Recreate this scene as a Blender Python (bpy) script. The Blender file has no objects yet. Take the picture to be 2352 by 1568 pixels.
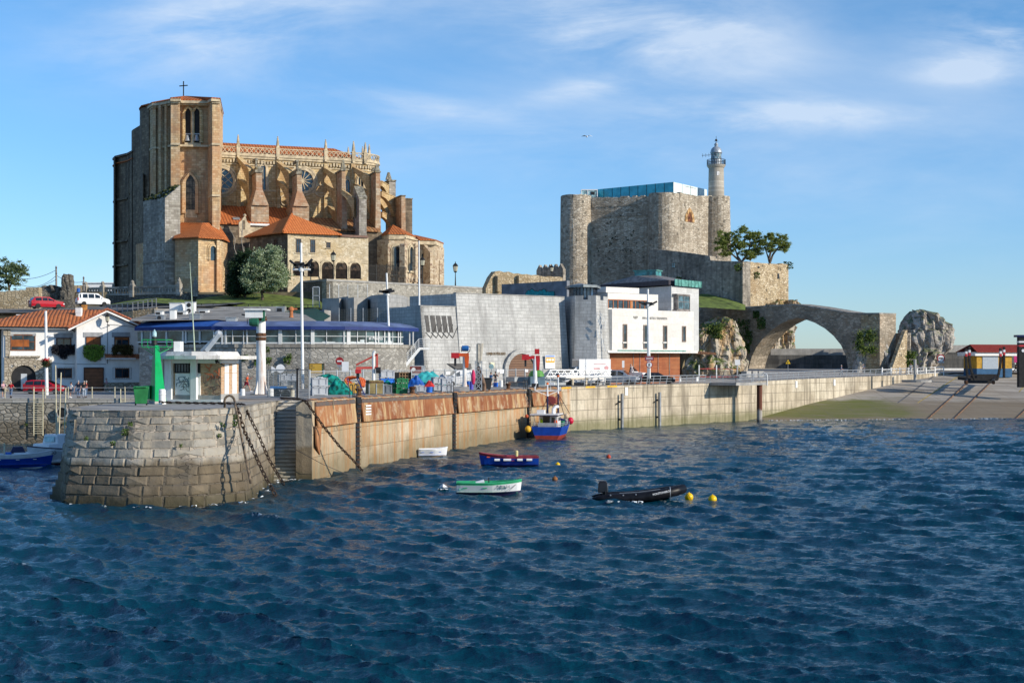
import bpy, math, random
import numpy as np
from mathutils import Vector, Matrix, noise as mn
random.seed(7); RNG=np.random.default_rng(7)
F=3231.0; HC=8.3; VH=830.0          # focal length (photo units), eye height, horizon row
sc=bpy.context.scene; COL=sc.collection
def X(u,Y): return (u-1176.0)/F*Y
def Z(v,Y): return HC-(v-VH)/F*Y
def P(u,v,Y): return Vector((X(u,Y),Y,Z(v,Y)))
def G(u,Y,z): return Vector((X(u,Y),Y,z))
def R(a,b): return random.uniform(a,b)
def lerp(a,b,t): return a+(b-a)*t
# node materials
class NT:
 def __init__(s,tree): s.t=tree; s.n=tree.nodes; s.l=tree.links
 def new(s,k,**kw):
  n=s.n.new('ShaderNode'+k)
  for a,b in kw.items(): setattr(n,a,b)
  return n
 def put(s,sock,val):
  if hasattr(val,'is_linked') or isinstance(val,bpy.types.NodeSocket): s.l.new(val,sock)
  else:
   if isinstance(val,(tuple,list)) and len(val)==3 and sock.type=='RGBA': val=(*val,1)
   sock.default_value=val
 def mix(s,f,a,b,mode='MIX'):
  n=s.new('Mix',data_type='RGBA',blend_type=mode)
  s.put(n.inputs[0],f); s.put(n.inputs[6],a); s.put(n.inputs[7],b); return n.outputs[2]
 def math(s,op,a,b=0.5,c=None,clamp=False):
  n=s.new('Math',operation=op,use_clamp=clamp); s.put(n.inputs[0],a); s.put(n.inputs[1],b)
  if c is not None: s.put(n.inputs[2],c)
  return n.outputs[0]
 def noise(s,vec,scale,detail=4,rough=.55,dist=0,out=0):
  n=s.new('TexNoise'); s.put(n.inputs['Vector'],vec); n.inputs['Scale'].default_value=scale
  n.inputs['Detail'].default_value=detail; n.inputs['Roughness'].default_value=rough; n.inputs['Distortion'].default_value=dist
  return n.outputs[out]
 def ramp(s,f,a,b):
  n=s.new('MapRange',interpolation_type='SMOOTHSTEP'); s.put(n.inputs[0],f); s.put(n.inputs[1],a); s.put(n.inputs[2],b); return n.outputs[0]
 def scl(s,vec,sc_,off=(0,0,0)):
  n=s.new('Mapping'); s.put(n.inputs[0],vec); n.inputs[3].default_value=sc_; n.inputs[1].default_value=off; return n.outputs[0]
 def sep(s,vec):
  n=s.new('SeparateXYZ'); s.put(n.inputs[0],vec); return n.outputs
 def bump(s,h,strength,dist=.05,nrm=None):
  n=s.new('Bump'); s.put(n.inputs['Height'],h); n.inputs['Strength'].default_value=strength; n.inputs['Distance'].default_value=dist
  if nrm: s.put(n.inputs['Normal'],nrm)
  return n.outputs[0]
MATS={}
def newmat(name):
 m=bpy.data.materials.new(name); m.use_nodes=True; t=NT(m.node_tree); t.n.clear()
 o=t.new('OutputMaterial'); b=t.new('BsdfPrincipled'); t.l.new(b.outputs[0],o.inputs[0]); MATS[name]=m
 return m,t,b
def plain(name,col,rough=.65,metal=0,var=.12,scale=2.0,bump=0,bscale=12,spec=.35,streak=0,dirt=None,dirtamt=.3,emit=0):
 if name in MATS: return MATS[name]
 m,t,b=newmat(name); co=t.new('TexCoord').outputs['Object']
 f=t.noise(co,scale,5)
 lo=tuple(max(0,c*(1-var*1.6)) for c in col); hi=tuple(min(1,c*(1+var)) for c in col)
 c=t.mix(t.ramp(f,.3,.7),lo,hi)
 if dirt:
  g=t.noise(t.scl(co,(3,3,.35)),1.1,5,.65)
  c=t.mix(t.math('MULTIPLY',t.ramp(g,.5,.72),dirtamt),c,dirt)
 t.put(b.inputs['Base Color'],c); b.inputs['Roughness'].default_value=rough; b.inputs['Metallic'].default_value=metal
 b.inputs['Specular IOR Level'].default_value=spec
 if emit:
  t.put(b.inputs['Emission Color'],col); b.inputs['Emission Strength'].default_value=emit
 if bump: t.put(b.inputs['Normal'],t.bump(t.noise(co,bscale,4),bump,.03))
 return m
def glassm(name,col=(.015,.03,.045),rough=.06,spec=.6,var=.5,scale=1.2):
 m,t,b=newmat(name); co=t.new('TexCoord').outputs['Object']
 f=t.noise(co,scale,3)
 t.put(b.inputs['Base Color'],t.mix(t.ramp(f,.35,.7),tuple(c*(1-var) for c in col),tuple(min(1,c*(1+2*var)) for c in col)))
 b.inputs['Roughness'].default_value=rough; b.inputs['Specular IOR Level'].default_value=spec
 t.put(b.inputs['Normal'],t.bump(t.noise(co,.6,2),.08,.05))
 return m
def stone(name,kind,cols,mortar,sw,sh,ms=.03,bump=.5,stain=None,stamt=.5,stsc=.12,streak=None,stramt=.4,tide=None,rough=.85,warp=.12,pit=0,patch=None,ptamt=.5,rnd=False,bdist=.06):
 """kind 'brick' (coursed) or 'rubble'; sw,sh stone size in metres; tide=(z,colour,soft)"""
 m,t,b=newmat(name)
 uv=t.new('UVMap').outputs[0]; pos=t.new('NewGeometry').outputs['Position']
 d=t.noise(uv,1.6,3,out=1)
 w=t.new('VectorMath',operation='MULTIPLY_ADD'); t.put(w.inputs[0],d); w.inputs[1].default_value=(warp,warp,0); t.put(w.inputs[2],uv); wv=w.outputs[0]
 if kind=='brick':
  n=t.new('TexBrick'); t.put(n.inputs['Vector'],wv); n.inputs['Scale'].default_value=1
  n.inputs['Brick Width'].default_value=sw; n.inputs['Row Height'].default_value=sh; n.inputs['Mortar Size'].default_value=ms
  n.inputs['Mortar Smooth'].default_value=.3
  n.inputs['Color1'].default_value=(0,0,0,1); n.inputs['Color2'].default_value=(1,1,1,1); n.inputs['Mortar'].default_value=(.5,.5,.5,1)
  rv=n.outputs[0]; mf=n.outputs[1]
 else:
  sv=t.scl(wv,(1/sw,1/sh,1))
  n=t.new('TexVoronoi',voronoi_dimensions='2D'); t.put(n.inputs['Vector'],sv); n.inputs['Scale'].default_value=1
  rv=t.sep(n.outputs['Color'])[0]
  n2=t.new('TexVoronoi',voronoi_dimensions='2D',feature='DISTANCE_TO_EDGE'); t.put(n2.inputs['Vector'],sv); n2.inputs['Scale'].default_value=1
  mf=t.math('SUBTRACT',1.0,t.ramp(n2.outputs['Distance'],ms*.4,ms*2.2))
 if rnd: rv=t.new('Attribute',attribute_name='rnd').outputs['Fac'];
 f1=t.ramp(rv,0.0,.55); f2=t.ramp(rv,.5,1.0)
 c=t.mix(f2,t.mix(f1,cols[0],cols[1]),cols[2])
 fine=t.noise(pos,3.2,6,.65)
 c=t.mix(.55,c,t.mix(fine,(.45,.45,.45),(1.5,1.5,1.5)),'MULTIPLY')
 if not rnd: c=t.mix(mf,c,mortar)
 else: mf=t.math('MULTIPLY',fine,0.0)
 if patch:
  c=t.mix(t.math('MULTIPLY',t.ramp(t.noise(pos,stsc*2.3,4,.6),.5,.68),ptamt),c,patch)
 if stain:
  c=t.mix(t.math('MULTIPLY',t.ramp(t.noise(pos,stsc,6,.62),.42,.66),stamt),c,stain)
 if streak:
  c=t.mix(t.math('MULTIPLY',t.ramp(t.noise(t.scl(pos,(1.3,1.3,.11)),1.0,6,.65),.44,.66),stramt),c,streak)
 if pit:
  pn=t.new('TexVoronoi'); t.put(pn.inputs['Vector'],pos); pn.inputs['Scale'].default_value=.55; pn.inputs['Randomness'].default_value=1
  c=t.mix(t.math('MULTIPLY',t.math('SUBTRACT',1.0,t.ramp(pn.outputs['Distance'],.1,.26)),pit),c,(.03,.035,.03))
 for td in ([tide] if tide and not isinstance(tide,list) else tide or []):
  z=t.math('ADD',t.sep(pos)[2],t.math('MULTIPLY',t.noise(pos,.9,5),1.2))
  c=t.mix(t.ramp(z,td[0]+.6+td[2],td[0]+.6-td[2]),c,t.mix(td[3],td[1],c))
 t.put(b.inputs['Base Color'],c); b.inputs['Roughness'].default_value=rough; b.inputs['Specular IOR Level'].default_value=.2
 h=t.math('ADD',t.math('MULTIPLY',t.math('SUBTRACT',1.0,mf),.7),t.math('MULTIPLY',fine,.8))
 h=t.math('ADD',h,t.math('MULTIPLY',rv,.5))
 t.put(b.inputs['Normal'],t.bump(h,bump,bdist))
 return m
def tiles(name,c1,c2,dark,pw=.24,ph=.38,bump=.8):
 m,t,b=newmat(name); uv=t.new('UVMap').outputs[0]; pos=t.new('NewGeometry').outputs['Position']
 s=t.sep(uv)
 w=t.math('ABSOLUTE',t.math('SINE',t.math('MULTIPLY',s[0],math.pi/pw)))
 r=t.math('FRACT',t.math('DIVIDE',s[1],ph))
 n=t.noise(pos,1.1,5,.6); n2=t.noise(t.scl(uv,(1/pw,1/ph,1)),1.0,1)
 c=t.mix(t.ramp(n2,.3,.7),c1,c2); c=t.mix(t.math('MULTIPLY',t.ramp(n,.5,.75),.45),c,dark)
 c=t.mix(t.math('MULTIPLY',t.ramp(w,.55,.05),.85),c,dark)
 c=t.mix(t.math('MULTIPLY',t.ramp(r,.2,.0),.45),c,dark)
 t.put(b.inputs['Base Color'],c); b.inputs['Roughness'].default_value=.8; b.inputs['Specular IOR Level'].default_value=.2
 t.put(b.inputs['Normal'],t.bump(t.math('ADD',w,t.math('MULTIPLY',r,.35)),bump,.07))
 return m
def meshm(name,col,step=.12,wire=.2):
 """welded wire mesh: open between the wires"""
 m=bpy.data.materials.new(name); m.use_nodes=True; t=NT(m.node_tree); t.n.clear(); MATS[name]=m
 o=t.new('OutputMaterial'); b=t.new('BsdfPrincipled'); tr=t.new('BsdfTransparent'); mx=t.new('MixShader')
 uv=t.sep(t.new('UVMap').outputs[0])
 a=t.math('LESS_THAN',t.math('FRACT',t.math('DIVIDE',uv[0],step)),wire); c=t.math('LESS_THAN',t.math('FRACT',t.math('DIVIDE',uv[1],step)),wire)
 t.put(mx.inputs[0],t.math('MAXIMUM',a,c)); t.l.new(tr.outputs[0],mx.inputs[1]); t.l.new(b.outputs[0],mx.inputs[2]); t.l.new(mx.outputs[0],o.inputs[0])
 b.inputs['Base Color'].default_value=(*col,1); b.inputs['Metallic'].default_value=.4; b.inputs['Roughness'].default_value=.5
 return m
# objects
def tag(o,label=None,cat=None,group=None,kind=None):
 if label: o['label']=label
 if cat: o['category']=cat
 if group: o['group']=group
 if kind: o['kind']=kind
 return o
def thing(name,label,cat,loc=(0,0,0),rz=0,group=None):
 o=bpy.data.objects.new(name,None); COL.objects.link(o); o.location=loc; o.rotation_euler=(0,0,rz); o.empty_display_size=.2
 return tag(o,label,cat,group)
def copy_tree(o,parent=None):
 c=o.copy(); COL.objects.link(c); c.parent=parent
 for ch in list(o.children): copy_tree(ch,c)
 return c
def clone(src,loc,rz,label,group=None,scale=None):
 c=copy_tree(src); c.location=loc; c.rotation_euler=(0,0,rz)
 if label: c['label']=label
 if group: c['group']=group
 if scale: c.scale=scale if isinstance(scale,(tuple,list)) else (scale,)*3
 return c
def rot2(x,y,a): return (x*math.cos(a)-y*math.sin(a), x*math.sin(a)+y*math.cos(a))
class MB:
 def __init__(s): s.v=[]; s.f=[]; s.m=[]; s.r=[]
 def add(s,vs,fs,mi=0,r=0):
  o=len(s.v); s.v.extend(tuple(p) for p in vs); s.f.extend(tuple(i+o for i in f) for f in fs); s.m.extend([mi]*len(fs)); s.r.extend([r]*len(fs))
 def box(s,c,d,rz=0,mi=0,tx=1,ty=1):
  """c = centre of the base, d = size, tx/ty = taper of the top"""
  a,b,h=d[0]/2,d[1]/2,d[2]; vs=[]
  for z,kx,ky in((0,1,1),(h,tx,ty)):
   for x,y in((-a,-b),(a,-b),(a,b),(-a,b)):
    q=rot2(x*kx,y*ky,rz); vs.append((c[0]+q[0],c[1]+q[1],c[2]+z))
  s.add(vs,[(3,2,1,0),(4,5,6,7),(0,1,5,4),(1,2,6,5),(2,3,7,6),(3,0,4,7)],mi)
 def prism(s,poly,z0,z1,mi=0,inset=None):
  n=len(poly); z0=z0 if isinstance(z0,(list,tuple)) else [z0]*n; z1=z1 if isinstance(z1,(list,tuple)) else [z1]*n
  top=inset or poly
  vs=[(p[0],p[1],z) for p,z in zip(poly,z0)]+[(p[0],p[1],z) for p,z in zip(top,z1)]
  s.add(vs,[tuple(range(n-1,-1,-1)),tuple(range(n,2*n))]+[(i,(i+1)%n,n+(i+1)%n,n+i) for i in range(n)],mi)
 def slab(s,pts,vec,mi=0):
  n=len(pts); vec=Vector(vec); vs=[Vector(p) for p in pts]; vs+= [p+vec for p in vs]
  s.add(vs,[tuple(range(n-1,-1,-1)),tuple(range(n,2*n))]+[(i,(i+1)%n,n+(i+1)%n,n+i) for i in range(n)],mi)
 def poly(s,pts,mi=0): s.add(pts,[tuple(range(len(pts)))],mi)
 def bar(s,p,q,w,h=None,mi=0,up=(0,0,1)):
  h=h or w; p=Vector(p); q=Vector(q); d=(q-p)
  if d.length<1e-6: return
  d.normalize(); u=Vector(up)
  if abs(d.dot(u))>.98: u=Vector((0,1,0))
  a=d.cross(u).normalized()*w/2; b=a.cross(d).normalized()*h/2
  vs=[p-a-b,p+a-b,p+a+b,p-a+b,q-a-b,q+a-b,q+a+b,q-a+b]
  s.add(vs,[(0,3,2,1),(4,5,6,7),(0,1,5,4),(1,2,6,5),(2,3,7,6),(3,0,4,7)],mi)
 def tube(s,pts,r,n=6,mi=0,r1=None,caps=True):
  pts=[Vector(p) for p in pts]; k=len(pts); vs=[]; rr=r if isinstance(r,(list,tuple)) else [lerp(r,r if r1 is None else r1,i/(k-1)) for i in range(k)]
  prev=None
  for i,p in enumerate(pts):
   d=(pts[min(i+1,k-1)]-pts[max(i-1,0)]).normalized()
   if prev is None:
    u=Vector((0,0,1)) if abs(d.z)<.9 else Vector((1,0,0)); a=d.cross(u).normalized()
   else: a=(prev-d*prev.dot(d)).normalized()
   prev=a; b=d.cross(a)
   for j in range(n):
    t=2*math.pi*j/n; vs.append(p+(a*math.cos(t)+b*math.sin(t))*rr[i])
  fs=[(i*n+j,i*n+(j+1)%n,(i+1)*n+(j+1)%n,(i+1)*n+j) for i in range(k-1) for j in range(n)]
  if caps: fs+=[tuple(range(n-1,-1,-1)),tuple(range((k-1)*n,k*n))]
  s.add(vs,fs,mi)
 def lathe(s,c,prof,n=16,mi=0,a0=0,a1=2*math.pi,axis='z'):
  full=abs(a1-a0-2*math.pi)<1e-6; m=n if full else n+1; vs=[]
  for r,z in prof:
   for j in range(m):
    t=a0+(a1-a0)*j/n
    if axis=='z': vs.append((c[0]+r*math.cos(t),c[1]+r*math.sin(t),c[2]+z))
    elif axis=='y': vs.append((c[0]+r*math.cos(t),c[1]+z,c[2]+r*math.sin(t)))
    else: vs.append((c[0]+z,c[1]+r*math.cos(t),c[2]+r*math.sin(t)))
  fs=[(i*m+j,i*m+(j+1)%m,(i+1)*m+(j+1)%m,(i+1)*m+j) for i in range(len(prof)-1) for j in range(m if full else m-1)]
  if full: fs+=[tuple(range(m-1,-1,-1)),tuple(range((len(prof)-1)*m,len(prof)*m))]
  s.add(vs,fs,mi)
 def ball(s,c,r,n=12,mi=0,sq=(1,1,1)):
  k=max(4,n//2); vs=[]; fs=[]
  for i in range(k+1):
   a=math.pi*i/k
   for j in range(n):
    t=2*math.pi*j/n; vs.append((c[0]+r*sq[0]*math.sin(a)*math.cos(t),c[1]+r*sq[1]*math.sin(a)*math.sin(t),c[2]-r*sq[2]*math.cos(a)))
  fs=[(i*n+j,i*n+(j+1)%n,(i+1)*n+(j+1)%n,(i+1)*n+j) for i in range(k) for j in range(n)]
  s.add(vs,fs,mi)
 def build(s,name,mats,parent=None,smooth=False,world=True,rnd=False,clean=True,bevel=0,split=False):
  if split: return s.pieces(name,mats,parent,world)
  me=bpy.data.meshes.new(name)
  vs=s.v
  if parent and world:
   q=parent
   off=Vector((0,0,0)); o=parent
   while o: off+=Vector(o.location); o=o.parent
   vs=[(p[0]-off.x,p[1]-off.y,p[2]-off.z) for p in s.v]
  me.from_pydata(vs,[],s.f); me.update()
  if not isinstance(mats,(list,tuple)): mats=[mats]
  for m in mats: me.materials.append(m)
  if len(mats)>1: me.polygons.foreach_set('material_index',s.m)
  if clean:
   import bmesh
   bm=bmesh.new(); bm.from_mesh(me); bmesh.ops.recalc_face_normals(bm,faces=bm.faces); bm.to_mesh(me); bm.free()
  if rnd:
   at=me.attributes.new('rnd','FLOAT','FACE'); at.data.foreach_set('value',s.r)
  boxuv(me)
  if smooth: me.polygons.foreach_set('use_smooth',[True]*len(me.polygons))
  me.update()
  o=bpy.data.objects.new(name,me); COL.objects.link(o)
  if bevel:
   b=o.modifiers.new('edge','BEVEL'); b.width=bevel; b.segments=2; b.limit_method='ANGLE'
  if parent: o.parent=parent
  return o
def pieces(s,name,mats,parent,world):
 par=list(range(len(s.v)))
 def find(a):
  while par[a]!=a: par[a]=par[par[a]]; a=par[a]
  return a
 for f in s.f:
  for i in f[1:]: par[find(i)]=find(f[0])
 groups={}
 for f in s.f: groups.setdefault(find(f[0]),[]).append(f)
 o=None
 for fs in groups.values():
  ids=sorted({i for f in fs for i in f}); mp={q:k for k,q in enumerate(ids)}; m=MB(); m.add([s.v[i] for i in ids],[tuple(mp[i] for i in f) for f in fs]); o=m.build(name,mats,parent,world=world)
 return o
MB.pieces=pieces
def boxuv(me):
 n=len(me.polygons); L=len(me.loops)
 if not n: return
 nr=np.empty(n*3,np.float32); me.polygons.foreach_get('normal',nr); nr=nr.reshape(-1,3)
 tot=np.empty(n,np.int32); me.polygons.foreach_get('loop_total',tot)
 vi=np.empty(L,np.int32); me.loops.foreach_get('vertex_index',vi)
 co=np.empty(len(me.vertices)*3,np.float32); me.vertices.foreach_get('co',co); co=co.reshape(-1,3)
 t=np.stack([-nr[:,1],nr[:,0],np.zeros(n)],1); ln=np.linalg.norm(t,axis=1); flat=ln<.12
 t[flat]=(1,0,0); ln[flat]=1; t/=ln[:,None]; b=np.cross(nr,t); b[flat]=(0,1,0)
 fi=np.repeat(np.arange(n),tot); p=co[vi]
 uv=np.stack([(p*t[fi]).sum(1),(p*b[fi]).sum(1)],1).astype(np.float32)
 l=me.uv_layers.new(name='UVMap'); l.data.foreach_set('uv',uv.ravel())
def single(name,mb,mats,label,cat,group=None,kind=None,**kw):
 return tag(mb.build(name,mats,**kw),label,cat,group,kind)
class Fr:
 def __init__(s,uL,YL,uR,YR):
  s.o=Vector((X(uL,YL),YL)); e=Vector((X(uR,YR),YR))-s.o; s.len=e.length; s.ex=e.normalized(); s.en=Vector((s.ex.y,-s.ex.x))
 def s(s,u,t=0):
  k=(u-1176.0)/F; o=s.o+s.en*t
  return (k*o.y-o.x)/(s.ex.x-k*s.ex.y)
 def xy(s,sv,t=0):
  q=s.o+s.ex*sv+s.en*t; return (q.x,q.y)
 def at(s,u,t=0): return s.xy(s.s(u,t),t)
 def z(s,v,u,t=0): return Z(v,s.at(u,t)[1])
 def P(s,u,v,t=0):
  q=s.at(u,t); return Vector((q[0],q[1],Z(v,q[1])))
 def pt(s,sv,t,z): q=s.xy(sv,t); return Vector((q[0],q[1],z))
 @property
 def rz(s): return math.atan2(s.ex.y,s.ex.x)
 @property
 def n3(s): return Vector((s.en.x,s.en.y,0))
 def box(s,mb,u0,u1,v0,v1,t0=0,t1=.1,mi=0):
  um=(u0+u1)/2; za=s.z(v0,um,t1); zb=s.z(v1,um,t1); sa=s.s(u0,t1); sb=s.s(u1,t1)
  mb.prism([s.xy(sa,t1),s.xy(sb,t1),s.xy(sb,t0),s.xy(sa,t0)],min(za,zb),max(za,zb),mi)
 def boxz(s,mb,u0,u1,za,zb,t0=0,t1=.1,mi=0):
  sa=s.s(u0,t1); sb=s.s(u1,t1); mb.prism([s.xy(sa,t1),s.xy(sb,t1),s.xy(sb,t0),s.xy(sa,t0)],min(za,zb),max(za,zb),mi)
 def archpts(s,u0,u1,v0,v1,t,pointed=False,n=8,grow=0):
  um=(u0+u1)/2; zt=s.z(v0,um,t)+grow; zb=s.z(v1,um,t); sa=s.s(u0,t)-grow; sb=s.s(u1,t)+grow; w=sb-sa; mid=(sa+sb)/2
  pts=[s.pt(sb,t,zb)]; rise=min(w*(.85 if pointed else .5),(zt-zb)*.8)
  for i in range(n+1):
   a=math.pi*i/n; x=math.cos(a); y=math.sin(a)
   if pointed: y=(1-abs(x))**.55 if abs(x)<1 else 0
   pts.append(s.pt(mid+w/2*x,t,zt-rise+rise*y))
  pts.append(s.pt(sa,t,zb)); return pts
 def arch(s,mb,u0,u1,v0,v1,t0=.02,pointed=False,mi=0,depth=.04):
  mb.slab(s.archpts(u0,u1,v0,v1,t0,pointed),s.n3*depth,mi)
 def archring(s,mb,u0,u1,v0,v1,t0=0,t1=.25,w=.3,pointed=False,mi=0):
  a=s.archpts(u0,u1,v0,v1,t0,pointed,10,0); b=s.archpts(u0,u1,v0,v1,t0,pointed,10,w)
  d=s.n3*(t1-t0)
  for i in range(len(a)-1): mb.slab([a[i],a[i+1],b[i+1],b[i]],d,mi)
 def window(s,parent,u0,u1,v0,v1,fm,gm,fw=.09,name='window',t=0,bars=1,cross=True):
  """frame (with bars) as the window part, pane as its sub-part"""
  f=MB(); um=(u0+u1)/2; za=s.z(v0,um,t); zb=s.z(v1,um,t); sa=s.s(u0,t); sb=s.s(u1,t)
  def bx(a,b,c,d,t1): f.prism([s.xy(a,t+t1),s.xy(b,t+t1),s.xy(b,t),s.xy(a,t)],c,d)
  bx(sa,sa+fw,zb,za,.09); bx(sb-fw,sb,zb,za,.09); bx(sa+fw,sb-fw,za-fw,za,.09); bx(sa+fw,sb-fw,zb,zb+fw,.09)
  for i in range(bars):
   q=sa+(sb-sa)*(i+1)/(bars+1); bx(q-fw*.35,q+fw*.35,zb+fw,za-fw,.07)
  if cross: q=lerp(zb,za,.55); bx(sa+fw,sb-fw,q-fw*.3,q+fw*.3,.06)
  o=f.build(name,fm,parent)
  g=MB(); g.prism([s.xy(sa+fw*.5,t+.03),s.xy(sb-fw*.5,t+.03),s.xy(sb-fw*.5,t),s.xy(sa+fw*.5,t)],zb+fw*.5,za-fw*.5);
  po=g.build('pane',gm,parent); po.parent=o
  return o
def text(body,loc,rx,rz,width,mat,parent,ext=.015,name='lettering',sy=1):
 """raised letters as a mesh, scaled to the given width in metres"""
 c=bpy.data.curves.new(name,'FONT'); c.body=body; c.size=1; c.extrude=ext; c.align_x='CENTER'; c.align_y='CENTER'
 tmp=bpy.data.objects.new(name,c); COL.objects.link(tmp); bpy.context.view_layer.update()
 me=bpy.data.meshes.new_from_object(tmp.evaluated_get(bpy.context.evaluated_depsgraph_get())); bpy.data.objects.remove(tmp)
 me.materials.clear(); me.materials.append(mat); o=bpy.data.objects.new(name,me); COL.objects.link(o)
 w=max(v.co.x for v in me.vertices)-min(v.co.x for v in me.vertices); k=width/w
 off=Vector((0,0,0)); q=parent
 while q: off+=Vector(q.location); q=q.parent
 o.location=Vector(loc)-off; o.rotation_euler=(rx,0,rz); o.scale=(k,k*sy,1); o.parent=parent
 return o
# camera, light, sky
cam=bpy.data.cameras.new('camera'); co=bpy.data.objects.new('camera',cam); COL.objects.link(co); sc.camera=co
co.location=(0,0,HC); co.rotation_euler=(math.pi/2,0,0)
cam.sensor_width=36; cam.lens=36*F/2352; cam.shift_y=(VH-784)/2352; cam.clip_end=20000; cam.clip_start=.5
AZ,EL=math.radians(64),math.radians(22)
SUN=Vector((math.sin(AZ)*math.cos(EL),-math.cos(AZ)*math.cos(EL),math.sin(EL)))
sl=bpy.data.lights.new('sun','SUN'); sl.energy=4.4; sl.angle=math.radians(.53); sl.color=(1,.90,.75)
so=bpy.data.objects.new('sun',sl); COL.objects.link(so); so.rotation_euler=(-SUN).to_track_quat('-Z','Y').to_euler(); so.location=SUN*300
sc.view_settings.view_transform='Standard'; sc.view_settings.look='None'; sc.view_settings.gamma=1; sc.view_settings.use_curve_mapping=False
sc.view_settings.exposure=0.18
sc.cycles.max_bounces=5; sc.cycles.diffuse_bounces=2; sc.cycles.glossy_bounces=3; sc.cycles.transparent_max_bounces=12; sc.cycles.use_denoising=True
w=bpy.data.worlds.new('World'); sc.world=w; w.use_nodes=True; t=NT(w.node_tree); t.n.clear()
out=t.new('OutputWorld'); bg=t.new('Background'); t.l.new(bg.outputs[0],out.inputs[0])
sky=t.new('TexSky',sky_type='NISHITA'); sky.sun_disc=False; sky.sun_elevation=EL; sky.sun_rotation=math.pi-AZ
sky.air_density=1.0; sky.dust_density=.15; sky.ozone_density=3.0; sky.altitude=0
d=t.new('TexCoord').outputs['Generated']; ds=t.sep(d)
hs=t.new('HueSaturation'); t.put(hs.inputs['Color'],sky.outputs[0]); hs.inputs['Saturation'].default_value=1.0
tz=t.math('DIVIDE',ds[2],t.math('MAXIMUM',ds[1],.05)); tx=t.math('DIVIDE',ds[0],t.math('MAXIMUM',ds[1],.05))
skyc=t.mix(t.ramp(ds[2],-.02,.30),(.56,.73,1.02),(.50,.80,1.0))
skyc=t.mix(1.0,hs.outputs[0],skyc,'MULTIPLY')
def cloud(u,v,su,sv,tilt,amt):
 a=t.math('SUBTRACT',tx,(u-1176)/F); b=t.math('SUBTRACT',tz,(VH-v)/F)
 c,s_=math.cos(tilt),math.sin(tilt)
 p=t.math('ADD',t.math('MULTIPLY',a,c),t.math('MULTIPLY',b,s_)); q=t.math('SUBTRACT',t.math('MULTIPLY',b,c),t.math('MULTIPLY',a,s_))
 r=t.math('ADD',t.math('POWER',t.math('DIVIDE',p,su/F),2.0),t.math('POWER',t.math('DIVIDE',q,sv/F),2.0))
 return t.math('MULTIPLY',t.math('EXPONENT',t.math('MULTIPLY',r,-1.0)),amt)
m=None
for a in ((1480,70,330,105,-.12,.75),(1790,265,300,34,-.02,.65),(2290,95,170,85,.1,.72),(2200,170,110,30,0,.4),(470,90,330,110,.1,.42),(980,245,200,26,-.15,.42),(1330,205,120,25,.2,.4),(620,10,330,60,.1,.35),(1050,330,400,90,0,.22),(1800,380,500,120,0,.15)):
 c=cloud(*a); m=c if m is None else t.math('ADD',m,c)
vec=t.new('CombineXYZ'); t.put(vec.inputs[0],tx); t.put(vec.inputs[1],tz)
nz=t.noise(t.scl(vec.outputs[0],(5,15,1),(.3,0,0)),1.0,9,.6,.6)
nf=t.noise(t.scl(vec.outputs[0],(16,60,1)),1.0,8,.62,.4)
cl=t.math('MULTIPLY',m,t.math('ADD',t.math('MULTIPLY',t.ramp(nz,.28,.72),1.0),t.math('MULTIPLY',t.ramp(nf,.4,.8),.4)))
cl=t.math('ADD',t.math('MULTIPLY',cl,1.25),t.math('MULTIPLY',t.ramp(t.noise(t.scl(vec.outputs[0],(2.2,6,1),(1.7,.4,0)),1.0,7,.58,.5),.42,.75),.28))
cl=t.math('MINIMUM',cl,.68)
full=t.mix(cl,skyc,(4.5,5.1,5.9))
t.put(bg.inputs[0],full); bg.inputs[1].default_value=.15
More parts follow.
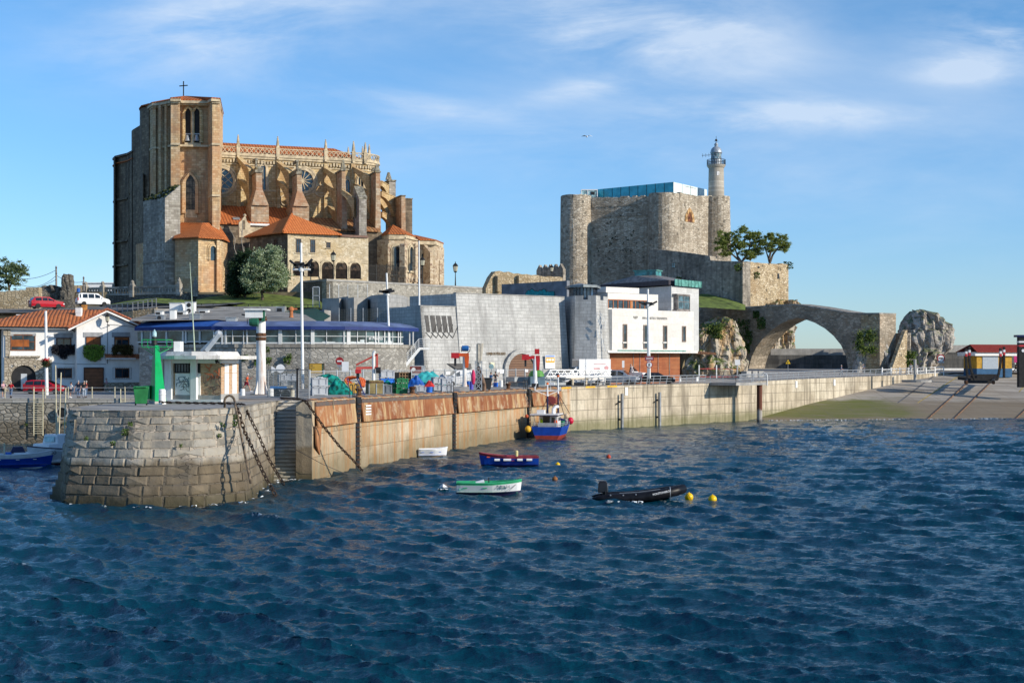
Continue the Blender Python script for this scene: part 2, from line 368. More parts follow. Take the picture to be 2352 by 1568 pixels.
# water
def water():
 rows=np.concatenate([np.linspace(1690,1110,560),np.linspace(1108.5,925,230)]); Y=HC*F/(rows-VH)
 nu=1400; us=np.linspace(-900,3250,nu)
 YY=np.repeat(Y[:,None],nu,1); XX=(us[None,:]-1176)/F*YY
 dY=np.abs(np.gradient(Y))[:,None]
 H=np.zeros_like(XX); DX=np.zeros_like(XX); DY=np.zeros_like(XX)
 N=190
 lam=np.exp(np.linspace(math.log(.22),math.log(7.5),N))
 for i in range(N):
  L=lam[i]; k=2*math.pi/L
  th=math.radians(-118)+RNG.normal(0,.42 if L<3 else .30)     # the wind drives them left and towards the viewer
  amp=.0074*L**.72*RNG.rayleigh(.8)
  if L>3.6: amp*=.6
  kx,ky=k*math.cos(th),k*math.sin(th); ph=RNG.uniform(0,6.28)
  att=np.clip((L/(dY*2.2)-.6),0,1)*amp
  a=kx*XX+ky*YY+ph; cs=np.cos(a); sn=np.sin(a)
  H+=att*cs; q=1.0; DX-=q*att*sn*math.cos(th); DY-=q*att*sn*math.sin(th)
 pat=.85+.25*np.sin(XX*.06+YY*.05+1)*np.sin(YY*.037-XX*.021)
 lee=np.where((XX<-15)&(YY>100),.5,1.0)
 H*=pat*lee; DX*=pat*lee; DY*=pat*lee
 V=np.stack([XX+DX,YY+DY,H],2).reshape(-1,3)
 nr=len(Y); idx=np.arange(nr*nu).reshape(nr,nu)
 q=np.stack([idx[:-1,:-1],idx[:-1,1:],idx[1:,1:],idx[1:,:-1]],2).reshape(-1,4)
 me=bpy.data.meshes.new('water'); me.vertices.add(len(V)); me.vertices.foreach_set('co',V.ravel().astype(np.float32))
 me.loops.add(q.size); me.loops.foreach_set('vertex_index',q.ravel().astype(np.int32)); me.polygons.add(len(q))
 me.polygons.foreach_set('loop_start',np.arange(0,q.size,4,dtype=np.int32)); me.polygons.foreach_set('use_smooth',np.ones(len(q),bool))
 me.update(); me.validate()
 hx=np.gradient(H,axis=0)/dY; st=H.reshape(-1)
 th=np.quantile(st[RNG.integers(0,len(st),20000)],.9985)
 fo=np.clip((st-th)/(.25*th),0,1).astype(np.float32)
 at=me.attributes.new('foam','FLOAT','POINT'); at.data.foreach_set('value',fo)
 m,t,b=newmat('sea_water'); pos=t.new('NewGeometry').outputs['Position']
 big=t.noise(pos,.05,3)
 c=t.mix(t.ramp(big,.3,.7),(.0006,.036,.066),(.0008,.048,.076))
 f=t.new('Attribute',attribute_name='foam').outputs['Fac']
 f=t.math('MULTIPLY',f,t.ramp(t.noise(pos,5,4),.45,.62))
 c=t.mix(f,c,(.75,.8,.82))
 t.put(b.inputs['Base Color'],c); b.inputs['IOR'].default_value=1.333; b.inputs['Specular IOR Level'].default_value=.5
 t.put(b.inputs['Roughness'],t.math('ADD',.07,t.math('MULTIPLY',f,.5)))
 h=t.math('ADD',t.noise(t.scl(pos,(1.0,2.6,1)),1.6,6,.65),t.math('MULTIPLY',t.noise(t.scl(pos,(1,1.6,1)),6,3),.25))
 t.put(b.inputs['Normal'],t.bump(h,.6,.2))
 me.materials.append(m); o=bpy.data.objects.new('water',me); COL.objects.link(o)
 tag(o,'choppy dark blue harbour water',None,None,'structure'); boxuv(me)
 s=MB();
 s.poly([(-9000,270,-.35),(9000,270,-.35),(9000,16000,-.35),(-9000,16000,-.35)])
 s.poly([(-9000,-400,-.35),(9000,-400,-.35),(9000,30,-.35),(-9000,30,-.35)])
 s.poly([(-9000,30,-.6),(-18,30,-.6),(-165,270,-.6),(-9000,270,-.6)]); s.poly([(18,30,-.6),(9000,30,-.6),(9000,270,-.6),(165,270,-.6)])
 tag(s.build('sea',m,clean=False),'open sea out to the horizon',None,None,'structure')
water()
# material palette
ALGAE=(.030,.026,.012)
M_PIER=stone('pier_stone','brick',((.20,.185,.155),(.33,.305,.26),(.44,.40,.33)),(.3,.27,.22),1,.5,rnd=True,bump=.8,stain=(.12,.115,.105),stamt=.75,stsc=.4,streak=(.46,.38,.27),stramt=.5,tide=[(2.45,(.10,.068,.032),.25,.30),(.55,(.03,.03,.012),.5,.3)],patch=(.42,.36,.27),ptamt=.5,bdist=.1)
M_STEP=stone('step_stone','brick',((.40,.37,.33),(.60,.56,.49),(.72,.67,.58)),(.3,.27,.22),1,.5,rnd=True,bump=.6,tide=(1.9,(.16,.13,.05),.3,.5))
M_MORTAR=stone('pier_mortar','rubble',((.28,.24,.19),(.36,.31,.25),(.44,.37,.3)),(.2,.18,.15),.5,.3,tide=(2.5,(.03,.024,.013),.25,.25),bump=.8)
M_QCONC=stone('quay_concrete','brick',((.40,.32,.21),(.46,.37,.25),(.52,.43,.31)),(.12,.1,.07),5.2,1.6,.022,.4,stain=(.22,.17,.10),stamt=.65,stsc=.35,streak=(.45,.19,.055),stramt=.75,tide=(1.35,(.10,.085,.04),1.2,.45),warp=.03)
M_QCONC2=stone('pale_concrete','brick',((.50,.43,.32),(.56,.48,.36),(.60,.53,.41)),(.13,.11,.09),15,1.25,.03,.4,stain=(.27,.225,.16),stamt=.65,stsc=.3,streak=(.16,.135,.10),stramt=.8,tide=(1.3,(.09,.10,.02),.75,.4),warp=.03)
M_RUST=stone('rusty_steel','brick',((.26,.10,.042),(.32,.13,.055),(.36,.16,.07)),(.16,.06,.025),9,6,.02,.4,stain=(.19,.06,.028),stamt=.7,stsc=.4,streak=(.52,.38,.2),stramt=.8,patch=(.52,.44,.3),ptamt=.75,warp=.03)
M_COPING=stone('coping_steel','brick',((.10,.09,.085),(.12,.105,.095),(.13,.11,.10)),(.1,.08,.06),2,2,.01,.3,stain=(.22,.09,.04),stamt=.4,stsc=.8)
M_HAZ=plain('rust_hazard',(.42,.19,.07),.8,var=.4,scale=4,dirt=(.2,.08,.03),dirtamt=.6)
M_DECK=plain('quay_paving',(.34,.32,.29),.9,var=.2,scale=.35,bump=.3,bscale=5,dirt=(.22,.2,.18),dirtamt=.4)
M_ROAD=plain('road_asphalt',(.16,.155,.145),.92,var=.25,scale=.4,bump=.2,bscale=8)
M_HARB=stone('harbour_rubble','rubble',((.24,.22,.18),(.36,.33,.27),(.46,.42,.35)),(.17,.155,.13),.7,.4,.08,.9,stain=(.16,.14,.11),stamt=.45,stsc=.3,tide=(2.25,(.075,.055,.028),.25,.45))
M_GREYR=stone('grey_rubble','rubble',((.22,.21,.19),(.32,.305,.275),(.42,.40,.36)),(.26,.245,.215),.6,.36,.06,.8,stain=(.2,.18,.15),stamt=.4,stsc=.25)
M_SANDR=stone('sandy_rubble','rubble',((.34,.26,.15),(.46,.37,.24),(.56,.47,.33)),(.3,.24,.16),.55,.35,.08,.8,stain=(.24,.17,.09),stamt=.5,stsc=.3)
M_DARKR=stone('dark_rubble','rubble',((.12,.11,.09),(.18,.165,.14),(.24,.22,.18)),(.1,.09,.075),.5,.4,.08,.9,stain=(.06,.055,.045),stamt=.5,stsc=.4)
M_WHITE=plain('white_paint',(.80,.80,.78),.5,var=.05,scale=1.2,dirt=(.45,.40,.34),dirtamt=.35)
M_WHITEB=plain('white_render',(.80,.79,.77),.8,var=.04,scale=.8,dirt=(.6,.57,.52),dirtamt=.3)
M_GREY=plain('grey_metal',(.33,.35,.37),.45,.5,var=.12); M_LGREY=plain('galvanised',(.5,.52,.53),.45,.4,var=.12)
M_DARK=plain('dark_metal',(.03,.03,.032),.5,.3,var=.3); M_BLACK=plain('black_rubber',(.018,.018,.019),.75,var=.25)
M_GLASS=glassm('dark_glass'); M_CONC=plain('grey_concrete',(.34,.33,.31),.9,var=.15,scale=.8,dirt=(.18,.17,.15),dirtamt=.5,bump=.2)
M_GRASS=plain('lawn_grass',(.13,.175,.03),.95,var=.4,scale=.9,bump=.6,bscale=9)
M_WEED=plain('weed_leaves',(.07,.12,.02),.8,var=.5,scale=3)
M_RUSTP=plain('rusty_iron',(.10,.045,.022),.85,var=.5,scale=6,dirt=(.25,.14,.06),dirtamt=.6)
M_BROWN=plain('brown_wood',(.19,.065,.02),.55,var=.25,scale=2); M_RED=plain('red_paint',(.55,.02,.02),.35,var=.15)
M_YEL=plain('yellow_paint',(.75,.42,.03),.5,var=.15); M_BLUE=plain('blue_plastic',(.02,.14,.55),.45,var=.15); M_GREEN=plain('green_paint',(.0,.30,.09),.35,var=.1)
M_SIGNW=plain('sign_white',(.78,.78,.78),.4,var=.03); M_STEEL=plain('grey_post',(.28,.29,.30),.5,.3)
# polylines and block walls
def along(pts):
 d=[0]
 for a,b in zip(pts,pts[1:]): d.append(d[-1]+(b-a).length)
 def f(t):
  t=max(0,min(1,t))*d[-1]
  for i in range(len(pts)-1):
   if t<=d[i+1] or i==len(pts)-2: return pts[i].lerp(pts[i+1],(t-d[i])/max(1e-6,d[i+1]-d[i]))
 return f,d[-1]
def blockwall(mb,bot,top,courses,wr,gap=.024,out=(.02,.075),bulge=.5):
 fb,L=along(bot); ft,_=along(top)
 S=lambda a,b: fb(a).lerp(ft(a),b)
 def nrm(a,b):
  e=.004; ta=S(min(1,a+e),b)-S(max(0,a-e),b); tb=S(a,min(1,b+e))-S(a,max(0,b-e)); return ta.cross(tb).normalized()
 n=40
 for i in range(n):
  for j in range(4): mb.poly([S(i/n,j/4),S((i+1)/n,j/4),S((i+1)/n,(j+1)/4),S(i/n,(j+1)/4)],1)
 for k in range(len(courses)-1):
  b0,b1=courses[k],courses[k+1]; a=0; hgt=(S(.5,b1)-S(.5,b0)).length; wob0=[R(-.008,.008) for _ in range(400)]
  i=0
  while a<1-1e-6:
   w=R(*wr)/L; a1=a+w
   if 1-a1<.5*w: a1=1
   g=gap/L*R(.6,1.5); gb=gap/hgt*(b1-b0)*R(.6,1.4)
   c=[(a+g,b0+gb),(a1-g,b0+gb),(a1-g,b1-gb),(a+g,b1-gb)]
   c=[(x+R(-.4,.4)*g*1.2,y+R(-.4,.4)*gb*1.3) for x,y in c]
   p=R(*out); bev=min(.06,hgt*.12); A=[S(*q) for q in c]; cm=((a+a1)/2,(b0+b1)/2); N=nrm(*cm); C=S(*cm)
   inn=[q.lerp(C,.06+bev/max(.3,(q-C).length)) + N*(p+R(-.02,.02)) for q in A]
   mid=C+N*(p+R(-.015,.03)*bulge*2)+(inn[1]-inn[0])*R(-.2,.2); r=random.random()
   o=[q-N*.01 for q in A]; em=[(inn[i_]+inn[(i_+1)%4])/2+N*R(-.015,.015) for i_ in range(4)]
   vs=o+inn+em+[mid]
   fs=[]
   for i_ in range(4):
    j_=(i_+1)%4; fs+=[(i_,j_,4+j_,8+i_,4+i_),(4+i_,8+i_,12),(8+i_,4+j_,12)]
   mb.add(vs,fs,0,r); a=a1; i+=1
def strip(mb,pts,z0,z1,off=0,thick=0,mi=0,n=1):
 """vertical sheet along ground points (x,y)"""
 k=len(pts); q=[]
 for i,p in enumerate(pts):
  a=Vector(pts[max(0,i-1)]); b=Vector(pts[min(k-1,i+1)]); d=(b-a).normalized(); nn=Vector((d.y,-d.x)); q.append((Vector(p)+nn*off,Vector(p)+nn*(off-thick)))
 f=lambda z,i: z[i] if isinstance(z,(list,tuple)) else z
 for i in range(k-1):
  a,b=q[i],q[i+1]
  if thick: mb.prism([tuple(a[0]),tuple(b[0]),tuple(b[1]),tuple(a[1])],[f(z0,i),f(z0,i+1)]*1+[f(z0,i+1),f(z0,i)],[f(z1,i),f(z1,i+1),f(z1,i+1),f(z1,i)],mi)
  else: mb.poly([(*a[0],f(z0,i)),(*b[0],f(z0,i+1)),(*b[0],f(z1,i+1)),(*a[0],f(z1,i))],mi)
# the near pier head
PB=[G(u,Y,-.7) for u,Y in((128,88),(142,81.7),(300,80.1),(450,80.7),(569,83),(600,89.5),(630,98.6))]
PT=[G(u,Y,z) for u,Y,z in((160,88.5,5.42),(166,82.9,5.40),(312,81.6,5.43),(440,82.2,5.46),(538,84.4,5.5),(585,91,5.5),(633,99.6,5.5))]
pier=thing('stone_pier','old stone pier head of large hewn blocks, brown below the tide line','pier',(-21,83,0))
mb=MB(); cs=[0]
for h in (.62,.7,.62,.55,.55,.5,.55,.5,.5,.42,.45,.38): cs.append(cs[-1]+h)
cs=[c/cs[-1] for c in cs]
blockwall(mb,PB,PT,cs,(.8,2.1))
mb.build('wall',[M_PIER,M_MORTAR],pier,rnd=True,clean=False)
QF=[(714,98.0,5.58),(820,109.5,5.5),(1040,132,5.35),(1215,155,5.25),(1310,166,5.3),(1500,180.5,5.35),(1690,194.5,5.4),(1860,214,5.7),(2040,236,5.95),(2180,252,6.3)]
QX=[(X(u,Y),Y) for u,Y,z in QF]; QZ=[z for _,_,z in QF]
mb=MB(); ds_=[tuple(p) for p in PT]
mb.poly(ds_[1:]+[(-16.75,102.3,5.5),(-15.05,102.3,5.52),(-15.05,97.85,5.56),(*QX[0],5.58),(*QX[1],5.5),(-6,150,5.45),(-24.6,150,5.45),ds_[0]])
mb.build('deck',M_DECK,pier,clean=False)
mb=MB()   # worn edge course of the deck
fT,LT=along(PT)
a=.0
while a<1:
 b=min(1,a+R(.9,2.2)/LT); p,q=fT(a+.002),fT(b-.002); mid=(p+q)/2; nn=(q-p).cross(Vector((0,0,1))).normalized()
 mb.slab([p+nn*R(.05,.1),q+nn*R(.05,.1),q-nn*.55,p-nn*.55],(0,0,R(.02,.05))); mb.r[-6:]=[random.random()]*6; a=b
mb.build('edge_course',M_PIER,pier,rnd=True)
mb=MB()
for k in range(22):
 y=102.0-k*.18; z=5.45-k*.255
 mb.prism([(-16.95,y-.30),(-15.03,y-.30),(-15.03,y+.3),(-16.95,y+.3)],z-.3,z-.09); mb.r[-6:]=[random.random()*.5]*6
 x=-16.95
 while x<-15.1:
  x2=min(-15.03,x+R(.5,1.1)); mb.prism([(x+.01,y-.38+R(-.03,.02)),(x2-.01,y-.38+R(-.03,.02)),(x2-.01,y+.3),(x+.01,y+.3)],z-.1+R(-.01,.02),z+R(-.02,.01)); mb.r[-6:]=[.5+random.random()*.5]*6; x=x2  # nosings coloured lighter than risers, painting lit tread edges
mb.build('steps',M_STEP,pier,rnd=True)
mb=MB(); mb.prism([(-17.0,98.5),(-16.9,98.4),(-16.9,104.8),(-17.4,104.8)],-.7,5.4); mb.prism([(-15.02,97.8),(-13.95,97.9),(-14.0,99.5),(-14.6,104.8),(-15.02,104.8)],-.7,5.5); mb.prism([(-17,102.2),(-14.6,102.2),(-14.6,102.5),(-17,102.5)],-.7,5.42)
mb.build('stair_wall',M_PIER,pier,rnd=True)
mb=MB()   # stepped flank on the harbour side
for k in range(12):
 w=.16*k+.1; z=4.9-k*.47
 mb.prism([(-26.35-w-R(0,.1),85.6),(-25.65-w*.18,82.5),(-25.0,90),(-26.3-w,90)],z-.5,z+R(-.03,.03)); mb.r[-6:]=[random.random()*.4]*6
mb.build('flank_steps',M_PIER,pier,rnd=True)
def weed(u,v,Y,r,par,n=60):
 r*=.62
 mb=MB(); c=P(u,v,Y)
 for _ in range(n):
  d=Vector((R(-1,1),R(-.9,.2),R(-1,1))); p=c+d*r; a=Vector((R(-1,1),R(-1,1),R(-1,1))).normalized()*r*.35; b=a.cross(Vector((R(-1,1),R(-1,1),R(-1,1)))).normalized()*r*.3
  mb.poly([p-a,p+b,p+a,p-b])
 return mb.build('weed_tuft',M_WEED,par,clean=False)
for u,v,r in((288,992,.3),(300,973,.2),(512,975,.22),(505,1000,.2),(260,1018,.22),(415,1023,.16),(198,1006,.2),(541,958,.22),(540,972,.25)): weed(u,v,81.3 if u<480 else 83.0,r,pier)
# the long quay wall
qw=thing('quay_wall','long concrete quay wall with rust stained steel cladding above the water','wall',(QX[2][0],QX[2][1],0))
mb=MB(); strip(mb,QX[:5],-.8,[z-.02 for z in QZ[:5]],0,.2); mb.build('concrete_face',M_QCONC,qw)
mb=MB(); strip(mb,QX[4:],-.8,[z-.02 for z in QZ[4:]],0,1.0); mb.build('concrete_face',M_QCONC2,qw)['label']='paler newer concrete face on the far stretch'
def qpt(t):  # t in polyline units
 i=min(int(t),len(QX)-2); f=t-i; a,b=Vector(QX[i]),Vector(QX[i+1]); d=(b-a).normalized(); return a.lerp(b,f),Vector((d.y,-d.x)),lerp(QZ[i],QZ[i+1],f)
def qt(u):
 for i in range(len(QF)-1):
  if u<=QF[i+1][0]: break
 k=(u-1176)/F; a,b=Vector(QX[i]),Vector(QX[i+1]); return i+(k*a.y-a.x)/((b-a).x-k*(b-a).y)
bays=[(722,812),(828,1036),(1048,1208),(1220,1287)]
mb=MB(); cp=MB(); hz=MB()
for ua,ub in bays:
 ta,tb=qt(ua),qt(ub); n=5
 for k in range(n):
  p,nn,z=qpt(lerp(ta,tb,k/n)); q,n2,z2=qpt(lerp(ta,tb,(k+1)/n))
  foot=1.85 if ua>1 else 1.8
  mb.slab([(*(p+nn*.12),z-.42),(*(q+n2*.12),z2-.42),(*(q+n2*.30),z2-foot),(*(p+nn*.30),z-foot)],(-nn.x*.1,-nn.y*.1,0))
  mb.slab([(*(p+nn*.30),z-foot),(*(q+n2*.30),z2-foot),(*(q+n2*.02),z2-foot-.1),(*(p+nn*.02),z-foot-.1)],(0,0,-.05))
  cp.slab([(*(p+nn*.16),z-.42),(*(q+n2*.16),z2-.42),(*(q+n2*.12),z2-.15),(*(p+nn*.12),z-.15)],(-nn.x*.1,-nn.y*.1,0))
  cp.slab([(*(p+nn*.12),z-.15),(*(q+n2*.12),z2-.15),(*(q-n2*.55),z2+.1),(*(p-nn*.55),z+.1)],(0,0,-.08))
 m_=int((tb-ta)*9*( (Vector(QX[int(ta)+1])-Vector(QX[int(ta)])).length/18))
 for k in range(m_):
  a=ta+(tb-ta)*(k+.2)/m_; b=ta+(tb-ta)*(k+.72)/m_; p,nn,z=qpt(a); q,n2,z2=qpt(b)
  hz.slab([(*(p+nn*.105),z-.13),(*(q+n2*.105),z2-.13),(*(q-n2*.5),z2+.085),(*(p-nn*.5),z+.085)],(-.0,-.0,.02))
p,nn,z=qpt(qt(719)); q,n2,z2=qpt(qt(733))
mb.slab([(*(p+nn*.2),z-1.8),(*(q+n2*.2),z2-1.8),(*(q+n2*.06),z2-3.9),(*(p+nn*.3),z-3.2)],(-nn.x*.1,-nn.y*.1,0))
mb.build('rust_cladding',M_RUST,qw); cp.build('coping',M_COPING,qw); hz.build('hazard_mark',M_HAZ,qw)
for ua in (1345,1395,1290):
 p,nn,z=qpt(qt(ua)); q,n2,z2=qpt(qt(ua+22)); m2=MB(); m2.slab([(*(p+nn*.02),z-.18),(*(q+n2*.02),z2-.18),(*(q+n2*.02),z2+.02),(*(p+nn*.02),z+.02)],(-nn.x*.3,-nn.y*.3,0)); m2.build('edge_mark',M_YEL,qw)
def ladder(u,label):
 p,nn,z=qpt(qt(u)); d=Vector((-nn.y,nn.x)); o=thing('quay_ladder',label,'ladder',(p.x,p.y,z),group='ladders down the quay wall')
 c=MB(); pt=lambda s,t,zz:(*(p+d*s+nn*t),zz)
 for s0,s1 in((-.42,.42),):
  c.slab([pt(s0,.20,z+.03),pt(s1,.20,z+.03),pt(s1,.20,z-.55),pt(s0,.20,z-.55)],(-nn.x*.15,-nn.y*.15,0))
  c.slab([pt(s0,.20,z-.55),pt(s1,.20,z-.55),pt(s1,.06,z-2.1),pt(s0,.06,z-2.1)],(-nn.x*.1,-nn.y*.1,0))
  c.slab([pt(s0,.06,z-2.1),pt(s1,.06,z-2.1),pt(s1,.06,-.4),pt(s0,.06,-.4)],(-nn.x*.1,-nn.y*.1,0))
 c.build('channel',M_BLACK,o)
 r=MB()
 for k in range(14):
  zz=z-.5-k*.36; t=.24 if k<1 else .22-.0*k
  t=max(.14,.26-.03*k); r.bar(pt(-.36,t,zz),pt(.36,t,zz),.07,.06)
 r.build('rungs',M_RUSTP,o)
 for s in(-.75,.15):
  h=MB(); h.tube([pt(s,-.3,z)]+[pt(s+.0+.6*0.5*(1-math.cos(a)),-.3-.0,z+.75+.3*math.sin(a)) for a in np.linspace(0,math.pi,7)]+[pt(s+.6,-.3,z)],.035,6); h.build('handrail',M_DARK,o)
ladder(820,'quay ladder nearest the pier stairs, black with orange rungs'); ladder(1042,'quay ladder in the middle of the rusty wall, beyond the white dinghy'); ladder(1213,'quay ladder beside the moored fishing boat')
mb=MB(); p,nn,z=qpt(qt(834)); q,n2,z2=qpt(qt(846))
for k in range(5): mb.slab([(*(p+nn*.22),z-.62-k*.22),(*(q+n2*.22),z2-.62-k*.22),(*(q+n2*.22),z2-.74-k*.22),(*(p+nn*.22),z-.74-k*.22)],(nn.x*.03,nn.y*.03,0))
mb.build('depth_gauge',M_SIGNW,qw)
for u,l in((1421,'dark fender pile on the pale quay wall, nearer the fishing boat'),(1508,'dark fender pile on the pale quay wall, nearer the jetty')):
 p,nn,z=qpt(qt(u)); o=thing('fender_pile',l,'fender',(p.x,p.y,0),group='fender piles')
 m2=MB(); m2.bar((*(p+nn*.5),-.6),(*(p+nn*.5),z-1.0),.3,.26,up=(nn.x,nn.y,0)); m2.build('pile',M_STEEL,o)
 m2=MB(); m2.bar((*(p+nn*.0),z-2),(*(p+nn*.45),z-2),.2); m2.bar((*(p),z-4.2),(*(p+nn*.45),z-4.2),.2); m2.bar((*(p+nn*.2+Vector((-nn.y,nn.x))*(-.8)),z-2.3),(*(p+nn*.2),z-2),.12); m2.build('bracket',M_DARK,o)
# ground sheets
mb=MB(); QBk=[(a[0]+(5 if k<2 else 2 if k<6 else 10),a[1]+(48 if k<6 else 36),QZ[k]+(0 if k<6 else .9)) for k,a in enumerate(QX)]
for i in range(1,len(QX)-1): mb.poly([(*QX[i],QZ[i]),(*QX[i+1],QZ[i+1]),QBk[i+1],QBk[i]])
mb.poly([(*QX[-1],6.3),(130,253,6.3),(150,300,7.2),QBk[-1]]); mb.poly([QBk[6],QBk[8],QBk[9],(150,300,7.2),(150,340,8),(30,340,8)])
tag(mb.build('quay_deck',M_DECK,clean=False),'pale grey concrete quay surface',kind='structure')
mb=MB(); mb.poly([(-120,142,4.57),(-24.6,142,4.57),(-24.6,200,4.57),(-120,200,4.57)]); tag(mb.build('pavement',M_DECK,clean=False),'harbourside pavement in front of the house',kind='structure')
hw=thing('harbour_wall','rubble harbour wall below the house, dark brown near the water','wall',(-40,142,0))
mb=MB(); strip(mb,[(-120,142),(-24.7,142)],-.8,4.15,0,.8); mb.build('rubble_face',M_HARB,hw)
mb=MB(); strip(mb,[(-120,142),(-24.7,142)],4.15,4.6,.08,1.2); mb.build('coping',stone('coping_grey','brick',((.36,.34,.3),(.42,.4,.36),(.46,.44,.4)),(.2,.19,.17),1.6,.5,.04,.4,stain=(.25,.22,.18),stsc=.4),hw)
mb=MB(); mb.prism([(-25.2,92),(-24.5,92),(-24.5,143),(-25.2,143)],-.8,5.4); mb.build('pier_flank',M_HARB,pier)
for u,v,r in((205,985,.3),(150,972,.25),(60,975,.25),(118,1000,.3)): weed(u,v,141.8,r,hw,60)
SL=[(1690,197),(1860,200),(2050,203),(2352,205),(2600,207)]
mb=MB()
top=[(1720,199.5),(1870,216.5),(2050,238),(2150,252),(2352,256),(2650,260)]
def slz(u,Y): # plane rising from the water line
 return min((Y-lerp(197,205.5,(u-1690)/662.))*.127,6.22 if u>1990 else 99)
pts=[(X(u,Y),Y,-.5) for u,Y in((1660,190.5),(2050,199.0),(2352,201.5),(2700,203))]+[(X(u,Y),Y,slz(u,Y)) for u,Y in((2700,262),(2352,257),(2180,253.5),(2050,238.5),(1870,217.3),(1690,196.3))]
grid=[]
for j in range(13):
 row=[]
 for i in range(13):
  u=lerp(1690,2700,i/12)
  y0=lerp(197,209,i/12)-5; y1=196.6 if i==0 else (lerp(196.6,238.5,(u-1690)/360.) if u<2050 else lerp(238.5,254,min(1,(u-2050)/130.))+max(0,(u-2180)/500.*6)+8)
  Y=lerp(y0,y1,j/12); row.append((X(u,Y),Y,slz(u,Y)))
 grid.append(row)
for j in range(12):
 for i in range(12): mb.poly([grid[j][i],grid[j][i+1],grid[j+1][i+1],grid[j+1][i]])
m,t,b=newmat('slipway_concrete'); pos=t.new('NewGeometry').outputs['Position']; s_=t.sep(pos)
n1=t.noise(t.scl(pos,(.12,.6,.5)),1.0,6,.65); c=t.mix(t.ramp(n1,.3,.7),(.28,.24,.19),(.46,.41,.34))
n2=t.noise(t.scl(pos,(.05,.35,1)),1.0,5); c=t.mix(t.math('MULTIPLY',t.ramp(n2,.5,.68),.6),c,(.14,.11,.075))
zz=t.math('ADD',s_[2],t.math('MULTIPLY',t.noise(t.scl(pos,(.25,.6,1)),1.0,6,.65),1.8))
c=t.mix(t.math('MULTIPLY',t.ramp(zz,3.5,2.6),.75),c,(.17,.12,.06))
al=t.math('MULTIPLY',t.math('MULTIPLY',t.ramp(zz,3.6,3.1),t.ramp(zz,.9,1.4)),t.ramp(t.math('ADD',s_[0],t.math('MULTIPLY',t.noise(pos,.2,4),14)),70,62))
c=t.mix(t.math('MULTIPLY',al,t.math('MULTIPLY_ADD',t.ramp(t.noise(t.scl(pos,(.12,1.1,1)),1,7,.7),.38,.6),.55,.45)),c,(.11,.125,.003))
bk=t.new('TexBrick'); t.put(bk.inputs['Vector'],t.scl(pos,(1,1,1))); bk.inputs['Scale'].default_value=1; bk.inputs['Brick Width'].default_value=4.2; bk.inputs['Row Height'].default_value=5.5; bk.inputs['Mortar Size'].default_value=.05; bk.offset=.0
c=t.mix(t.math('MULTIPLY',bk.outputs[1],.55),c,(.10,.085,.06)); c=t.mix(t.math('MULTIPLY',t.ramp(t.noise(t.scl(pos,(.2,.9,1)),1.3,7,.7),.5,.66),.5),c,(.19,.155,.11))
t.put(b.inputs['Base Color'],c); b.inputs['Roughness'].default_value=.8; t.put(b.inputs['Normal'],t.bump(t.noise(pos,2,5),.4,.05))
tag(mb.build('slipway',m,clean=False),'sloping concrete slipway with green algae',kind='structure')
def rail(u0,v0,u1,v1,label,mat,w=.12):
 def hit(u,v):
  lo,hi=196,262
  for _ in range(40):
   y=(lo+hi)/2
   if slz(u,y)<Z(v,y): lo=y   # plane below the ray: go on
   else: hi=y
  return Vector((X(u,lo),lo,slz(u,lo)))
 a,b=hit(u0,v0),hit(u1,v1); m2=MB(); up=Vector((0,0,.09)); m2.bar(a+up,b+up,w,.14); return single('slipway_rail',m2,mat,label,'rail',group='rails on the slipway')
M_RAIL=plain('rail_rust',(.20,.11,.06),.8,var=.4)
rail(2128,966,2222,880,'rusty rail on the slipway, left rail under the boat cradle',M_RAIL); rail(2188,966,2275,880,'rusty rail on the slipway, right rail under the boat cradle',M_RAIL); rail(2330,966,2420,880,'rusty rail at the right edge of the slipway',M_RAIL)
def paint(u0,v0,u1,v1,mat,w):
 def hit(u,v):
  y=230.
  for _ in range(60): y+=(Z(v,y)-slz(u,y))*5
  return Vector((X(u,y),y,slz(u,y)+.006))
 a,b=hit(u0,v0),hit(u1,v1); d=(b-a).normalized(); n=d.cross(Vector((0,0,1))).normalized()*w/2; m2=MB(); m2.poly([a-n,b-n,b+n,a+n]); return tag(m2.build('painted_line',mat,clean=False),'painted line on the slipway',kind='structure')
M_PYEL=plain('worn_yellow_line',(.5,.36,.1),.9,var=.4,scale=2); M_PAT=plain('tar_patch',(.15,.15,.15),.9,var=.3)
paint(2107,925,2205,861,M_PYEL,.3); paint(2060,925,2148,860,M_PAT,.5); paint(2340,900,2372,862,M_PYEL,.3)
M_EARTH=plain('hill_earth',(.17,.14,.09),.95,var=.4,scale=.3,bump=.6,bscale=2)
mb=MB()
def blk(pl,z0,z1): mb.prism(pl,z0,z1)
blk([(-140,214),(-47,212),(-40,196),(-22,196),(-22,216),(-140,226)],0,14.6)
blk([(-140,229),(-34,229),(-30,228),(-4,258),(-2,330),(-140,330)],0,19.6)
blk([(-22,200),(-8,200),(14,210),(16,262),(-22,262)],0,13)
blk([(-6,246),(20,250),(34,285),(42,300),(40,345),(-6,345)],0,18.6)
tag(mb.build('hillside',M_EARTH),'rising ground under the church and the castle',kind='structure')
mb=MB(); mb.poly([(-140,193,15.0),(-60,193,15.0),(-48,191,15.6),(-40,191,15.9),(-40,212,17.2),(-60,216,16.8),(-140,212,16.2)])
tag(mb.build('road',M_ROAD,clean=False),'upper road with parked cars',kind='structure')
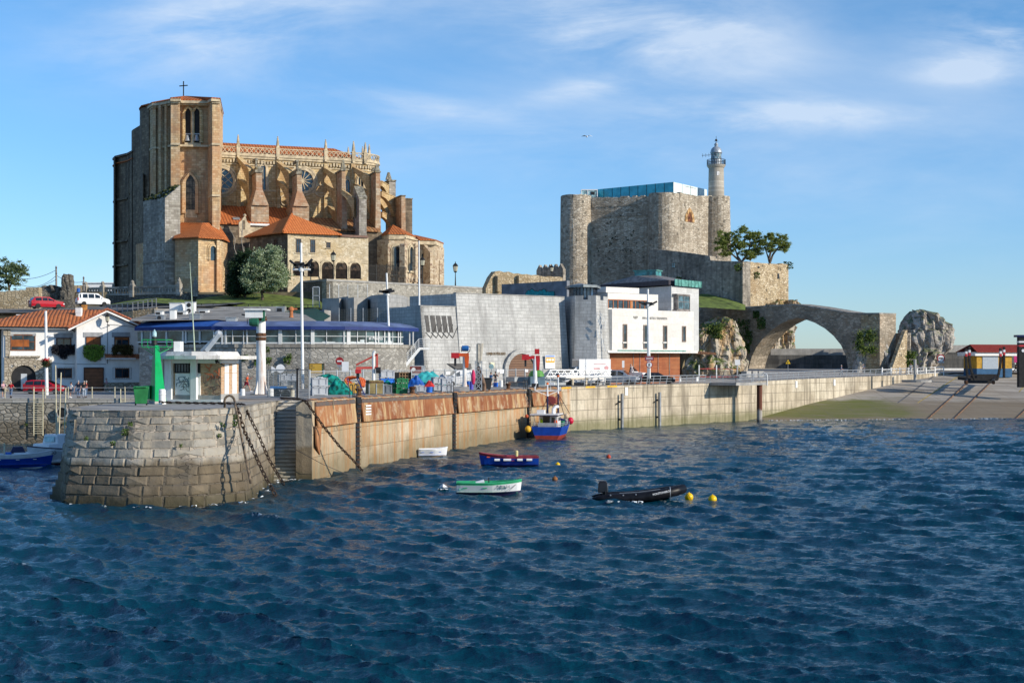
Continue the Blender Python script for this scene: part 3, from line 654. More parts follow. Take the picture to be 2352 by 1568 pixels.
# the gothic church
ASH=((.46,.33,.16),(.62,.47,.25),(.70,.56,.33))
M_CH=stone('church_ashlar','brick',ASH,(.36,.25,.13),.75,.38,.03,.45,stain=(.38,.22,.10),stamt=.5,stsc=.18,streak=(.16,.12,.08),stramt=.3,patch=(.50,.25,.13),ptamt=.35)
M_CHW=stone('church_tower_stone','brick',((.44,.30,.17),(.60,.44,.25),(.66,.52,.33)),(.38,.27,.15),.8,.4,.03,.5,stain=(.55,.24,.10),stamt=.5,stsc=.16,streak=(.17,.13,.10),stramt=.4,patch=(.5,.45,.36),ptamt=.35,pit=.15)
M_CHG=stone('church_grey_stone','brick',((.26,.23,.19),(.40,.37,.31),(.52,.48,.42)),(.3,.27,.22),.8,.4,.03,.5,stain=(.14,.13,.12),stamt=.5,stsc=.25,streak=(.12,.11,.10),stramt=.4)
M_CHD=stone('church_shaded_stone','brick',((.15,.115,.08),(.22,.175,.12),(.30,.24,.17)),(.15,.12,.09),.8,.42,.03,.5,stain=(.10,.075,.055),stamt=.5,stsc=.2,streak=(.05,.045,.04),stramt=.5)  # darker church stone: shade of west, side and recessed parts put into colour
M_CHB=stone('church_buttress','brick',((.36,.22,.13),(.46,.32,.20),(.52,.42,.30)),(.32,.23,.15),.8,.42,.03,.5,stain=(.42,.18,.09),stamt=.5,stsc=.25,streak=(.15,.12,.09),stramt=.4,patch=(.46,.42,.34),ptamt=.5)
M_CHP=plain('pale_trim_stone',(.56,.46,.31),.85,var=.2,scale=1.3,dirt=(.25,.2,.14),dirtamt=.4)
M_LICH=plain('lichen_cap',(.26,.24,.19),.9,var=.4,scale=2,dirt=(.3,.22,.07),dirtamt=.6)
M_CHR=stone('annex_rubble','rubble',((.42,.34,.22),(.55,.46,.32),(.64,.56,.42)),(.5,.42,.29),.5,.32,.06,.6,stain=(.5,.34,.14),stamt=.45,stsc=.3,pit=.25)
M_APS=stone('apse_stone','rubble',((.25,.16,.11),(.5,.39,.26),(.60,.51,.38)),(.52,.43,.31),.6,.38,.05,.6,stain=(.42,.33,.22),stamt=.4,stsc=.3,pit=.3)
M_TILE=tiles('old_roof_tiles',(.43,.125,.035),(.52,.17,.055),(.15,.045,.022),.52,.6)
M_TILE2=tiles('new_roof_tiles',(.55,.165,.045),(.62,.20,.06),(.30,.08,.03),.44,.6,.6)
M_TILE3=tiles('mossy_roof_tiles',(.30,.12,.05),(.48,.27,.12),(.09,.05,.03),.6,.6)
M_IRON=plain('black_iron',(.02,.02,.02),.6,.2)
church=thing('gothic_church','large golden stone gothic church with square bell tower and flying buttresses','church',(-40,252,20))
A=math.radians(20); O_=Vector((X(503,250),250.0))
class CF(Fr):
 def __init__(s): s.o=O_; s.ex=Vector((math.cos(A),math.sin(A))); s.en=Vector((math.sin(A),-math.cos(A)))
C=CF(); BASE=19.5
ZT=C.z(355,520); mb=MB()
sE=C.s(826); pl=[C.xy(-4,0),C.xy(sE,0)]+[C.xy(sE+4.4*math.sin(a),-4.4+4.4*math.cos(a)) for a in np.linspace(.35,1.9,7)]+[C.xy(sE,-14),C.xy(-4,-14)]
mb.prism(pl,BASE,ZT); mb.build('nave_wall',M_CH,church)
def ringpl(off): return [C.xy(-1,off),C.xy(sE,off)]+[C.xy(sE+(4.4+off)*math.sin(a),-4.4+(4.4+off)*math.cos(a)) for a in np.linspace(.35,1.9,7)]
mb=MB()
rp=ringpl(.0)
for za,zb,o in((ZT-.15,ZT+.25,.45),(ZT-.55,ZT-.15,.28),(ZT-1.75,ZT-1.55,.18),(C.z(438,600)-.1,C.z(438,600)+.15,.15)):
 q=ringpl(o); r=ringpl(-.2)
 for i in range(len(q)-1): mb.prism([q[i],q[i+1],r[i+1],r[i]],za,zb)
mb.build('string_course',M_CHP,church)
mb=MB(); q=ringpl(.0); fpl,Lp=along([Vector((*p,0)) for p in ringpl(.2)])
for k in range(int(Lp/.55)):
 p=fpl((k+.5)*.55/Lp); mb.box((p.x,p.y,ZT-1.35+R(-.05,.05)),(.3,.35,.55+R(-.1,.1)),A)
mb.build('corbel_table',M_CHP,church)
mb=MB(); fp,Lp=along([Vector((*p,0)) for p in ringpl(.3)]); n=int(Lp/.78); zb,zt=ZT+.3,ZT+1.35
for k in range(n):
 a=fp(k/n); b=fp((k+1)/n); up=Vector((0,0,1))
 mb.bar(a+up*zb,b+up*zt,.13,.11); mb.bar(a+up*zt,b+up*zb,.13,.11); mb.bar(a+up*(zt+.06),b+up*(zt+.06),.22,.16); mb.bar(a+up*zb,b+up*zb,.2,.12)
mb.build('parapet',M_CHP,church)
def pinn(x,y,z0,z1,w):
 mb=MB(); h=z1-z0; mb.box((x,y,z0),(w,w,h*.42),A); mb.box((x,y,z0+h*.42),(w*1.15,w*1.15,.12),A); mb.box((x,y,z0+h*.42+.12),(w*.85,w*.85,h*.5),A,tx=.25,ty=.25)
 for k in range(7):
  zz=z0+h*(.5+k*.06); q=w*.85*(1-.75*(k+1)/8)
  for dx,dy in((1,0),(-1,0),(0,1),(0,-1)): mb.box((x+dx*q*.55,y+dy*q*.55,zz),(.12,.12,.14),A)
 mb.ball((x,y,z1-.15),w*.22,6); mb.box((x,y,z0-.4),(w*.7,w*.9,.4),A)
 mb.build('pinnacle',M_CHP,church)
for u,v in((547,309),(638,313),(748,320),(812,324),(839,327)):
 q=C.at(u,.3); pinn(q[0],q[1],ZT-.05,Z(v,q[1]),.62)
for u,v,t in((800,337,-8),(833,336,-8),(848,331,-4.2)): q=C.at(u,t); pinn(q[0],q[1],ZT+.1,Z(v,q[1]),.55)
mb=MB(); zr=C.z(327,520,-6); ez=ZT+.35; e0,e1=-1,sE+1.2
a_,b_=C.pt(e0,-.3,ez),C.pt(e1,-.3,ez); r0,r1=C.pt(e0,-6.6,zr),C.pt(e1-4.5,-6.6,zr); c_,d_=C.pt(e1,-13,ez),C.pt(e0,-13,ez)
mb.poly([a_,b_,r1,r0]); mb.poly([b_,c_,r1]); mb.poly([c_,d_,r0,r1]); mb.build('nave_roof',M_TILE,church,clean=False)
def rose(u,v,r,spokes,t=.02):
 c=C.P(u,v,t); f=MB(); n=C.n3; ex=Vector((*C.ex,0)); up=Vector((0,0,1))
 ring=lambda rad,k,tt: [c+ex*rad*math.cos(2*math.pi*i/k)+up*rad*math.sin(2*math.pi*i/k)+n*tt for i in range(k)]
 a,b=ring(r,24,0),ring(r+.45,24,0)
 for i in range(24): f.slab([a[i],a[(i+1)%24],b[(i+1)%24],b[i]],n*.35)
 a,b=ring(r+.55,24,0),ring(r+.85,24,0)
 for i in range(24): f.slab([a[i],a[(i+1)%24],b[(i+1)%24],b[i]],n*.18)
 if spokes:
  for i in range(spokes): q=2*math.pi*(i+.5)/spokes; f.bar(c+n*.1+(ex*math.cos(q)+up*math.sin(q))*.25,c+n*.1+(ex*math.cos(q)+up*math.sin(q))*r,.14,.12)
  for i in range(spokes):
   q=2*math.pi*i/spokes; cc=c+n*.1+(ex*math.cos(q)+up*math.sin(q))*r*.98; w=r*math.sin(math.pi/spokes)
   for j in range(5):
    a1=q+math.pi*.5+math.pi*j/5; a2=q+math.pi*.5+math.pi*(j+1)/5; k=r*.8
    f.bar(c+n*.1+(ex*math.cos(q)+up*math.sin(q))*k+(ex*math.cos(a1-math.pi)+up*math.sin(a1-math.pi))*w*.9,c+n*.1+(ex*math.cos(q)+up*math.sin(q))*k+(ex*math.cos(a2-math.pi)+up*math.sin(a2-math.pi))*w*.9,.16,.12)
  f.slab(ring(.32,10,0),n*.16)
 else:
  for k in(-.35,.05,.45):
   for s_ in(1,-1):
    d=(ex*.75+up*.66*s_); e=Vector((-d.z*0,0,0)); pr=(ex*.66*-s_+up*.75); L=math.sqrt(max(.1,1-k*k))*r
    f.bar(c+pr*k*r-d*L+n*.08,c+pr*k*r+d*L+n*.08,.1,.1)
 o=f.build('rose_window',M_CHP,church); g=MB(); g.slab(ring(r,24,0),n*.03); p=g.build('pane',M_GLASS,church); p.parent=o
rose(507,414.6,2.15,0); rose(694.6,416,1.95,12)
def lancet(fr,u0,u1,v0,v1,par,mat=M_CHP,w=.3,pointed=True,mull=True,t=0,glass=None):
 f=MB(); fr.archring(f,u0,u1,v0,v1,t,t+.3,w,pointed); fr.archring(f,u0-3,u1+3,v0-4,v1,t,t+.14,w,pointed)
 if mull: um=(u0+u1)/2; fr.box(f,um-.6,um+.6,v0+8,v1,t,t+.15)
 o=f.build('lancet_window',mat,par); g=MB(); fr.arch(g,u0,u1,v0,v1,t+.01,pointed); p=g.build('pane',glass or M_GLASS,par); p.parent=o
lancet(C,598,610,376,440,church); lancet(C,793,803,412,442,church); lancet(C,823,834,403,434,church); lancet(C,776,783,412,442,church,mull=False)
mb=MB()
for u,v,r in((735.6,438,.95),(585,455,.8),(655,460,.8)):
 c=C.P(u,v,.03); ex=Vector((*C.ex,0)); n=C.n3
 for i in range(14):
  a,b=2*math.pi*i/14,2*math.pi*(i+1)/14; f_=lambda q,rr: c+ex*rr*math.cos(q)+Vector((0,0,rr*math.sin(q)))
  mb.slab([f_(a,r),f_(b,r),f_(b,r+.22),f_(a,r+.22)],n*.22)
mb.build('blind_tracery',M_CHP,church)
mb=MB()
for u in(549,640,749,811): C.box(mb,u-4,u+4,376,505,0,.55)
mb.build('wall_shaft',M_CH,church,split=True)
mb=MB()   # upper gallery arches low on the wall
for u in(525,575,622,650,690,722,757,785): C.archring(mb,u-9,u+9,462,510,0,.2,.25)
mb.build('blind_arcade',M_CH,church)
def pier_(uL,uM,uR,segs,t,depth,mat,name='buttress'):
 """segs: list of (v, left u of lit face, right u) from top to foot on the outer face at offset t"""
 mb=MB(); st=[]
 for v,a,b in segs:
  sa,sb=C.s(a,t),C.s(b,t); z=C.z(v,(a+b)/2,t); st.append((sa,sb,z))
 for (a,b,z),(a2,b2,z2) in zip(st,st[1:]):
  if abs(z-z2)<.03: continue
  f=lambda p,q,k: [C.xy(p,t+k),C.xy(q,t+k),C.xy(q,t-depth),C.xy(p,t-depth)]
  mb.prism(f(a2,b2,(b2-a2-(b-a))*.25),z2,z,0,inset=f(a,b,0))
 return mb
B1=pier_(0,0,0,[(394,588,601.5),(433.6,588.5,602.5),(472,578,616.5),(474,577,617.5),(512,577,617.5)],8.6,6.2,M_CHB); B1.build('buttress',M_CHB,church)
B2=pier_(0,0,0,[(398,682,692.4),(439,682.5,694),(474,673,709),(476,672,710),(515,672,710)],8.6,6.2,M_CHB); B2.build('buttress',M_CHB,church)
for u0,u1,v,tt in((586,603.5,396,8.7),(680.5,694.5,400,8.7)):
 mb=MB(); C.box(mb,u0,u1,v-6,v,tt-6.6,tt+.15); C.box(mb,u0+3,u1-2,v-13,v-6,tt-5,tt-.8); C.box(mb,u0+1,u0+5,v-30,v-6,tt-4.6,tt-3.8); C.box(mb,u0+1,u0+5,v-30,v-6,tt-2.2,tt-1.5); C.box(mb,u0,u0+6,v-33,v-28,tt-4.7,tt-1.4); mb.build('buttress_cap',M_LICH,church)
B3=pier_(0,0,0,[(392,785,793),(436,785,794.5),(500,785,797.5),(560,785,798)],9.0,4.2,M_CHB); B3.build('buttress',M_CHB,church)
B5=pier_(0,0,0,[(396,863.5,873),(450,863.5,874),(545,862,875),(560,862,875)],8.0,4.4,M_CHB); B5.build('buttress',M_CHB,church)
B7=pier_(0,0,0,[(450,922,931),(530,922,931.5),(560,922,931.5)],7.5,6.6,M_CHB); B7.build('buttress',M_CHB,church)
B6=pier_(0,0,0,[(416,894,909),(450,894,909),(560,894,909)],-3.0,2.6,M_CHG); B6.build('buttress',M_CHG,church)
B8=pier_(0,0,0,[(457,931,947),(560,931,947)],1.0,3,M_CHD); B8.build('buttress',M_CHD,church)
for u0,u1,v,tt,dp,hh in((783,794.5,392,9.1,4.5,3),(861.5,875,396,8.1,4.7,3),(920,932.5,450,7.6,6.8,2),(892,910.5,416,-2.9,2.8,3),(930,948.5,457,1.1,3.2,2)):
 mb=MB(); C.box(mb,u0,u1,v-hh,v,tt-dp,tt+.12); mb.build('buttress_cap',M_LICH,church)
for u,v0,v1,t,w in((788,366.8,389,7.6,.8),(866,376.7,393,7,.9),(859,384.8,393,4.6,.9),(892.5,396,413,-3.6,1.0)):
 mb=MB(); q=C.at(u,t); mb.box((q[0],q[1],Z(v1,q[1])),(w,w,Z(v0,q[1])-Z(v1,q[1])),A,tx=.35,ty=.35); mb.build('pinnacle',M_LICH,church)
mb=MB(); t=12.5; sa,sb=C.s(825,t),C.s(842,t); zt=C.z(456.4,833,t)
pf=[(0,zt),(-.0,19.5),(-4.4,19.5),(-4.4,zt+2.35),(-3.3,zt+2.2)]
mb.slab([C.pt(sa,t+p,z) for p,z in pf],Vector((*C.ex,0))*(sb-sa)); mb.build('buttress',M_CHG,church)
mb=MB(); mb.slab([C.pt(sa-.12,t+.1,zt-.05),C.pt(sb+.12,t+.1,zt-.05),C.pt(sb+.12,t-3.4,zt+2.35),C.pt(sa-.12,t-3.4,zt+2.35)],(0,0,.25)); mb.build('buttress_cap',M_LICH,church)
def flyer(u0,v0,t0,u1,v1,t1,h=.75,w=.8,drop=3.0,mat=M_CH):
 p=C.P(u0,v0,t0); q=C.P(u1,v1,t1); d=q-p; hz=Vector((d.x,d.y,0)); side=hz.cross(Vector((0,0,1))).normalized()*w/2
 n=9; up=[p.lerp(q,i/n) for i in range(n+1)]
 lo=[]
 for i in range(n+1):
  f=i/n; lo.append(up[i]-Vector((0,0,h+drop*(f**2.6))))
 mb=MB()
 for i in range(n): mb.slab([up[i]-side,up[i+1]-side,lo[i+1]-side,lo[i]-side],side*2)
 cap=Vector((0,0,.14)); mb.slab([p-side*1.25+Vector((0,0,.02)),q-side*1.25+Vector((0,0,.02)),q+side*1.25+Vector((0,0,.02)),p+side*1.25+Vector((0,0,.02))],cap)
 mb.build('flying_buttress',mat,church)
for a in((548,360,0,576,390,4.2),(550,410,0,577,431,4.2),(639,372,0,668,396,4.2),(639,413,0,668,436,4.2),(746,385,0,776,404,5),(749,419,0,776,444,5),(756,472,0,777,490,5),(811,384,0,852,406,4.2),(812,421,0,852,445,4.2)): flyer(*a)
for a in((786,436.6,9,815,456,10.5),(872.6,440.6,6,903,454,3),(874,488,6,903,501,3),(872,417,5,890,428,-4),(846,430,0,893,470,-4)): flyer(*a,h=.8,drop=2.6)
# aisle with lean-to roofs
t0=9.6
mb=MB(); mb.slab([C.pt(C.s(500,9),9.2,BASE),C.pt(C.s(500,9),0,BASE),C.pt(C.s(500,9),0,C.z(470,505,0)-.3),C.pt(C.s(500,9),9.2,C.z(513,560,9.2)-.3)],Vector((*C.ex,0))*(C.s(690,5)-C.s(500,9)))
mb.slab([C.pt(C.s(690,5),9.2,BASE),C.pt(C.s(690,5),0,BASE),C.pt(C.s(690,5),0,C.z(502,800,2)-.3),C.pt(C.s(690,5),9.2,C.z(528,800,9.8)-.3)],Vector((*C.ex,0))*(C.s(868,6)-C.s(690,5)))
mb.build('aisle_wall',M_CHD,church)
def roofpoly(pts,name,mat,th=.18,par=None):
 mb=MB(); mb.slab(pts,(0,0,-th)); return mb.build(name,mat,par or church)
sL=C.s(500,9.6); zE=C.z(514,560,9.6); zR=C.z(471,520,.6)
roofpoly([C.pt(sL-.2,9.7,zE),C.pt(C.s(690,9.6),9.7,zE),C.pt(C.s(690,.6),.1,zR),C.pt(sL-.2,.1,zR)],'aisle_roof',M_TILE)
zE2=C.z(528,800,9.8); zR2=C.z(502,800,2)
roofpoly([C.pt(C.s(690,9.6),9.8,zE2),C.pt(C.s(868,8),9.8,zE2),C.pt(C.s(868,2),1.6,zR2),C.pt(C.s(690,2),1.6,zR2)],'aisle_roof',M_TILE3)
for u,v,t in((541.6,480.8,7),(607.5,504,7.2)):
 mb=MB(); s0=C.s(u,t); f=(t-.1)/9.6; zz=lerp(zR,zE,f)+.12; q=lerp(zR,zE,f+.1)+.12
 mb.slab([C.pt(s0-.6,t,zz),C.pt(s0+.6,t,zz),C.pt(s0+.6,t+.96,q),C.pt(s0-.6,t+.96,q)],(0,0,.1)); mb.build('skylight',M_GREY,church)
mb=MB(); C.box(mb,571,619,513.5,518,9.3,9.9); mb.build('gutter',M_WHITE,church)
mb=MB(); C.box(mb,570,620,518,548,8.6,9.4); mb.build('aisle_front',M_CHP,church)
t=12; mb=MB(); fr=Fr(546,238.8,575,239.6)
pp=[fr.P(549,545),fr.P(575,545),fr.P(575,514),fr.P(571,513),fr.P(567,508),fr.P(565,500),fr.P(562,496.5),fr.P(559,500),fr.P(556,505),fr.P(549,511)]
mb.slab(pp,fr.n3*-.7); mb.ball(fr.P(562,495,-.3),.3,8); mb.build('bell_gable',M_CHP,church)
mb=MB(); fr.arch(mb,557,563,506,527,.02); mb.build('gable_opening',M_CHD,church)
# bell tower
def pl(pts): return [(X(u,Y),Y) for u,Y in pts]
ztw=Z(240,243)
mb=MB()
mb.prism(pl([(341,246.8),(352,244.6),(391,241.9),(413,241.75),(478,242.25),(504,242.4),(512,253),(360,258)]),BASE-1,ztw)
mb.build('tower_core',M_CHW,church)
fT_=Fr(391,241.55,504,242.4)
mb=MB()
mb.prism(pl([(341,246.6),(350.5,243.7),(358,243.5),(361,246)]),BASE,ztw)       # lit corner pilaster
mb.prism(pl([(391,241.6),(392.5,239.3),(413,239.4),(413.5,241.4)]),BASE,ztw)
mb.prism(pl([(478,241.8),(487.5,239.2),(504,239.6),(507,242.5)]),BASE,ztw)
mb.build('corner_pilaster',M_CHW,church)
mb=MB(); fr2=Fr(352,244.0,391,241.2)
fr2.box(mb,364,369,235,450,0,.45); fr2.box(mb,378,382,235,450,0,.35); mb.build('tower_rib',M_CHW,church)
mb=MB()
for v in(335,240,452):
 zz=Z(v,241); d=.3
 for poly in([(340,246.4),(350.3,243.4),(358.5,243.2),(361,246)],[(390,241.5),(392,239.0),(413.6,239.1),(414,241.3)],[(477.5,241.7),(487,238.9),(504.6,239.3),(507.5,242.5)],[(413,240.7),(479,241.3),(479,241.8),(413,241.3)],[(358,243.6),(391,240.9),(391,241.5),(358,245)]):
  if v==452 and poly[0][0]==413: continue
  mb.prism(pl(poly),zz-.15,zz+.18)
mb.build('string_course',M_CHP,church)
for a,b in((426,438.8),(446.3,458.8)):
 f=MB(); fT_.archring(f,a,b,249,328,0,.35,.42,True); fT_.archring(f,a-4,b+4,244,328,0,.16,.3,True); o=f.build('belfry_opening',M_CH,church)
 g=MB(); fT_.arch(g,a,b,249,328,.01,True); p=g.build('dark_opening',M_BLACK,church); p.parent=o  # flat black panel painted as the dark inside the belfry
mb=MB(); c=fT_.P(442.5,290,.3); mb.tube([fT_.P(442.5,332,.3),fT_.P(442.5,258,.3)],.22,8); mb.build('mullion',M_CHP,church)
for u in(430.5,451.5):
 mb=MB(); c=fT_.P(u,318,.12); mb.lathe((c.x,c.y,c.z),[(.62,-.5),(.5,-.3),(.36,.2),(.3,.5),(.05,.62)],12); mb.bar(c+Vector((-.7,0,.75)),c+Vector((.7,0,.75)),.2); mb.build('bell',M_GREY,church)
mb=MB(); fT_.box(mb,424,461,328,336,0,.4); mb.build('belfry_sill',M_CHP,church)
f=MB(); fT_.archring(f,427,449,402,490,0,.5,.55,True); fT_.archring(f,419,457,393,490,0,.22,.3,True); o=f.build('tower_window',M_CHW,church)
g=MB(); fT_.arch(g,427,449,402,482,.01,True); p=g.build('pane',glassm('leaded_glass',(.10,.085,.06),.3,.4),church); p.parent=o
g=MB();
for k in range(1,6): fT_.box(g,427,449,402+k*13.5,402.7+k*13.5,0,.1)
for k in(1,2): fT_.box(g,427+k*7.3,427.6+k*7.3,410,482,0,.1)
p=g.build('leading',M_IRON,church); p.parent=o
mb=MB(); fT_.box(mb,425,452,482,500,0,.12); mb.build('window_apron',M_CHP,church)
mb=MB(); ap=P(421,222.6,247)
ev=[(334.5,246.8),(348,242.9),(360,242.6),(389.5,240.4),(391,238.6),(415,238.7),(416,240.2),(476,240.6),(486,238.4),(506.5,239),(514,254),(358,259)]
ev=[Vector((X(u,Y),Y,ztw+.2)) for u,Y in ev]; ridge=[P(356,229,247.5),P(412,224,246.5),P(423,221.5,247.5),P(470,231,247)]
ce=sum(ev,Vector())/len(ev); top=P(425,222.6,248)
for i in range(len(ev)): mb.slab([ev[i],ev[(i+1)%len(ev)],top+(ev[(i+1)%len(ev)]-top)*.02],(0,0,.18))
mb.build('tower_roof',M_TILE,church,clean=False)
mb=MB(); mb.prism([(p.x+(ce.x-p.x)*.012,p.y+(ce.y-p.y)*.012) for p in ev],ztw-.25,ztw+.2); mb.build('tower_cornice',M_CHP,church)
mb=MB(); c=P(421.5,222,248); mb.bar(c-Vector((0,0,.5)),P(421.5,187,248),.16); mb.bar(P(412,198,248),P(431,196.5,248),.16); mb.build('cross',M_IRON,church)
mb=MB()
mb.prism(pl([(321,249.5),(325,247.6),(342,245.6),(346,256),(330,262)]),BASE,Z(247,247)); mb.build('stair_turret',M_CHD,church)
mb=MB(); mb.prism(pl([(302,254),(305,252.4),(323,249),(330,262),(310,266)]),BASE,[Z(297,252),Z(297,252),Z(289,250),Z(289,250),Z(297,252)]); mb.build('west_turret',M_CHD,church)
mb=MB(); mb.prism(pl([(260.5,262),(264.5,259.8),(292,256),(303,252.5),(318,262),(280,275)]),BASE-2,Z(358,258)); mb.build('west_block',M_CHD,church)
mb=MB()
for a,b,Y0,v in((290.5,297,255.6,354),(323.5,329.5,246.9,400),(261,264.5,259.2,362)):
 mb.prism(pl([(a,Y0+1.5),(b-1.5,Y0-1.2),(b+1,Y0-.8),(b+1.5,Y0+2)]),BASE-2,Z(v,Y0))
mb.build('west_buttress',M_CHD,church)
mb=MB()
for v,poly in((459,[(259,261.8),(264,259.0),(291,255.2),(291,257),(264,262)]),(555,[(258,261.8),(264,258.8),(291,255),(291,257),(264,262)]),(610,[(258,261.8),(264,258.8),(291,255),(291,257),(264,262)]),(452,[(289.5,257.3),(296,254),(298.5,254.4),(299,257)]),(543,[(289.5,257.3),(296,254),(298.5,254.4),(299,257)]),(359,[(258,262),(263.5,258.8),(292,255),(303,251.8),(303,254),(264,263)])): mb.prism(pl(poly),Z(v,258)-.15,Z(v,258)+.2)
mb.build('string_course',M_CHD,church)
for poly,v in(([(319,249.8),(324,247),(343,244.9),(346,256),(330,262)],247),([(258,262),(264,258.8),(292,255.3),(303,252),(318,262),(280,275)],357)):
 mb=MB(); mb.prism(pl(poly),Z(v,248),Z(v-2.5,248)); mb.build('west_roof',M_TILE,church)
mb=MB(); fl=(X(379,233.5),233.5); frr=(X(414,234.6),234.6); bl=(X(329,241),241); br=(X(400,246),246)
zf=Z(455,233.5)
mb.prism([bl,fl,frr,br],19.2,[Z(463,241),zf,Z(425,234.6),Z(428,246)]);
mb.build('grey_buttress',M_CHG,church)
mb=MB(); z=Z(557+40,233.5); mb.prism([(bl[0]-.15,bl[1]),(fl[0]-.1,fl[1]-.2),(frr[0]+.1,frr[1]-.2),br],z-.15,z+.15); mb.build('string_course',M_CHG,church)
mb=MB()
for _ in range(520):
 a,b=random.random(),random.random(); p=Vector((*bl,Z(463,241))).lerp(Vector((*fl,zf)),a).lerp(Vector((*br,Z(428,246))).lerp(Vector((*frr,Z(425,234.6))),a),b*.9)
 if random.random()<.35: continue
 p+=Vector((R(-.2,.2),R(-.2,.2),R(0,.35))); a1=Vector((R(-1,1),R(-1,1),R(-1,1)))*.28; b1=Vector((R(-1,1),R(-1,1),R(-1,1)))*.28; mb.poly([p-a1,p+b1,p+a1,p-b1])
mb.build('creeper',plain('dry_creeper',(.06,.075,.025),.9,var=.5,scale=3),church,clean=False)
mb=MB(); mb.prism(pl([(312,249.5),(314,246.5),(329,243.8),(331,247)]),BASE,Z(560,246)); mb.build('west_lean_to',M_CHW,church)
# octagonal chapel below the tower
mb=MB(); oc=[(400,236.5),(402.5,232.8),(455.5,230.6),(508,233.5),(522,238.5),(515,246),(402,246)]
mb.prism(pl(oc),BASE-.4,Z(547,232)); mb.build('chapel_wall',M_CHW,church)
mb=MB(); oe=[(393,236.5),(396,232.2),(455.5,229.6),(513,232.8),(528,238.5)]
E=[Vector((X(u,Y),Y,Z(549,232))) for u,Y in oe]; ap=P(464,514,238); bk=P(416,513,241.3); bk2=P(500,513,241.6)
for tri in([E[0],E[1],ap,bk],[E[1],E[2],ap],[E[2],E[3],ap],[E[3],E[4],ap]): mb.slab(tri,(0,0,.16))
mb.slab([E[4],bk2,ap],(0,0,.16)); mb.slab([ap,bk2,bk],(0,0,.12)); mb.build('chapel_roof',M_TILE,church,clean=False)
f3=Fr(455.5,230.6,508,233.5); lancet(f3,481.5,494,565,598,church,M_CHW,.25,False,False)
mb=MB(); f3.box(mb,455.5,463,552,668,0,.5); f3.box(mb,498,505,552,668,0,.5); f3.box(mb,455,508,548,551,0,.25); mb.build('chapel_pilaster',M_CHW,church)
# east chapels
def chapel(wall,eave,apex,ve,vb,roofv,mat,band):
 mb=MB(); mb.prism(pl(wall),BASE,Z(ve,wall[1][1])); mb.build('chapel_wall',mat,church)
 if band:
  mb=MB(); mb.prism(pl(eave),Z(ve,wall[1][1]),Z(ve,wall[1][1])+.75); mb.build('chapel_cornice',M_CHP,church)
 ez=Z(ve,wall[1][1])+(.75 if band else 0); mb=MB(); E=[Vector((X(u,Y),Y,ez)) for u,Y in eave]; ap=P(apex[0],apex[1],apex[2]); cc=sum(E,Vector())/len(E)
 E=[p+(p-cc)*.04 for p in E]
 for i in range(len(E)): mb.slab([E[i],E[(i+1)%len(E)],ap],(0,0,.16))
 mb.build('chapel_roof',M_TILE,church,clean=False)
chapel([(845,253),(893,247.2),(931.5,248.2),(960.6,253.2),(955,262),(850,262)],[(872,252),(893,246.9),(931.5,247.7),(954,252.5),(950,261),(872,261)],(902.5,518,254.5),548,648,518,M_APS,True)
fa=Fr(893,247.2,931.5,248.2); fb=Fr(931.5,248.2,960.6,253.2)
lancet(fa,905,918.6,567,622,church,M_CHP,.3,False,False); lancet(fb,938.4,946.5,567,624,church,M_CHP,.3,False,False)
mb=MB()
for fr,u in((fa,893.5),(fb,932),(fb,957)): fr.box(mb,u-2.5,u+2.5,560,648,-.3,.7)
mb.build('chapel_buttress',M_APS,church); mb=MB(); fa.box(mb,893,931,630,634,0,.3); fb.box(mb,932,958,622,626,0,.3); fa.box(mb,893,931,547,550,0,.3); fb.box(mb,932,960,547,550,0,.3); mb.build('string_course',M_CHP,church)
f=MB(); fb.archring(f,943,957,632,648,0,.4,.35,True); o=f.build('niche',M_APS,church); g=MB(); fb.arch(g,943,957,633,648,.02,True); p=g.build('niche_back',M_CHD,church); p.parent=o
chapel([(952,262),(965,256.5),(1000,257.5),(1020,264),(1015,272),(955,272)],[(950,261.5),(963,255.6),(1001,256.7),(1018,263.5),(1012,272),(952,272)],(952,541,268),562,650,540,M_APS,True)
fc=Fr(965,256.5,1000,257.5); lancet(fc,967,975,581,618,church,M_CHP,.25,True)
mb=MB(); q=fc
for u0,u1,v in((988,996,572),(1010,1024,590)):
 a=Fr(u0,254.5 if u0<1000 else 260,u1,255 if u0<1000 else 261.5); mb.slab([a.P(u0,651),a.P(u0,v+8),a.P(u0,v+8)+a.n3*-2+Vector((0,0,1.6)),a.P(u0,651)+a.n3*-2.2],Vector((*a.ex,0))*((u1-u0)*.079))
mb.build('chapel_buttress',M_APS,church)
# the annex house with hipped roof, arcade below
ax=thing('church_annex','rubble stone house with orange hipped roof and barred arches, beside the church','building',(X(700,234),234,20))
fL=Fr(574,239.5,661,231); fR=Fr(661,231,846,238)
zt=Z(537,232)
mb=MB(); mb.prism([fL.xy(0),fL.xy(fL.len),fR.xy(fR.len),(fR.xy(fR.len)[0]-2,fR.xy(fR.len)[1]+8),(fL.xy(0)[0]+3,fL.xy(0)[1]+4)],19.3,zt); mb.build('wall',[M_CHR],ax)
mb=MB(); strip(mb,[fL.xy(0),fL.xy(fL.len)],19.3,zt,.03,.05); mb.build('side_wall',M_CHD,ax)  # dark skin paints the shade of the face turned from the sun
mb=MB(); fR.box(mb,661,669,539,650,0,.12); fR.boxz(mb,661,846,Z(588,232),Z(600,232),0,.1); mb.build('quoins',M_CHP,ax)
mb=MB(); a=fL.pt(-.6,.9,zt); b=fL.pt(fL.len+.3,1.1,zt-.05); c=fR.pt(C.s(1,0)*0+fR.s(781),.9,zt); rp=P(671,495,237); rq=P(676,497,240)
E=[a,b,c,c+Vector((-1,9,0)),a+Vector((4,5,0))]; E[3].z=E[4].z=zt
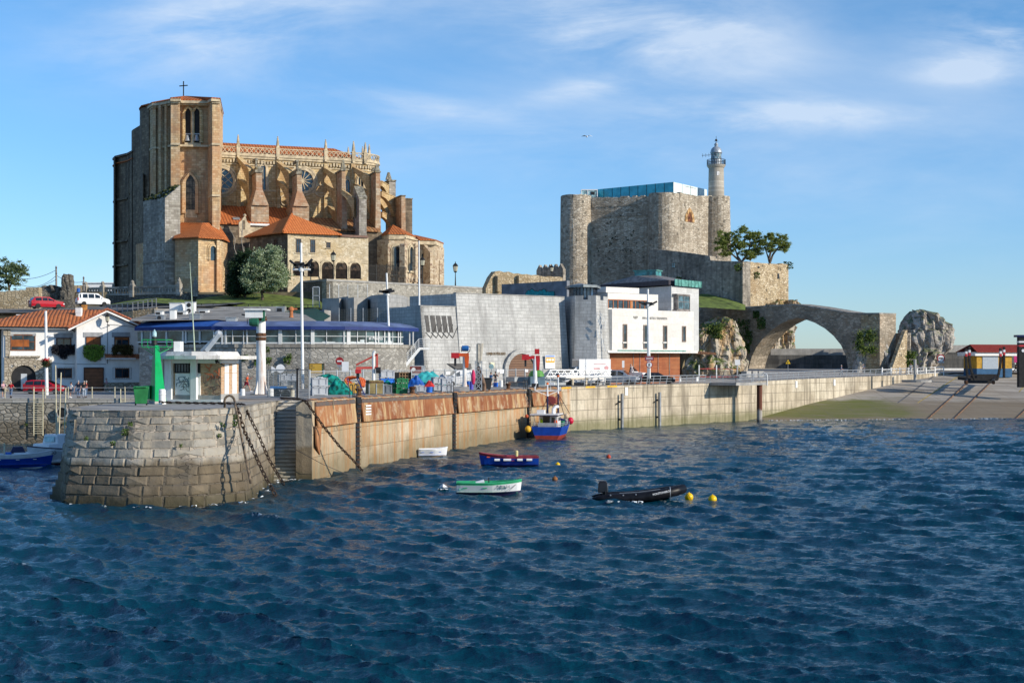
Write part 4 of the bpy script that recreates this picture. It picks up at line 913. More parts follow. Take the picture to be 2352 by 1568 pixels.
for tri in([E[0],E[1],rp],[E[1],E[2],rp],[E[2],E[3],rp],[E[3],E[4],rp],[E[4],E[0],rp]): mb.slab(tri,(0,0,.2))
mb.build('roof',M_TILE2,ax,clean=False)
mb=MB(); mb.tube([E[1]+Vector((0,0,.25)),rp+Vector((0,0,.25))],.22,6); mb.build('hip_ridge',M_TILE,ax)
mb=MB(); fR.box(mb,781,846,540,545,-1,.3); mb.build('coping',plain('brown_coping',(.2,.12,.09),.9),ax)
M_FRAME=plain('dark_frame',(.08,.055,.04),.6)
for a_ in((680,691.7,548,580.5),(713,724,550,580.5),(750,759,556,569.5)):
 fR.window(ax,*a_,M_FRAME,M_GLASS,.12); mb=MB(); fR.box(mb,a_[0]-2,a_[1]+2,a_[2]-2.5,a_[2],0,.1); fR.box(mb,a_[0]-2,a_[1]+2,a_[3],a_[3]+1.5,0,.18); mb.build('window_sill',M_CHP,ax)
fL.window(ax,629.5,639,550,563.6,M_FRAME,M_GLASS,.1)
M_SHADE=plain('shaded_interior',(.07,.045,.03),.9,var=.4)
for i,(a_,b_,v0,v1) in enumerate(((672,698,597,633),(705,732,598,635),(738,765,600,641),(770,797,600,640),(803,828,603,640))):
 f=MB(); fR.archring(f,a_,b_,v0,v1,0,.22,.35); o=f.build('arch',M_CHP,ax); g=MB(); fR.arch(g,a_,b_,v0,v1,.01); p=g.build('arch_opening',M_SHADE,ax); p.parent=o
 g=MB(); um=(a_+b_)/2; c=fR.P(um,v0+16,.1); r=(b_-a_)/2*.072
 for k in range(13):
  q=math.pi*(k+.0)/12; g.bar(c+Vector((*fR.ex,0))*.35*math.cos(q)+Vector((0,0,.35*math.sin(q))),c+Vector((*fR.ex,0))*r*math.cos(q)+Vector((0,0,r*math.sin(q))),.05)
 for k in range(14):
  u=lerp(a_+1,b_-1,k/13); g.bar(fR.P(u,v0+18,.1),fR.P(u,v1,.1),.045)
 p=g.build('grille',M_IRON,ax); p.parent=o
# castle on its rock, lighthouse on its tower
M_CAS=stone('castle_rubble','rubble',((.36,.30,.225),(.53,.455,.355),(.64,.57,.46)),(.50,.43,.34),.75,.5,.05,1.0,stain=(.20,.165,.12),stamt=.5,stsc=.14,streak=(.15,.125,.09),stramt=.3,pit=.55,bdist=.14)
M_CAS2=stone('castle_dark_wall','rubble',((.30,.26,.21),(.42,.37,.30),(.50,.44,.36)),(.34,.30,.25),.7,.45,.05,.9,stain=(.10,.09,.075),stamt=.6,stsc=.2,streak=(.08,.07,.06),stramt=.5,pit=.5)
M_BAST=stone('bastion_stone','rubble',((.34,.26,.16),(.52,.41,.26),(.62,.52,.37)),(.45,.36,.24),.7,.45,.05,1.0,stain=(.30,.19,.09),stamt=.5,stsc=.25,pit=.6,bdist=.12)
K=1.389
def Q(u,Y): return (u,Y*K)
castle=thing('stone_castle','grey rubble stone castle with round corner turrets, glass pavilion on its roof','castle',(X(1525,300),310,20))
tA,tB,tC=(1323,226.5*K),(1525,221.5*K),(1645,233*K)
cA,cB,cC=[(X(u,Y),Y) for u,Y in(tA,tB,tC)]
zc=Z(453,tA[1])
def turret(c,r0,r1,z0,z1,name='turret',mat=M_CAS):
 mb=MB(); n=28; prof=[(lerp(r0,r1,i/5),lerp(z0,z1,i/5)) for i in range(6)]; vs=[]
 for k,(r,z) in enumerate(prof):
  for j in range(n):
   a=2*math.pi*j/n; q=r+R(-.05,.05); vs.append((c[0]+q*math.cos(a),c[1]+q*math.sin(a),z+(R(-.18,.12) if k==5 else 0)))
 mb.add(vs,[(i*n+j,i*n+(j+1)%n,(i+1)*n+(j+1)%n,(i+1)*n+j) for i in range(5) for j in range(n)]+[tuple(range(5*n,6*n))])
 o=mb.build(name,mat,castle,smooth=False)
 me=o.data; co_=[v.co for v in me.vertices]; uv=me.uv_layers[0].data
 off=Vector(castle.location)
 for p in me.polygons:
  if abs(p.normal.z)>.6: continue
  a0=None
  for li in p.loop_indices:
   v=co_[me.loops[li].vertex_index]+off; a=math.atan2(v.y-c[1],v.x-c[0])
   if a0 is None: a0=a
   while a-a0>math.pi: a-=2*math.pi
   while a-a0<-math.pi: a+=2*math.pi
   uv[li].uv=(a*r0,v.z)
 return o
turret(cA,3.75,3.45,17,Z(451.7,tA[1])+.1); turret(cB,3.75,3.35,17,Z(443,tB[1]-2)); turret(cC,3.75,3.1,17,Z(450.5,tC[1]-2))
mb=MB()
d1=Vector((cA[0]-cC[0],0))
back=(cA[0]+10,cA[1]+18)
mb.prism([cA,cB,cC,(cC[0]-9,cC[1]+10),back],16,[zc-.1,Z(452,tB[1]),Z(449,tC[1]),zc,zc]); mb.build('curtain_wall',M_CAS,castle)
fCL=Fr(*tA,*tB); fCR=Fr(*tB,*tC)
mb=MB()
for fr,u0,u1,v in((fCL,1361,1490,456),(fCR,1561,1612,450)):
 s0,s1=fr.s(u0),fr.s(u1)
 for k in range(14): a=lerp(s0,s1,k/14); b=lerp(s0,s1,(k+1)/14); z=fr.z(v,(u0+u1)/2); mb.prism([fr.xy(a,.08),fr.xy(b,.08),fr.xy(b,-.8),fr.xy(a,-.8)],z-1.6+R(-.2,.1),z+R(.1,.5))
mb.build('broken_wall_top',M_CAS,castle)
M_RUSTW=plain('rust_window',(.16,.06,.03),.9,var=.5); M_OCHRE=plain('ochre_stone',(.45,.27,.12),.9,var=.4,scale=1.5)
mb=MB(); fCR.archring(mb,1578,1589,486,510,0,.15,.9,True); o=mb.build('niche_window',M_OCHRE,castle); g=MB(); fCR.arch(g,1578,1589,486,510,.02,True,depth=.06); p=g.build('niche_back',M_RUSTW,castle); p.parent=o
mb=MB(); fCL.box(mb,1502,1503,380+80,470,0,.3); fCL.box(mb,1370,1490,505-10.5,495.5,0,.1) if False else None
mb=MB(); fCL.box(mb,1500,1504,494,498,0,1.2); fCL.box(mb,1385,1500,495.5,496.5,0,.12); mb.build('gutter_spout',M_CAS2,castle)
mb=MB()
for _ in range(46):
 u=R(1375,1480) if random.random()<.75 else R(1375,1500); v=560+random.gauss(0,22) if random.random()<.7 else R(480,620); c=fCL.P(u,v,.05); r=R(.15,.45)
 for k in range(7):
  p=c+Vector((R(-r,r),R(-.1,.1),R(-r,r))); a=Vector((R(-1,1),R(-.3,.3),R(-1,1)))*r*.5; b=Vector((R(-1,1),R(-.3,.3),R(-1,1)))*r*.5; mb.poly([p-a,p+b,p+a,p-b])
mb.build('wall_tuft',plain('dark_weed',(.025,.035,.015),.9,var=.5),castle,clean=False)
M_TEAL=glassm('teal_glass',(.05,.40,.52),.3,.3,.12,.6); M_FROST=plain('frosted_glass',(.70,.80,.80),.25,var=.06); M_GREYGL=glassm('pale_glass',(.25,.38,.40),.15)
pv=[(1368,236*K),(1546.5,226*K),(1623,236*K),(1500,250*K)]
zp=Z(418,226*K); pf1=Fr(*pv[0],*pv[1]); pf2=Fr(*pv[1],*pv[2])
pav=MB(); pav.prism([(X(u,Y),Y) for u,Y in pv],Z(456,226*K),zp); po=pav.build('roof_pavilion',[M_TEAL],castle)
mb=MB(); strip(mb,[pf2.xy(0),pf2.xy(pf2.len)],Z(456,226*K),zp-.02,.05,.04); q=mb.build('frosted_wall',M_FROST,castle); q.parent=po
mb=MB(); L=pf1.len
for k in range(1,10):
 a=L*k/9.; mb.prism([pf1.xy(a-.05,.05),pf1.xy(a+.05,.05),pf1.xy(a+.05,0),pf1.xy(a-.05,0)],Z(456,226*K),zp)
L=pf2.len
for k in range(1,4): a=L*k/4.; mb.prism([pf2.xy(a-.04,.1),pf2.xy(a+.04,.1),pf2.xy(a+.04,0),pf2.xy(a-.04,0)],Z(456,226*K),zp-.05)
pf2.box(mb,1572,1598,430,430.7,0,.1); q=mb.build('glazing_bar',M_DARK,castle); q.parent=po
mb=MB(); f0=Fr(1335,234*K,1373,234*K); f0.box(mb,1335,1373,436,452,-4,0); q=mb.build('glass_kiosk',M_GREYGL,castle); m2=MB()
for u in(1335.5,1350,1372): f0.box(m2,u-.8,u+.8,436,452,0,.12)
f0.box(m2,1335,1373,435,437,-4.1,.14); w_=m2.build('kiosk_frame',M_SIGNW,castle); w_.parent=q
m2=MB(); f0.box(m2,1357,1366,440,447,0,.13); w_=m2.build('kiosk_vent',M_DARK,castle); w_.parent=q
lx,ly=cC; lY=cC[1]; lr=Z
lh=thing('lighthouse','slim stone lighthouse with grey domed lantern on the castle turret','lighthouse',(lx,ly,Z(451,lY)))
M_LH=stone('lighthouse_stone','brick',((.38,.34,.28),(.46,.42,.35),(.52,.48,.41)),(.33,.3,.25),1.0,.5,.03,.3,stain=(.26,.23,.19),stamt=.4,stsc=.3)
M_LEAD=plain('lead_dome',(.34,.38,.42),.45,.3,var=.15)
pxm=lY/F
def zz(v): return Z(v,lY)
mb=MB(); mb.lathe((lx,ly,0),[(18.4*pxm,zz(455)),(17.2*pxm,zz(390)),(17.2*pxm,zz(387)),(19*pxm,zz(385)),(21.4*pxm,zz(381)),(21.4*pxm,zz(379.5))],28); mb.build('tower',M_LH,lh)
mb=MB()
for r_,v in((21,367.5),(21,374)): mb.tube([(lx+r_*pxm*math.cos(a),ly+r_*pxm*math.sin(a),zz(v)) for a in np.linspace(0,2*math.pi,29)],.05,5)
for k in range(30): a=2*math.pi*k/30; mb.bar((lx+21*pxm*math.cos(a),ly+21*pxm*math.sin(a),zz(380)),(lx+21*pxm*math.cos(a),ly+21*pxm*math.sin(a),zz(367.5)),.07)
mb.build('gallery_railing',M_IRON,lh)
mb=MB(); mb.lathe((lx,ly,0),[(12.5*pxm,zz(379.5)),(12.5*pxm,zz(367)),(13.2*pxm,zz(366.5)),(13.2*pxm,zz(365.5))],20); mb.build('lantern_base',M_LEAD,lh)
mb=MB(); mb.lathe((lx,ly,0),[(10.5*pxm,zz(366)),(10.5*pxm,zz(352))],16); mb.build('lantern_glass',M_GREYGL,lh)
mb=MB()
for k in range(10):
 for s_ in(1,-1):
  a=2*math.pi*k/10; b=a+s_*.5; mb.bar((lx+11.6*pxm*math.cos(a),ly+11.6*pxm*math.sin(a),zz(366)),(lx+11.6*pxm*math.cos(b),ly+11.6*pxm*math.sin(b),zz(352)),.1)
mb.build('lantern_bars',M_LEAD,lh)
mb=MB(); mb.lathe((lx,ly,0),[(13.6*pxm,zz(352.5)),(13.6*pxm,zz(350.5)),(12.6*pxm,zz(346)),(10.5*pxm,zz(341.5)),(7*pxm,zz(338.5)),(4*pxm,zz(337)),(3.6*pxm,zz(335)),(4.6*pxm,zz(334)),(4.4*pxm,zz(331)),(2*pxm,zz(328.5)),(.6*pxm,zz(326))],20); mb.build('dome',M_LEAD,lh,smooth=True)
mb=MB(); mb.bar((lx,ly,zz(327)),(lx,ly,zz(313)),.08); mb.ball((lx,ly,zz(322)),.28,8); mb.bar((lx-.5,ly,zz(324.5)),(lx+.5,ly,zz(324.5)),.07); mb.build('finial',M_IRON,lh)
mb=MB(); p=Vector((lx,ly-2,zz(358))); q=P(1612,357.5,ly-2); mb.bar(p,q,.09)
for k in(.55,.75,.95): w_=p.lerp(q,k); mb.bar(w_+Vector((0,0,.45)),w_-Vector((0,0,.45)),.06)
mb.build('antenna',M_IRON,lh)
fl=Fr(1642,ly-17.6*pxm-.02,1662,ly-14*pxm); o=fl.window(lh,1646.5,1652,394,402.5,M_SIGNW,M_DARK,.22,bars=0,cross=False,t=.0)
ow=thing('bastion_wall','battlemented lower castle wall with a sunlit square bastion carrying trees','wall',(X(1706,282),282,16))
fD=Fr(1541,214*K,1706,203*K); fB=Fr(1706,203*K,1811,215*K)
mb=MB(); tops=[(1490,217.5*K,Z(571,217.5*K)),(1541,214*K,Z(576,214*K)),(1600,210.1*K,Z(584,210*K)),(1630,208.1*K,Z(588,208*K)),(1632,207.9*K,Z(598,208*K)),(1664,205.9*K,Z(599.5,206*K)),(1706,203*K,Z(600.5,203*K))]
strip(mb,[(X(u,Y),Y) for u,Y,_ in tops],11,[z for _,_,z in tops],0,2.2); mb.build('shaded_wall',M_CAS2,ow)  # shade of the left-facing side is put into the darker stone
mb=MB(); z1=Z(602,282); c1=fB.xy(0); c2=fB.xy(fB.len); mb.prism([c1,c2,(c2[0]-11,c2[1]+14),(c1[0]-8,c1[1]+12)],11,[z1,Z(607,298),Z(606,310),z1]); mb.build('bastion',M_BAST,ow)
mb=MB(); z1=Z(602,282)
for u0,u1,v in((1706,1762,600),(1788,1811,605)):
 a,b=fB.s(u0),fB.s(u1); n=7
 for k in range(n): mb.prism([fB.xy(lerp(a,b,k/n),.06),fB.xy(lerp(a,b,(k+1)/n),.06),fB.xy(lerp(a,b,(k+1)/n),-.9),fB.xy(lerp(a,b,k/n),-.9)],fB.z(612,u0),fB.z(v,u0)+R(-.12,.12))
mb.build('parapet',M_BAST,ow)
mb=MB(); fB.box(mb,1786,1790,628,640,0,.08); fB.box(mb,1740,1745,612,616,0,.07); mb.build('drain_hole',M_DARK,ow)
f=MB(); fD.archring(f,1578,1592,640,652,0,.2,.4); o=f.build('arch_window',M_CAS2,ow); g=MB(); fD.arch(g,1578,1592,640,652,.02); p=g.build('pane',M_GLASS,ow); p.parent=o
fD.window(ow,1543,1551,603,615,M_CAS2,M_GREYGL,.1)
for u,v,r in((1698,612,.9),(1735,630,.8),(1810,607,.9),(1560,640,.5)):
 mb=MB(); fr=fD if u<1706 else fB; c=fr.P(u,v,.1)
 for _ in range(90):
  p=c+Vector((R(-1,1),R(-.5,.3),R(-1,.6)))*r; a=Vector((R(-1,1),R(-1,1),R(-1,1)))*.22; b=Vector((R(-1,1),R(-1,1),R(-1,1)))*.22; mb.poly([p-a,p+b,p+a,p-b])
 mb.build('weed_tuft',M_WEED,ow,clean=False)
tw=MB(); fr=Fr(1232,262,1293,258)
s0=fr.s(1232); s1=fr.s(1293); n=5
tw.prism([fr.xy(s0),fr.xy(s1),fr.xy(s1,-.8),fr.xy(s0,-.8)],14,fr.z(619,1262))
for k in range(n): a=lerp(s0,s1,k/n); b=lerp(s0,s1,(k+1)/n); zt=fr.z(619,1262)-.02; tw.slab([fr.pt(a,-.02,zt),fr.pt(b,-.02,zt),fr.pt((a+b)/2,-.02,zt+1.0)],(fr.en.x*-.7,fr.en.y*-.7,0))
single('toothed_wall',tw,M_CAS2,'dark wall with a saw toothed top left of the castle turret','wall')
rw=MB(); fr=Fr(1114,232,1292,240); u=1114;
hs=[664,640,626,624,627,625,629,628,630,629,631,630,632,634,632,633,632,634]
for k in range(len(hs)-1):
 a,b=fr.s(lerp(1116,1292,k/(len(hs)-1))),fr.s(lerp(1116,1292,(k+1)/(len(hs)-1))); z0,z1_=fr.z(hs[k],1200),fr.z(hs[k+1],1200)
 rw.prism([fr.xy(a,R(0,.15)),fr.xy(b,R(0,.15)),fr.xy(b,-1.2),fr.xy(a,-1.2)],12,[z0,z1_,z1_,z0])
for u0,u1 in((1143,1153),(1192,1206)): fr.box(rw,u0,u1,633,670,0,.9)
single('ruined_wall',rw,M_SANDR,'sunlit ruined rubble wall with a broken left end, behind the dark graffiti wall','wall')
# rocks
def rock_mat(name,c1,c2,c3,ochre,green=.5):
 m,t,b=newmat(name); pos=t.new('NewGeometry').outputs['Position']; nrm=t.sep(t.new('NewGeometry').outputs['Normal'])
 n=t.noise(pos,.5,8,.62); c=t.mix(t.ramp(n,.3,.5),c1,c2); c=t.mix(t.ramp(n,.5,.75),c,c3)
 st=t.noise(t.scl(pos,(.5,.5,.09)),1.0,6,.6); c=t.mix(t.math('MULTIPLY',t.ramp(st,.42,.6),ochre),c,(.46,.27,.10))
 cr=t.new('TexVoronoi',feature='DISTANCE_TO_EDGE'); t.put(cr.inputs['Vector'],t.scl(pos,(.55,.55,.3))); cr.inputs['Scale'].default_value=1
 c=t.mix(t.math('MULTIPLY',t.ramp(cr.outputs['Distance'],.06,.0),.6),c,(.07,.06,.05))
 g=t.math('MULTIPLY',t.ramp(t.math('ADD',nrm[2],t.math('MULTIPLY',t.noise(pos,.55,5),.9)),.78,.98),green); c=t.mix(g,c,(.075,.11,.02))
 t.put(b.inputs['Base Color'],c); b.inputs['Roughness'].default_value=.9; b.inputs['Specular IOR Level'].default_value=.2
 h=t.math('ADD',t.noise(pos,1.2,9,.65),t.math('MULTIPLY',t.ramp(cr.outputs['Distance'],0,.1),.25)); t.put(b.inputs['Normal'],t.bump(h,1.0,.5)); return m
M_ROCK=rock_mat('limestone',(.27,.255,.23),(.46,.43,.39),(.60,.57,.52),.18,.7); M_ROCKO=rock_mat('ochre_limestone',(.32,.27,.21),(.52,.46,.37),(.64,.58,.50),.8,.95)
def rock(name,rows,Y,depth,amp,mat,label,nv=44,nh=72,seed=0,freq=.35,parent=None):
 """rows: (v,uleft,uright) outline from top to foot; stacked rings pushed about by ridged noise"""
 vs=[]; rows=sorted(rows); so_=Vector((seed*13.1,seed*7.7,0))
 for i in range(nv+1):
  v=lerp(rows[0][0],rows[-1][0],i/nv)
  for a,b in zip(rows,rows[1:]):
   if a[0]<=v<=b[0]: f=(v-a[0])/max(.01,b[0]-a[0]); ul,ur=lerp(a[1],b[1],f),lerp(a[2],b[2],f); break
  xl,xr=X(ul,Y),X(ur,Y); z=Z(v,Y); mid=(xl+xr)/2; hf=(xr-xl)/2
  dp=depth*min(1,(.25+hf/(.5*(X(rows[-1][2],Y)-X(rows[-1][1],Y))))*.8)
  for j in range(nh):
   a=2*math.pi*j/nh; c,s_=math.cos(a),math.sin(a); sq=lambda q: math.copysign(abs(q)**.75,q)
   p=Vector((mid+hf*sq(c),Y+dp*sq(s_)+ (dp*.6),z)); q=Vector((p.x,p.y,p.z*.55))*freq+so_
   d=mn.fractal(q,.9,2.1,6)*amp + (abs(mn.noise(q*1.9))-.25)*amp*1.1+(mn.cell(Vector((q.x*1.6+q.z*.5,q.y*1.6,q.z*1.1)))-.5)*amp*.55
   o=Vector((c,s_,.25)); k=.55 if abs(c)>.9 else 1
   vs.append(p+o*d*k)
 fs=[(i*nh+j,i*nh+(j+1)%nh,(i+1)*nh+(j+1)%nh,(i+1)*nh+j) for i in range(nv) for j in range(nh)]+[tuple(range(nh))]
 mb=MB(); mb.add(vs,fs)
 if parent: return mb.build(name,mat,parent)
 return single(name,mb,mat,label,'rock')
rock('rock_outcrop',[(727,1655,1668),(736,1638,1690),(752,1612,1697),(775,1600,1706),(800,1598,1718),(830,1582,1722),(852,1572,1722),(872,1570,1724)],247,6,1.0,M_ROCKO,'ochre streaked rock with green tufts left of the bridge arch, beside the white museum',seed=1)
rock('rock_outcrop',[(690,1790,1826),(700,1762,1838),(712,1735,1832),(740,1730,1832),(770,1730,1833),(800,1732,1832),(852,1728,1834)],290,8,1.3,M_ROCKO,'pale cliff under the castle bastion, seen through the bridge arch',seed=3)
rock('rock_outcrop',[(711,2108,2118),(716,2100,2140),(728,2092,2172),(745,2085,2188),(760,2078,2196),(780,2080,2199),(800,2086,2194),(830,2088,2160),(850,2088,2150)],262,6,1.1,M_ROCK,'big grey limestone rock standing apart right of the bridge steps',seed=5)
rock('rock_outcrop',[(762,1990,2028),(775,1980,2040),(800,1972,2042),(830,1962,2040),(856,1958,2046)],247.5,2.2,.7,M_ROCK,'grey rock face with bushes under the right end of the bridge',seed=7,nv=30,nh=48)
rock('rock_outcrop',[(806,2080,2094),(815,2074,2102),(835,2070,2108),(858,2066,2112)],250,2,.5,M_ROCK,'small bushy rock at the foot of the bridge steps',seed=8,nv=20,nh=32)
# the old arched bridge
M_BRIDGE=stone('bridge_masonry','rubble',((.28,.23,.17),(.42,.35,.265),(.52,.44,.34)),(.30,.25,.19),.8,.4,.06,.9,stain=(.13,.115,.09),stamt=.5,stsc=.2,patch=(.36,.25,.15),ptamt=.4)
br=thing('arched_bridge','old stone footbridge with one high arch, sloping to both ends','bridge',(X(1830,262),262,7))
fG=Fr(1606,284.5,2020,246)
def gz(u,v): return fG.P(u,v,0)
W_=4.2; n3=fG.n3
topc=[(1606,700.5),(1652,705),(1699.5,708.7),(1760,704.5),(1824,701),(1870,707),(1951,720.8),(1980,722),(2020.8,721.8)]
arc=[(1719,856),(1722,838),(1728,817),(1738,797),(1752,778),(1770,760),(1792,744.5),(1812,734.5),(1831,730),(1850,733),(1872,741),(1895,754),(1915,771),(1932,792),(1944,818),(1950,856)]
def topv(u):
 for a,b in zip(topc,topc[1:]):
  if a[0]<=u<=b[0]: return lerp(a[1],b[1],(u-a[0])/(b[0]-a[0]))
 return topc[-1][1]
mb=MB()
segs=[(1606,760,1640,760),(1640,780,1699,800),(1699,856,1719,856)]+[(a[0],a[1],b[0],b[1]) for a,b in zip(arc,arc[1:])]+[(1950,862,1985,862),(1985,862,2020.8,862)]
for a,va,b,vb in segs:
 mb.slab([gz(a,topv(a)),gz(b,topv(b)),gz(b,vb),gz(a,va)],n3*-W_)
mb.build('masonry',M_BRIDGE,br)
mb=MB()
for a,b in zip(topc,topc[1:]): mb.slab([gz(*a)+n3*.12,gz(*b)+n3*.12,gz(*b)-n3*(W_+.1),gz(*a)-n3*(W_+.1)],(0,0,.28))
mb.build('coping',M_CHG,br)
mb=MB()
for a,b in zip(arc,arc[1:]):
 p,q=gz(*a),gz(*b); c=gz(1834,840); o1=(p-c).normalized()*.75; o2=(q-c).normalized()*.75
 mb.slab([p,q,q+o2,p+o1],n3*.07)
mb.build('arch_ring',M_BRIDGE,br)
fe=Fr(2020.8,246,2042,249); mb=MB(); s1=fe.len
mb.slab([fe.P(2020.8,721.8),fe.P(2034,727),fe.P(2042,741),fe.P(2042,860),fe.P(2020.8,860)],fe.n3*-3.5); mb.build('end_wall',M_BAST,br)
for u,v,r in((1752,742,1.1),(1715,752,1.6),(1722,775,1.2),(1738,722,.6),(1716,800,.9)):
 mb=MB(); c=fG.P(u,v,.3)
 for _ in range(200):
  p=c+Vector((R(-1,1),R(-.3,.3),R(-1,1)))*r; a=Vector((R(-1,1),R(-1,1),R(-1,1)))*.25; b=Vector((R(-1,1),R(-1,1),R(-1,1)))*.25; mb.poly([p-a,p+b,p+a,p-b])
 mb.build('creeper',M_WEED,br,clean=False)
bs=thing('stone_steps','stone steps with a sloping sunlit side wall at the right end of the bridge','steps',(X(2060,247),247,6))
mb=MB(); fs_=Fr(2042,243.5,2082,247.5)
mb.slab([fs_.P(2044,860),fs_.P(2079,760),fs_.P(2084,757.5),fs_.P(2082,860)],fs_.n3*-.7); mb.build('side_wall',M_BAST,bs)
mb=MB()
for k in range(20):
 a=fs_.P(2040+k*1.6,858-k*4.9,-2.6); mb.box((a.x,a.y,5.5),(1.0,3.2,a.z-5.5),fs_.rz)
mb.build('steps',M_CAS2,bs)
# breakwater walls seen through and right of the arch
M_BWD=stone('breakwater_dark','brick',((.07,.07,.068),(.10,.098,.093),(.14,.135,.125)),(.05,.05,.05),1.8,.9,.04,.5,stain=(.03,.03,.03),stamt=.6,stsc=.3,streak=(.2,.19,.17),stramt=.3)
bw=thing('breakwater_wall','dark masonry breakwater wall with a pale concrete crown, behind bridge and hut','wall',(80,275,7))
fw=Fr(1745,276,1965,276)
mb=MB(); fw.box(mb,1752,1966,815,856,-3,0); fw2=Fr(2085,262,2640,268); fw2.box(mb,2085,2640,809,850,-3,0); mb.build('lower_wall',M_BWD,bw)
mb=MB(); fw.box(mb,1770,1966,800.5,815.2,-6,-2.5); fw2.box(mb,2160,2640,792.5,809.3,-6,-2.0); mb.build('crown_wall',M_CONC,bw)
mb=MB(); fw2.box(mb,2140,2640,845.5,850,0,.9); mb.build('white_kerb',M_WHITE,bw)
# terraces below the church
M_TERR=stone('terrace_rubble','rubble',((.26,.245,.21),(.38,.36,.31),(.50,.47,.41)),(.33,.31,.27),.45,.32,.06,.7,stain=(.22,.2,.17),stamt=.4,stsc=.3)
M_TILEG=stone('grey_cladding','brick',((.45,.445,.425),(.50,.495,.475),(.54,.535,.51)),(.17,.17,.16),1.0,.42,.016,.4,stain=(.27,.27,.26),stamt=.45,stsc=.25,streak=(.21,.205,.195),stramt=.45,warp=.015)
M_TILEG2=stone('small_grey_cladding','brick',((.30,.30,.29),(.35,.35,.34),(.39,.39,.38)),(.17,.17,.165),.6,.6,.02,.3,stain=(.24,.24,.23),stamt=.4,stsc=.3,streak=(.5,.5,.48),stramt=.3,warp=.01)
tw=thing('terrace_wall','long grey rubble retaining wall below the church annex and chapels','wall',(X(750,226),226,14))
f1=Fr(656,236,750,226); f2=Fr(750,226,1128,253)
ztop=Z(640.5,226)
mb=MB(); strip(mb,[f1.xy(-3),f1.xy(f1.len)],12,ztop-.35,0,1.2); mb.build('shaded_wall',M_DARKR,tw)  # darker rubble carries the shade of this stretch in its colour
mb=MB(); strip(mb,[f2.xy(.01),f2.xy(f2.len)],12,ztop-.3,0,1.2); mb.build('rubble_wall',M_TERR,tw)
mb=MB(); strip(mb,[f1.xy(-3),f1.xy(f1.len),f2.xy(f2.len)],ztop-.3,ztop,.12,1.4); mb.build('coping',M_CONC,tw)
mb=MB(); mb.poly([(*f1.xy(-3,-.5),ztop-.4),(*f2.xy(0,-.5),ztop-.4),(*f2.xy(f2.len,-.5),ztop-.4),(-2,300,ztop-.4),(-60,262,ztop-.4)]); tag(mb.build('church_terrace',M_DECK,clean=False),'paved terrace round the church',kind='structure')
bal=thing('terrace_balustrade','weathered stone balustrade with pierced quatrefoils on a dark wall, left of the church chapel','balustrade',(X(300,226),226,17))
fb_=Fr(195,231,413,223); zt=fb_.z(655.5,380); zm=fb_.z(676,380)
mb=MB(); strip(mb,[fb_.xy(-.2),fb_.xy(fb_.len)],14,zm,0,1); f_end=Fr(413,223,452,225); strip(mb,[f_end.xy(0),f_end.xy(f_end.len)],14,zm+.2,0,1); mb.build('retaining_wall',M_DARKR,bal)  # dark stone stands in for shade on this left-facing wall
mb=MB(); strip(mb,[fb_.xy(-.2),fb_.xy(fb_.len)],zm,zm+.35,.1,.6); strip(mb,[fb_.xy(-.2),fb_.xy(fb_.len)],zt-.3,zt,.1,.6)
n=34
for k in range(n+1):
 a=fb_.len*k/n; mb.prism([fb_.xy(a-.09,.02),fb_.xy(a+.09,.02),fb_.xy(a+.09,-.2),fb_.xy(a-.09,-.2)],zm+.35,zt-.3)
 if k<n:
  for dz in(.32,.72): mb.prism([fb_.xy(a+.09,.0),fb_.xy(a+fb_.len/n-.09,.0),fb_.xy(a+fb_.len/n-.09,-.15),fb_.xy(a+.09,-.15)],zm+.33+(zt-zm-.65)*dz-.08+(-.25 if dz<.5 else .2),zm+.33+(zt-zm-.65)*dz+(-.25 if dz<.5 else .2)+.06)
mb.build('pierced_parapet',M_CHG,bal)
for u,v0 in((197,647),(236,650.5),(304,644.5),(411.5,637.5)):
 mb=MB(); q=fb_.at(u,.05); mb.box((q[0],q[1],zm-.3),(.75,.75,zt-zm+.5),fb_.rz); mb.box((q[0],q[1],zt+.2),(.65,.65,Z(v0,q[1])-zt-.2),fb_.rz,tx=.2,ty=.2); mb.ball((q[0],q[1],zt+.7),.3,8); mb.build('finial_post',M_CHG,bal)
mb=MB(); q=f_end.at(449,0); mb.box((q[0],q[1],zm-.3),(.75,.75,1.9),0); mb.box((q[0],q[1],zm+1.6),(.6,.6,1.2),0,tx=.2,ty=.2); mb.build('finial_post',M_CHG,bal)
mb=MB();
for k in range(5):
 a=P(455,676+k*2.2,226-k*.5); mb.box((a.x+3.4,a.y,a.z-.4),(7,1.2,.4),0)
single('terrace_steps',mb,M_DARKR,'low grey steps between the octagonal chapel and the lawn','steps')
mb=MB(); rows=[[(450,687,222),(540,673,228),(600,671,231),(655,674,233),(735,690,228)],[(450,693,214),(540,686,219),(600,683,221),(660,687,222),(745,702,217)],[(440,702,204),(540,703,206),(620,705,206),(690,706,206),(760,711,206)]]
for r0,r1 in zip(rows,rows[1:]):
 for (a,b),(c,d) in zip(zip(r0,r0[1:]),zip(r1,r1[1:])): mb.poly([P(*c),P(*d),P(*b),P(*a)])
tag(mb.build('lawn',M_GRASS,clean=False),'green lawn sloping below the olive tree',kind='structure')
mb=MB(); mb.poly([P(1600,705,262),P(1712,712,262),P(1712,700,281.5),P(1665,683,288),P(1618,672,292),P(1596,672,294)]); tag(mb.build('lawn',M_GRASS,clean=False),'sunlit lawn under the castle wall',kind='structure')
mb=MB(); mb.poly([P(230,703,212),P(300,690,214),P(360,684,216),P(440,690,214),P(440,702,204),P(350,694,203)]); tag(mb.build('lawn',M_GRASS,clean=False),'grass verge by the balustrade',kind='structure')
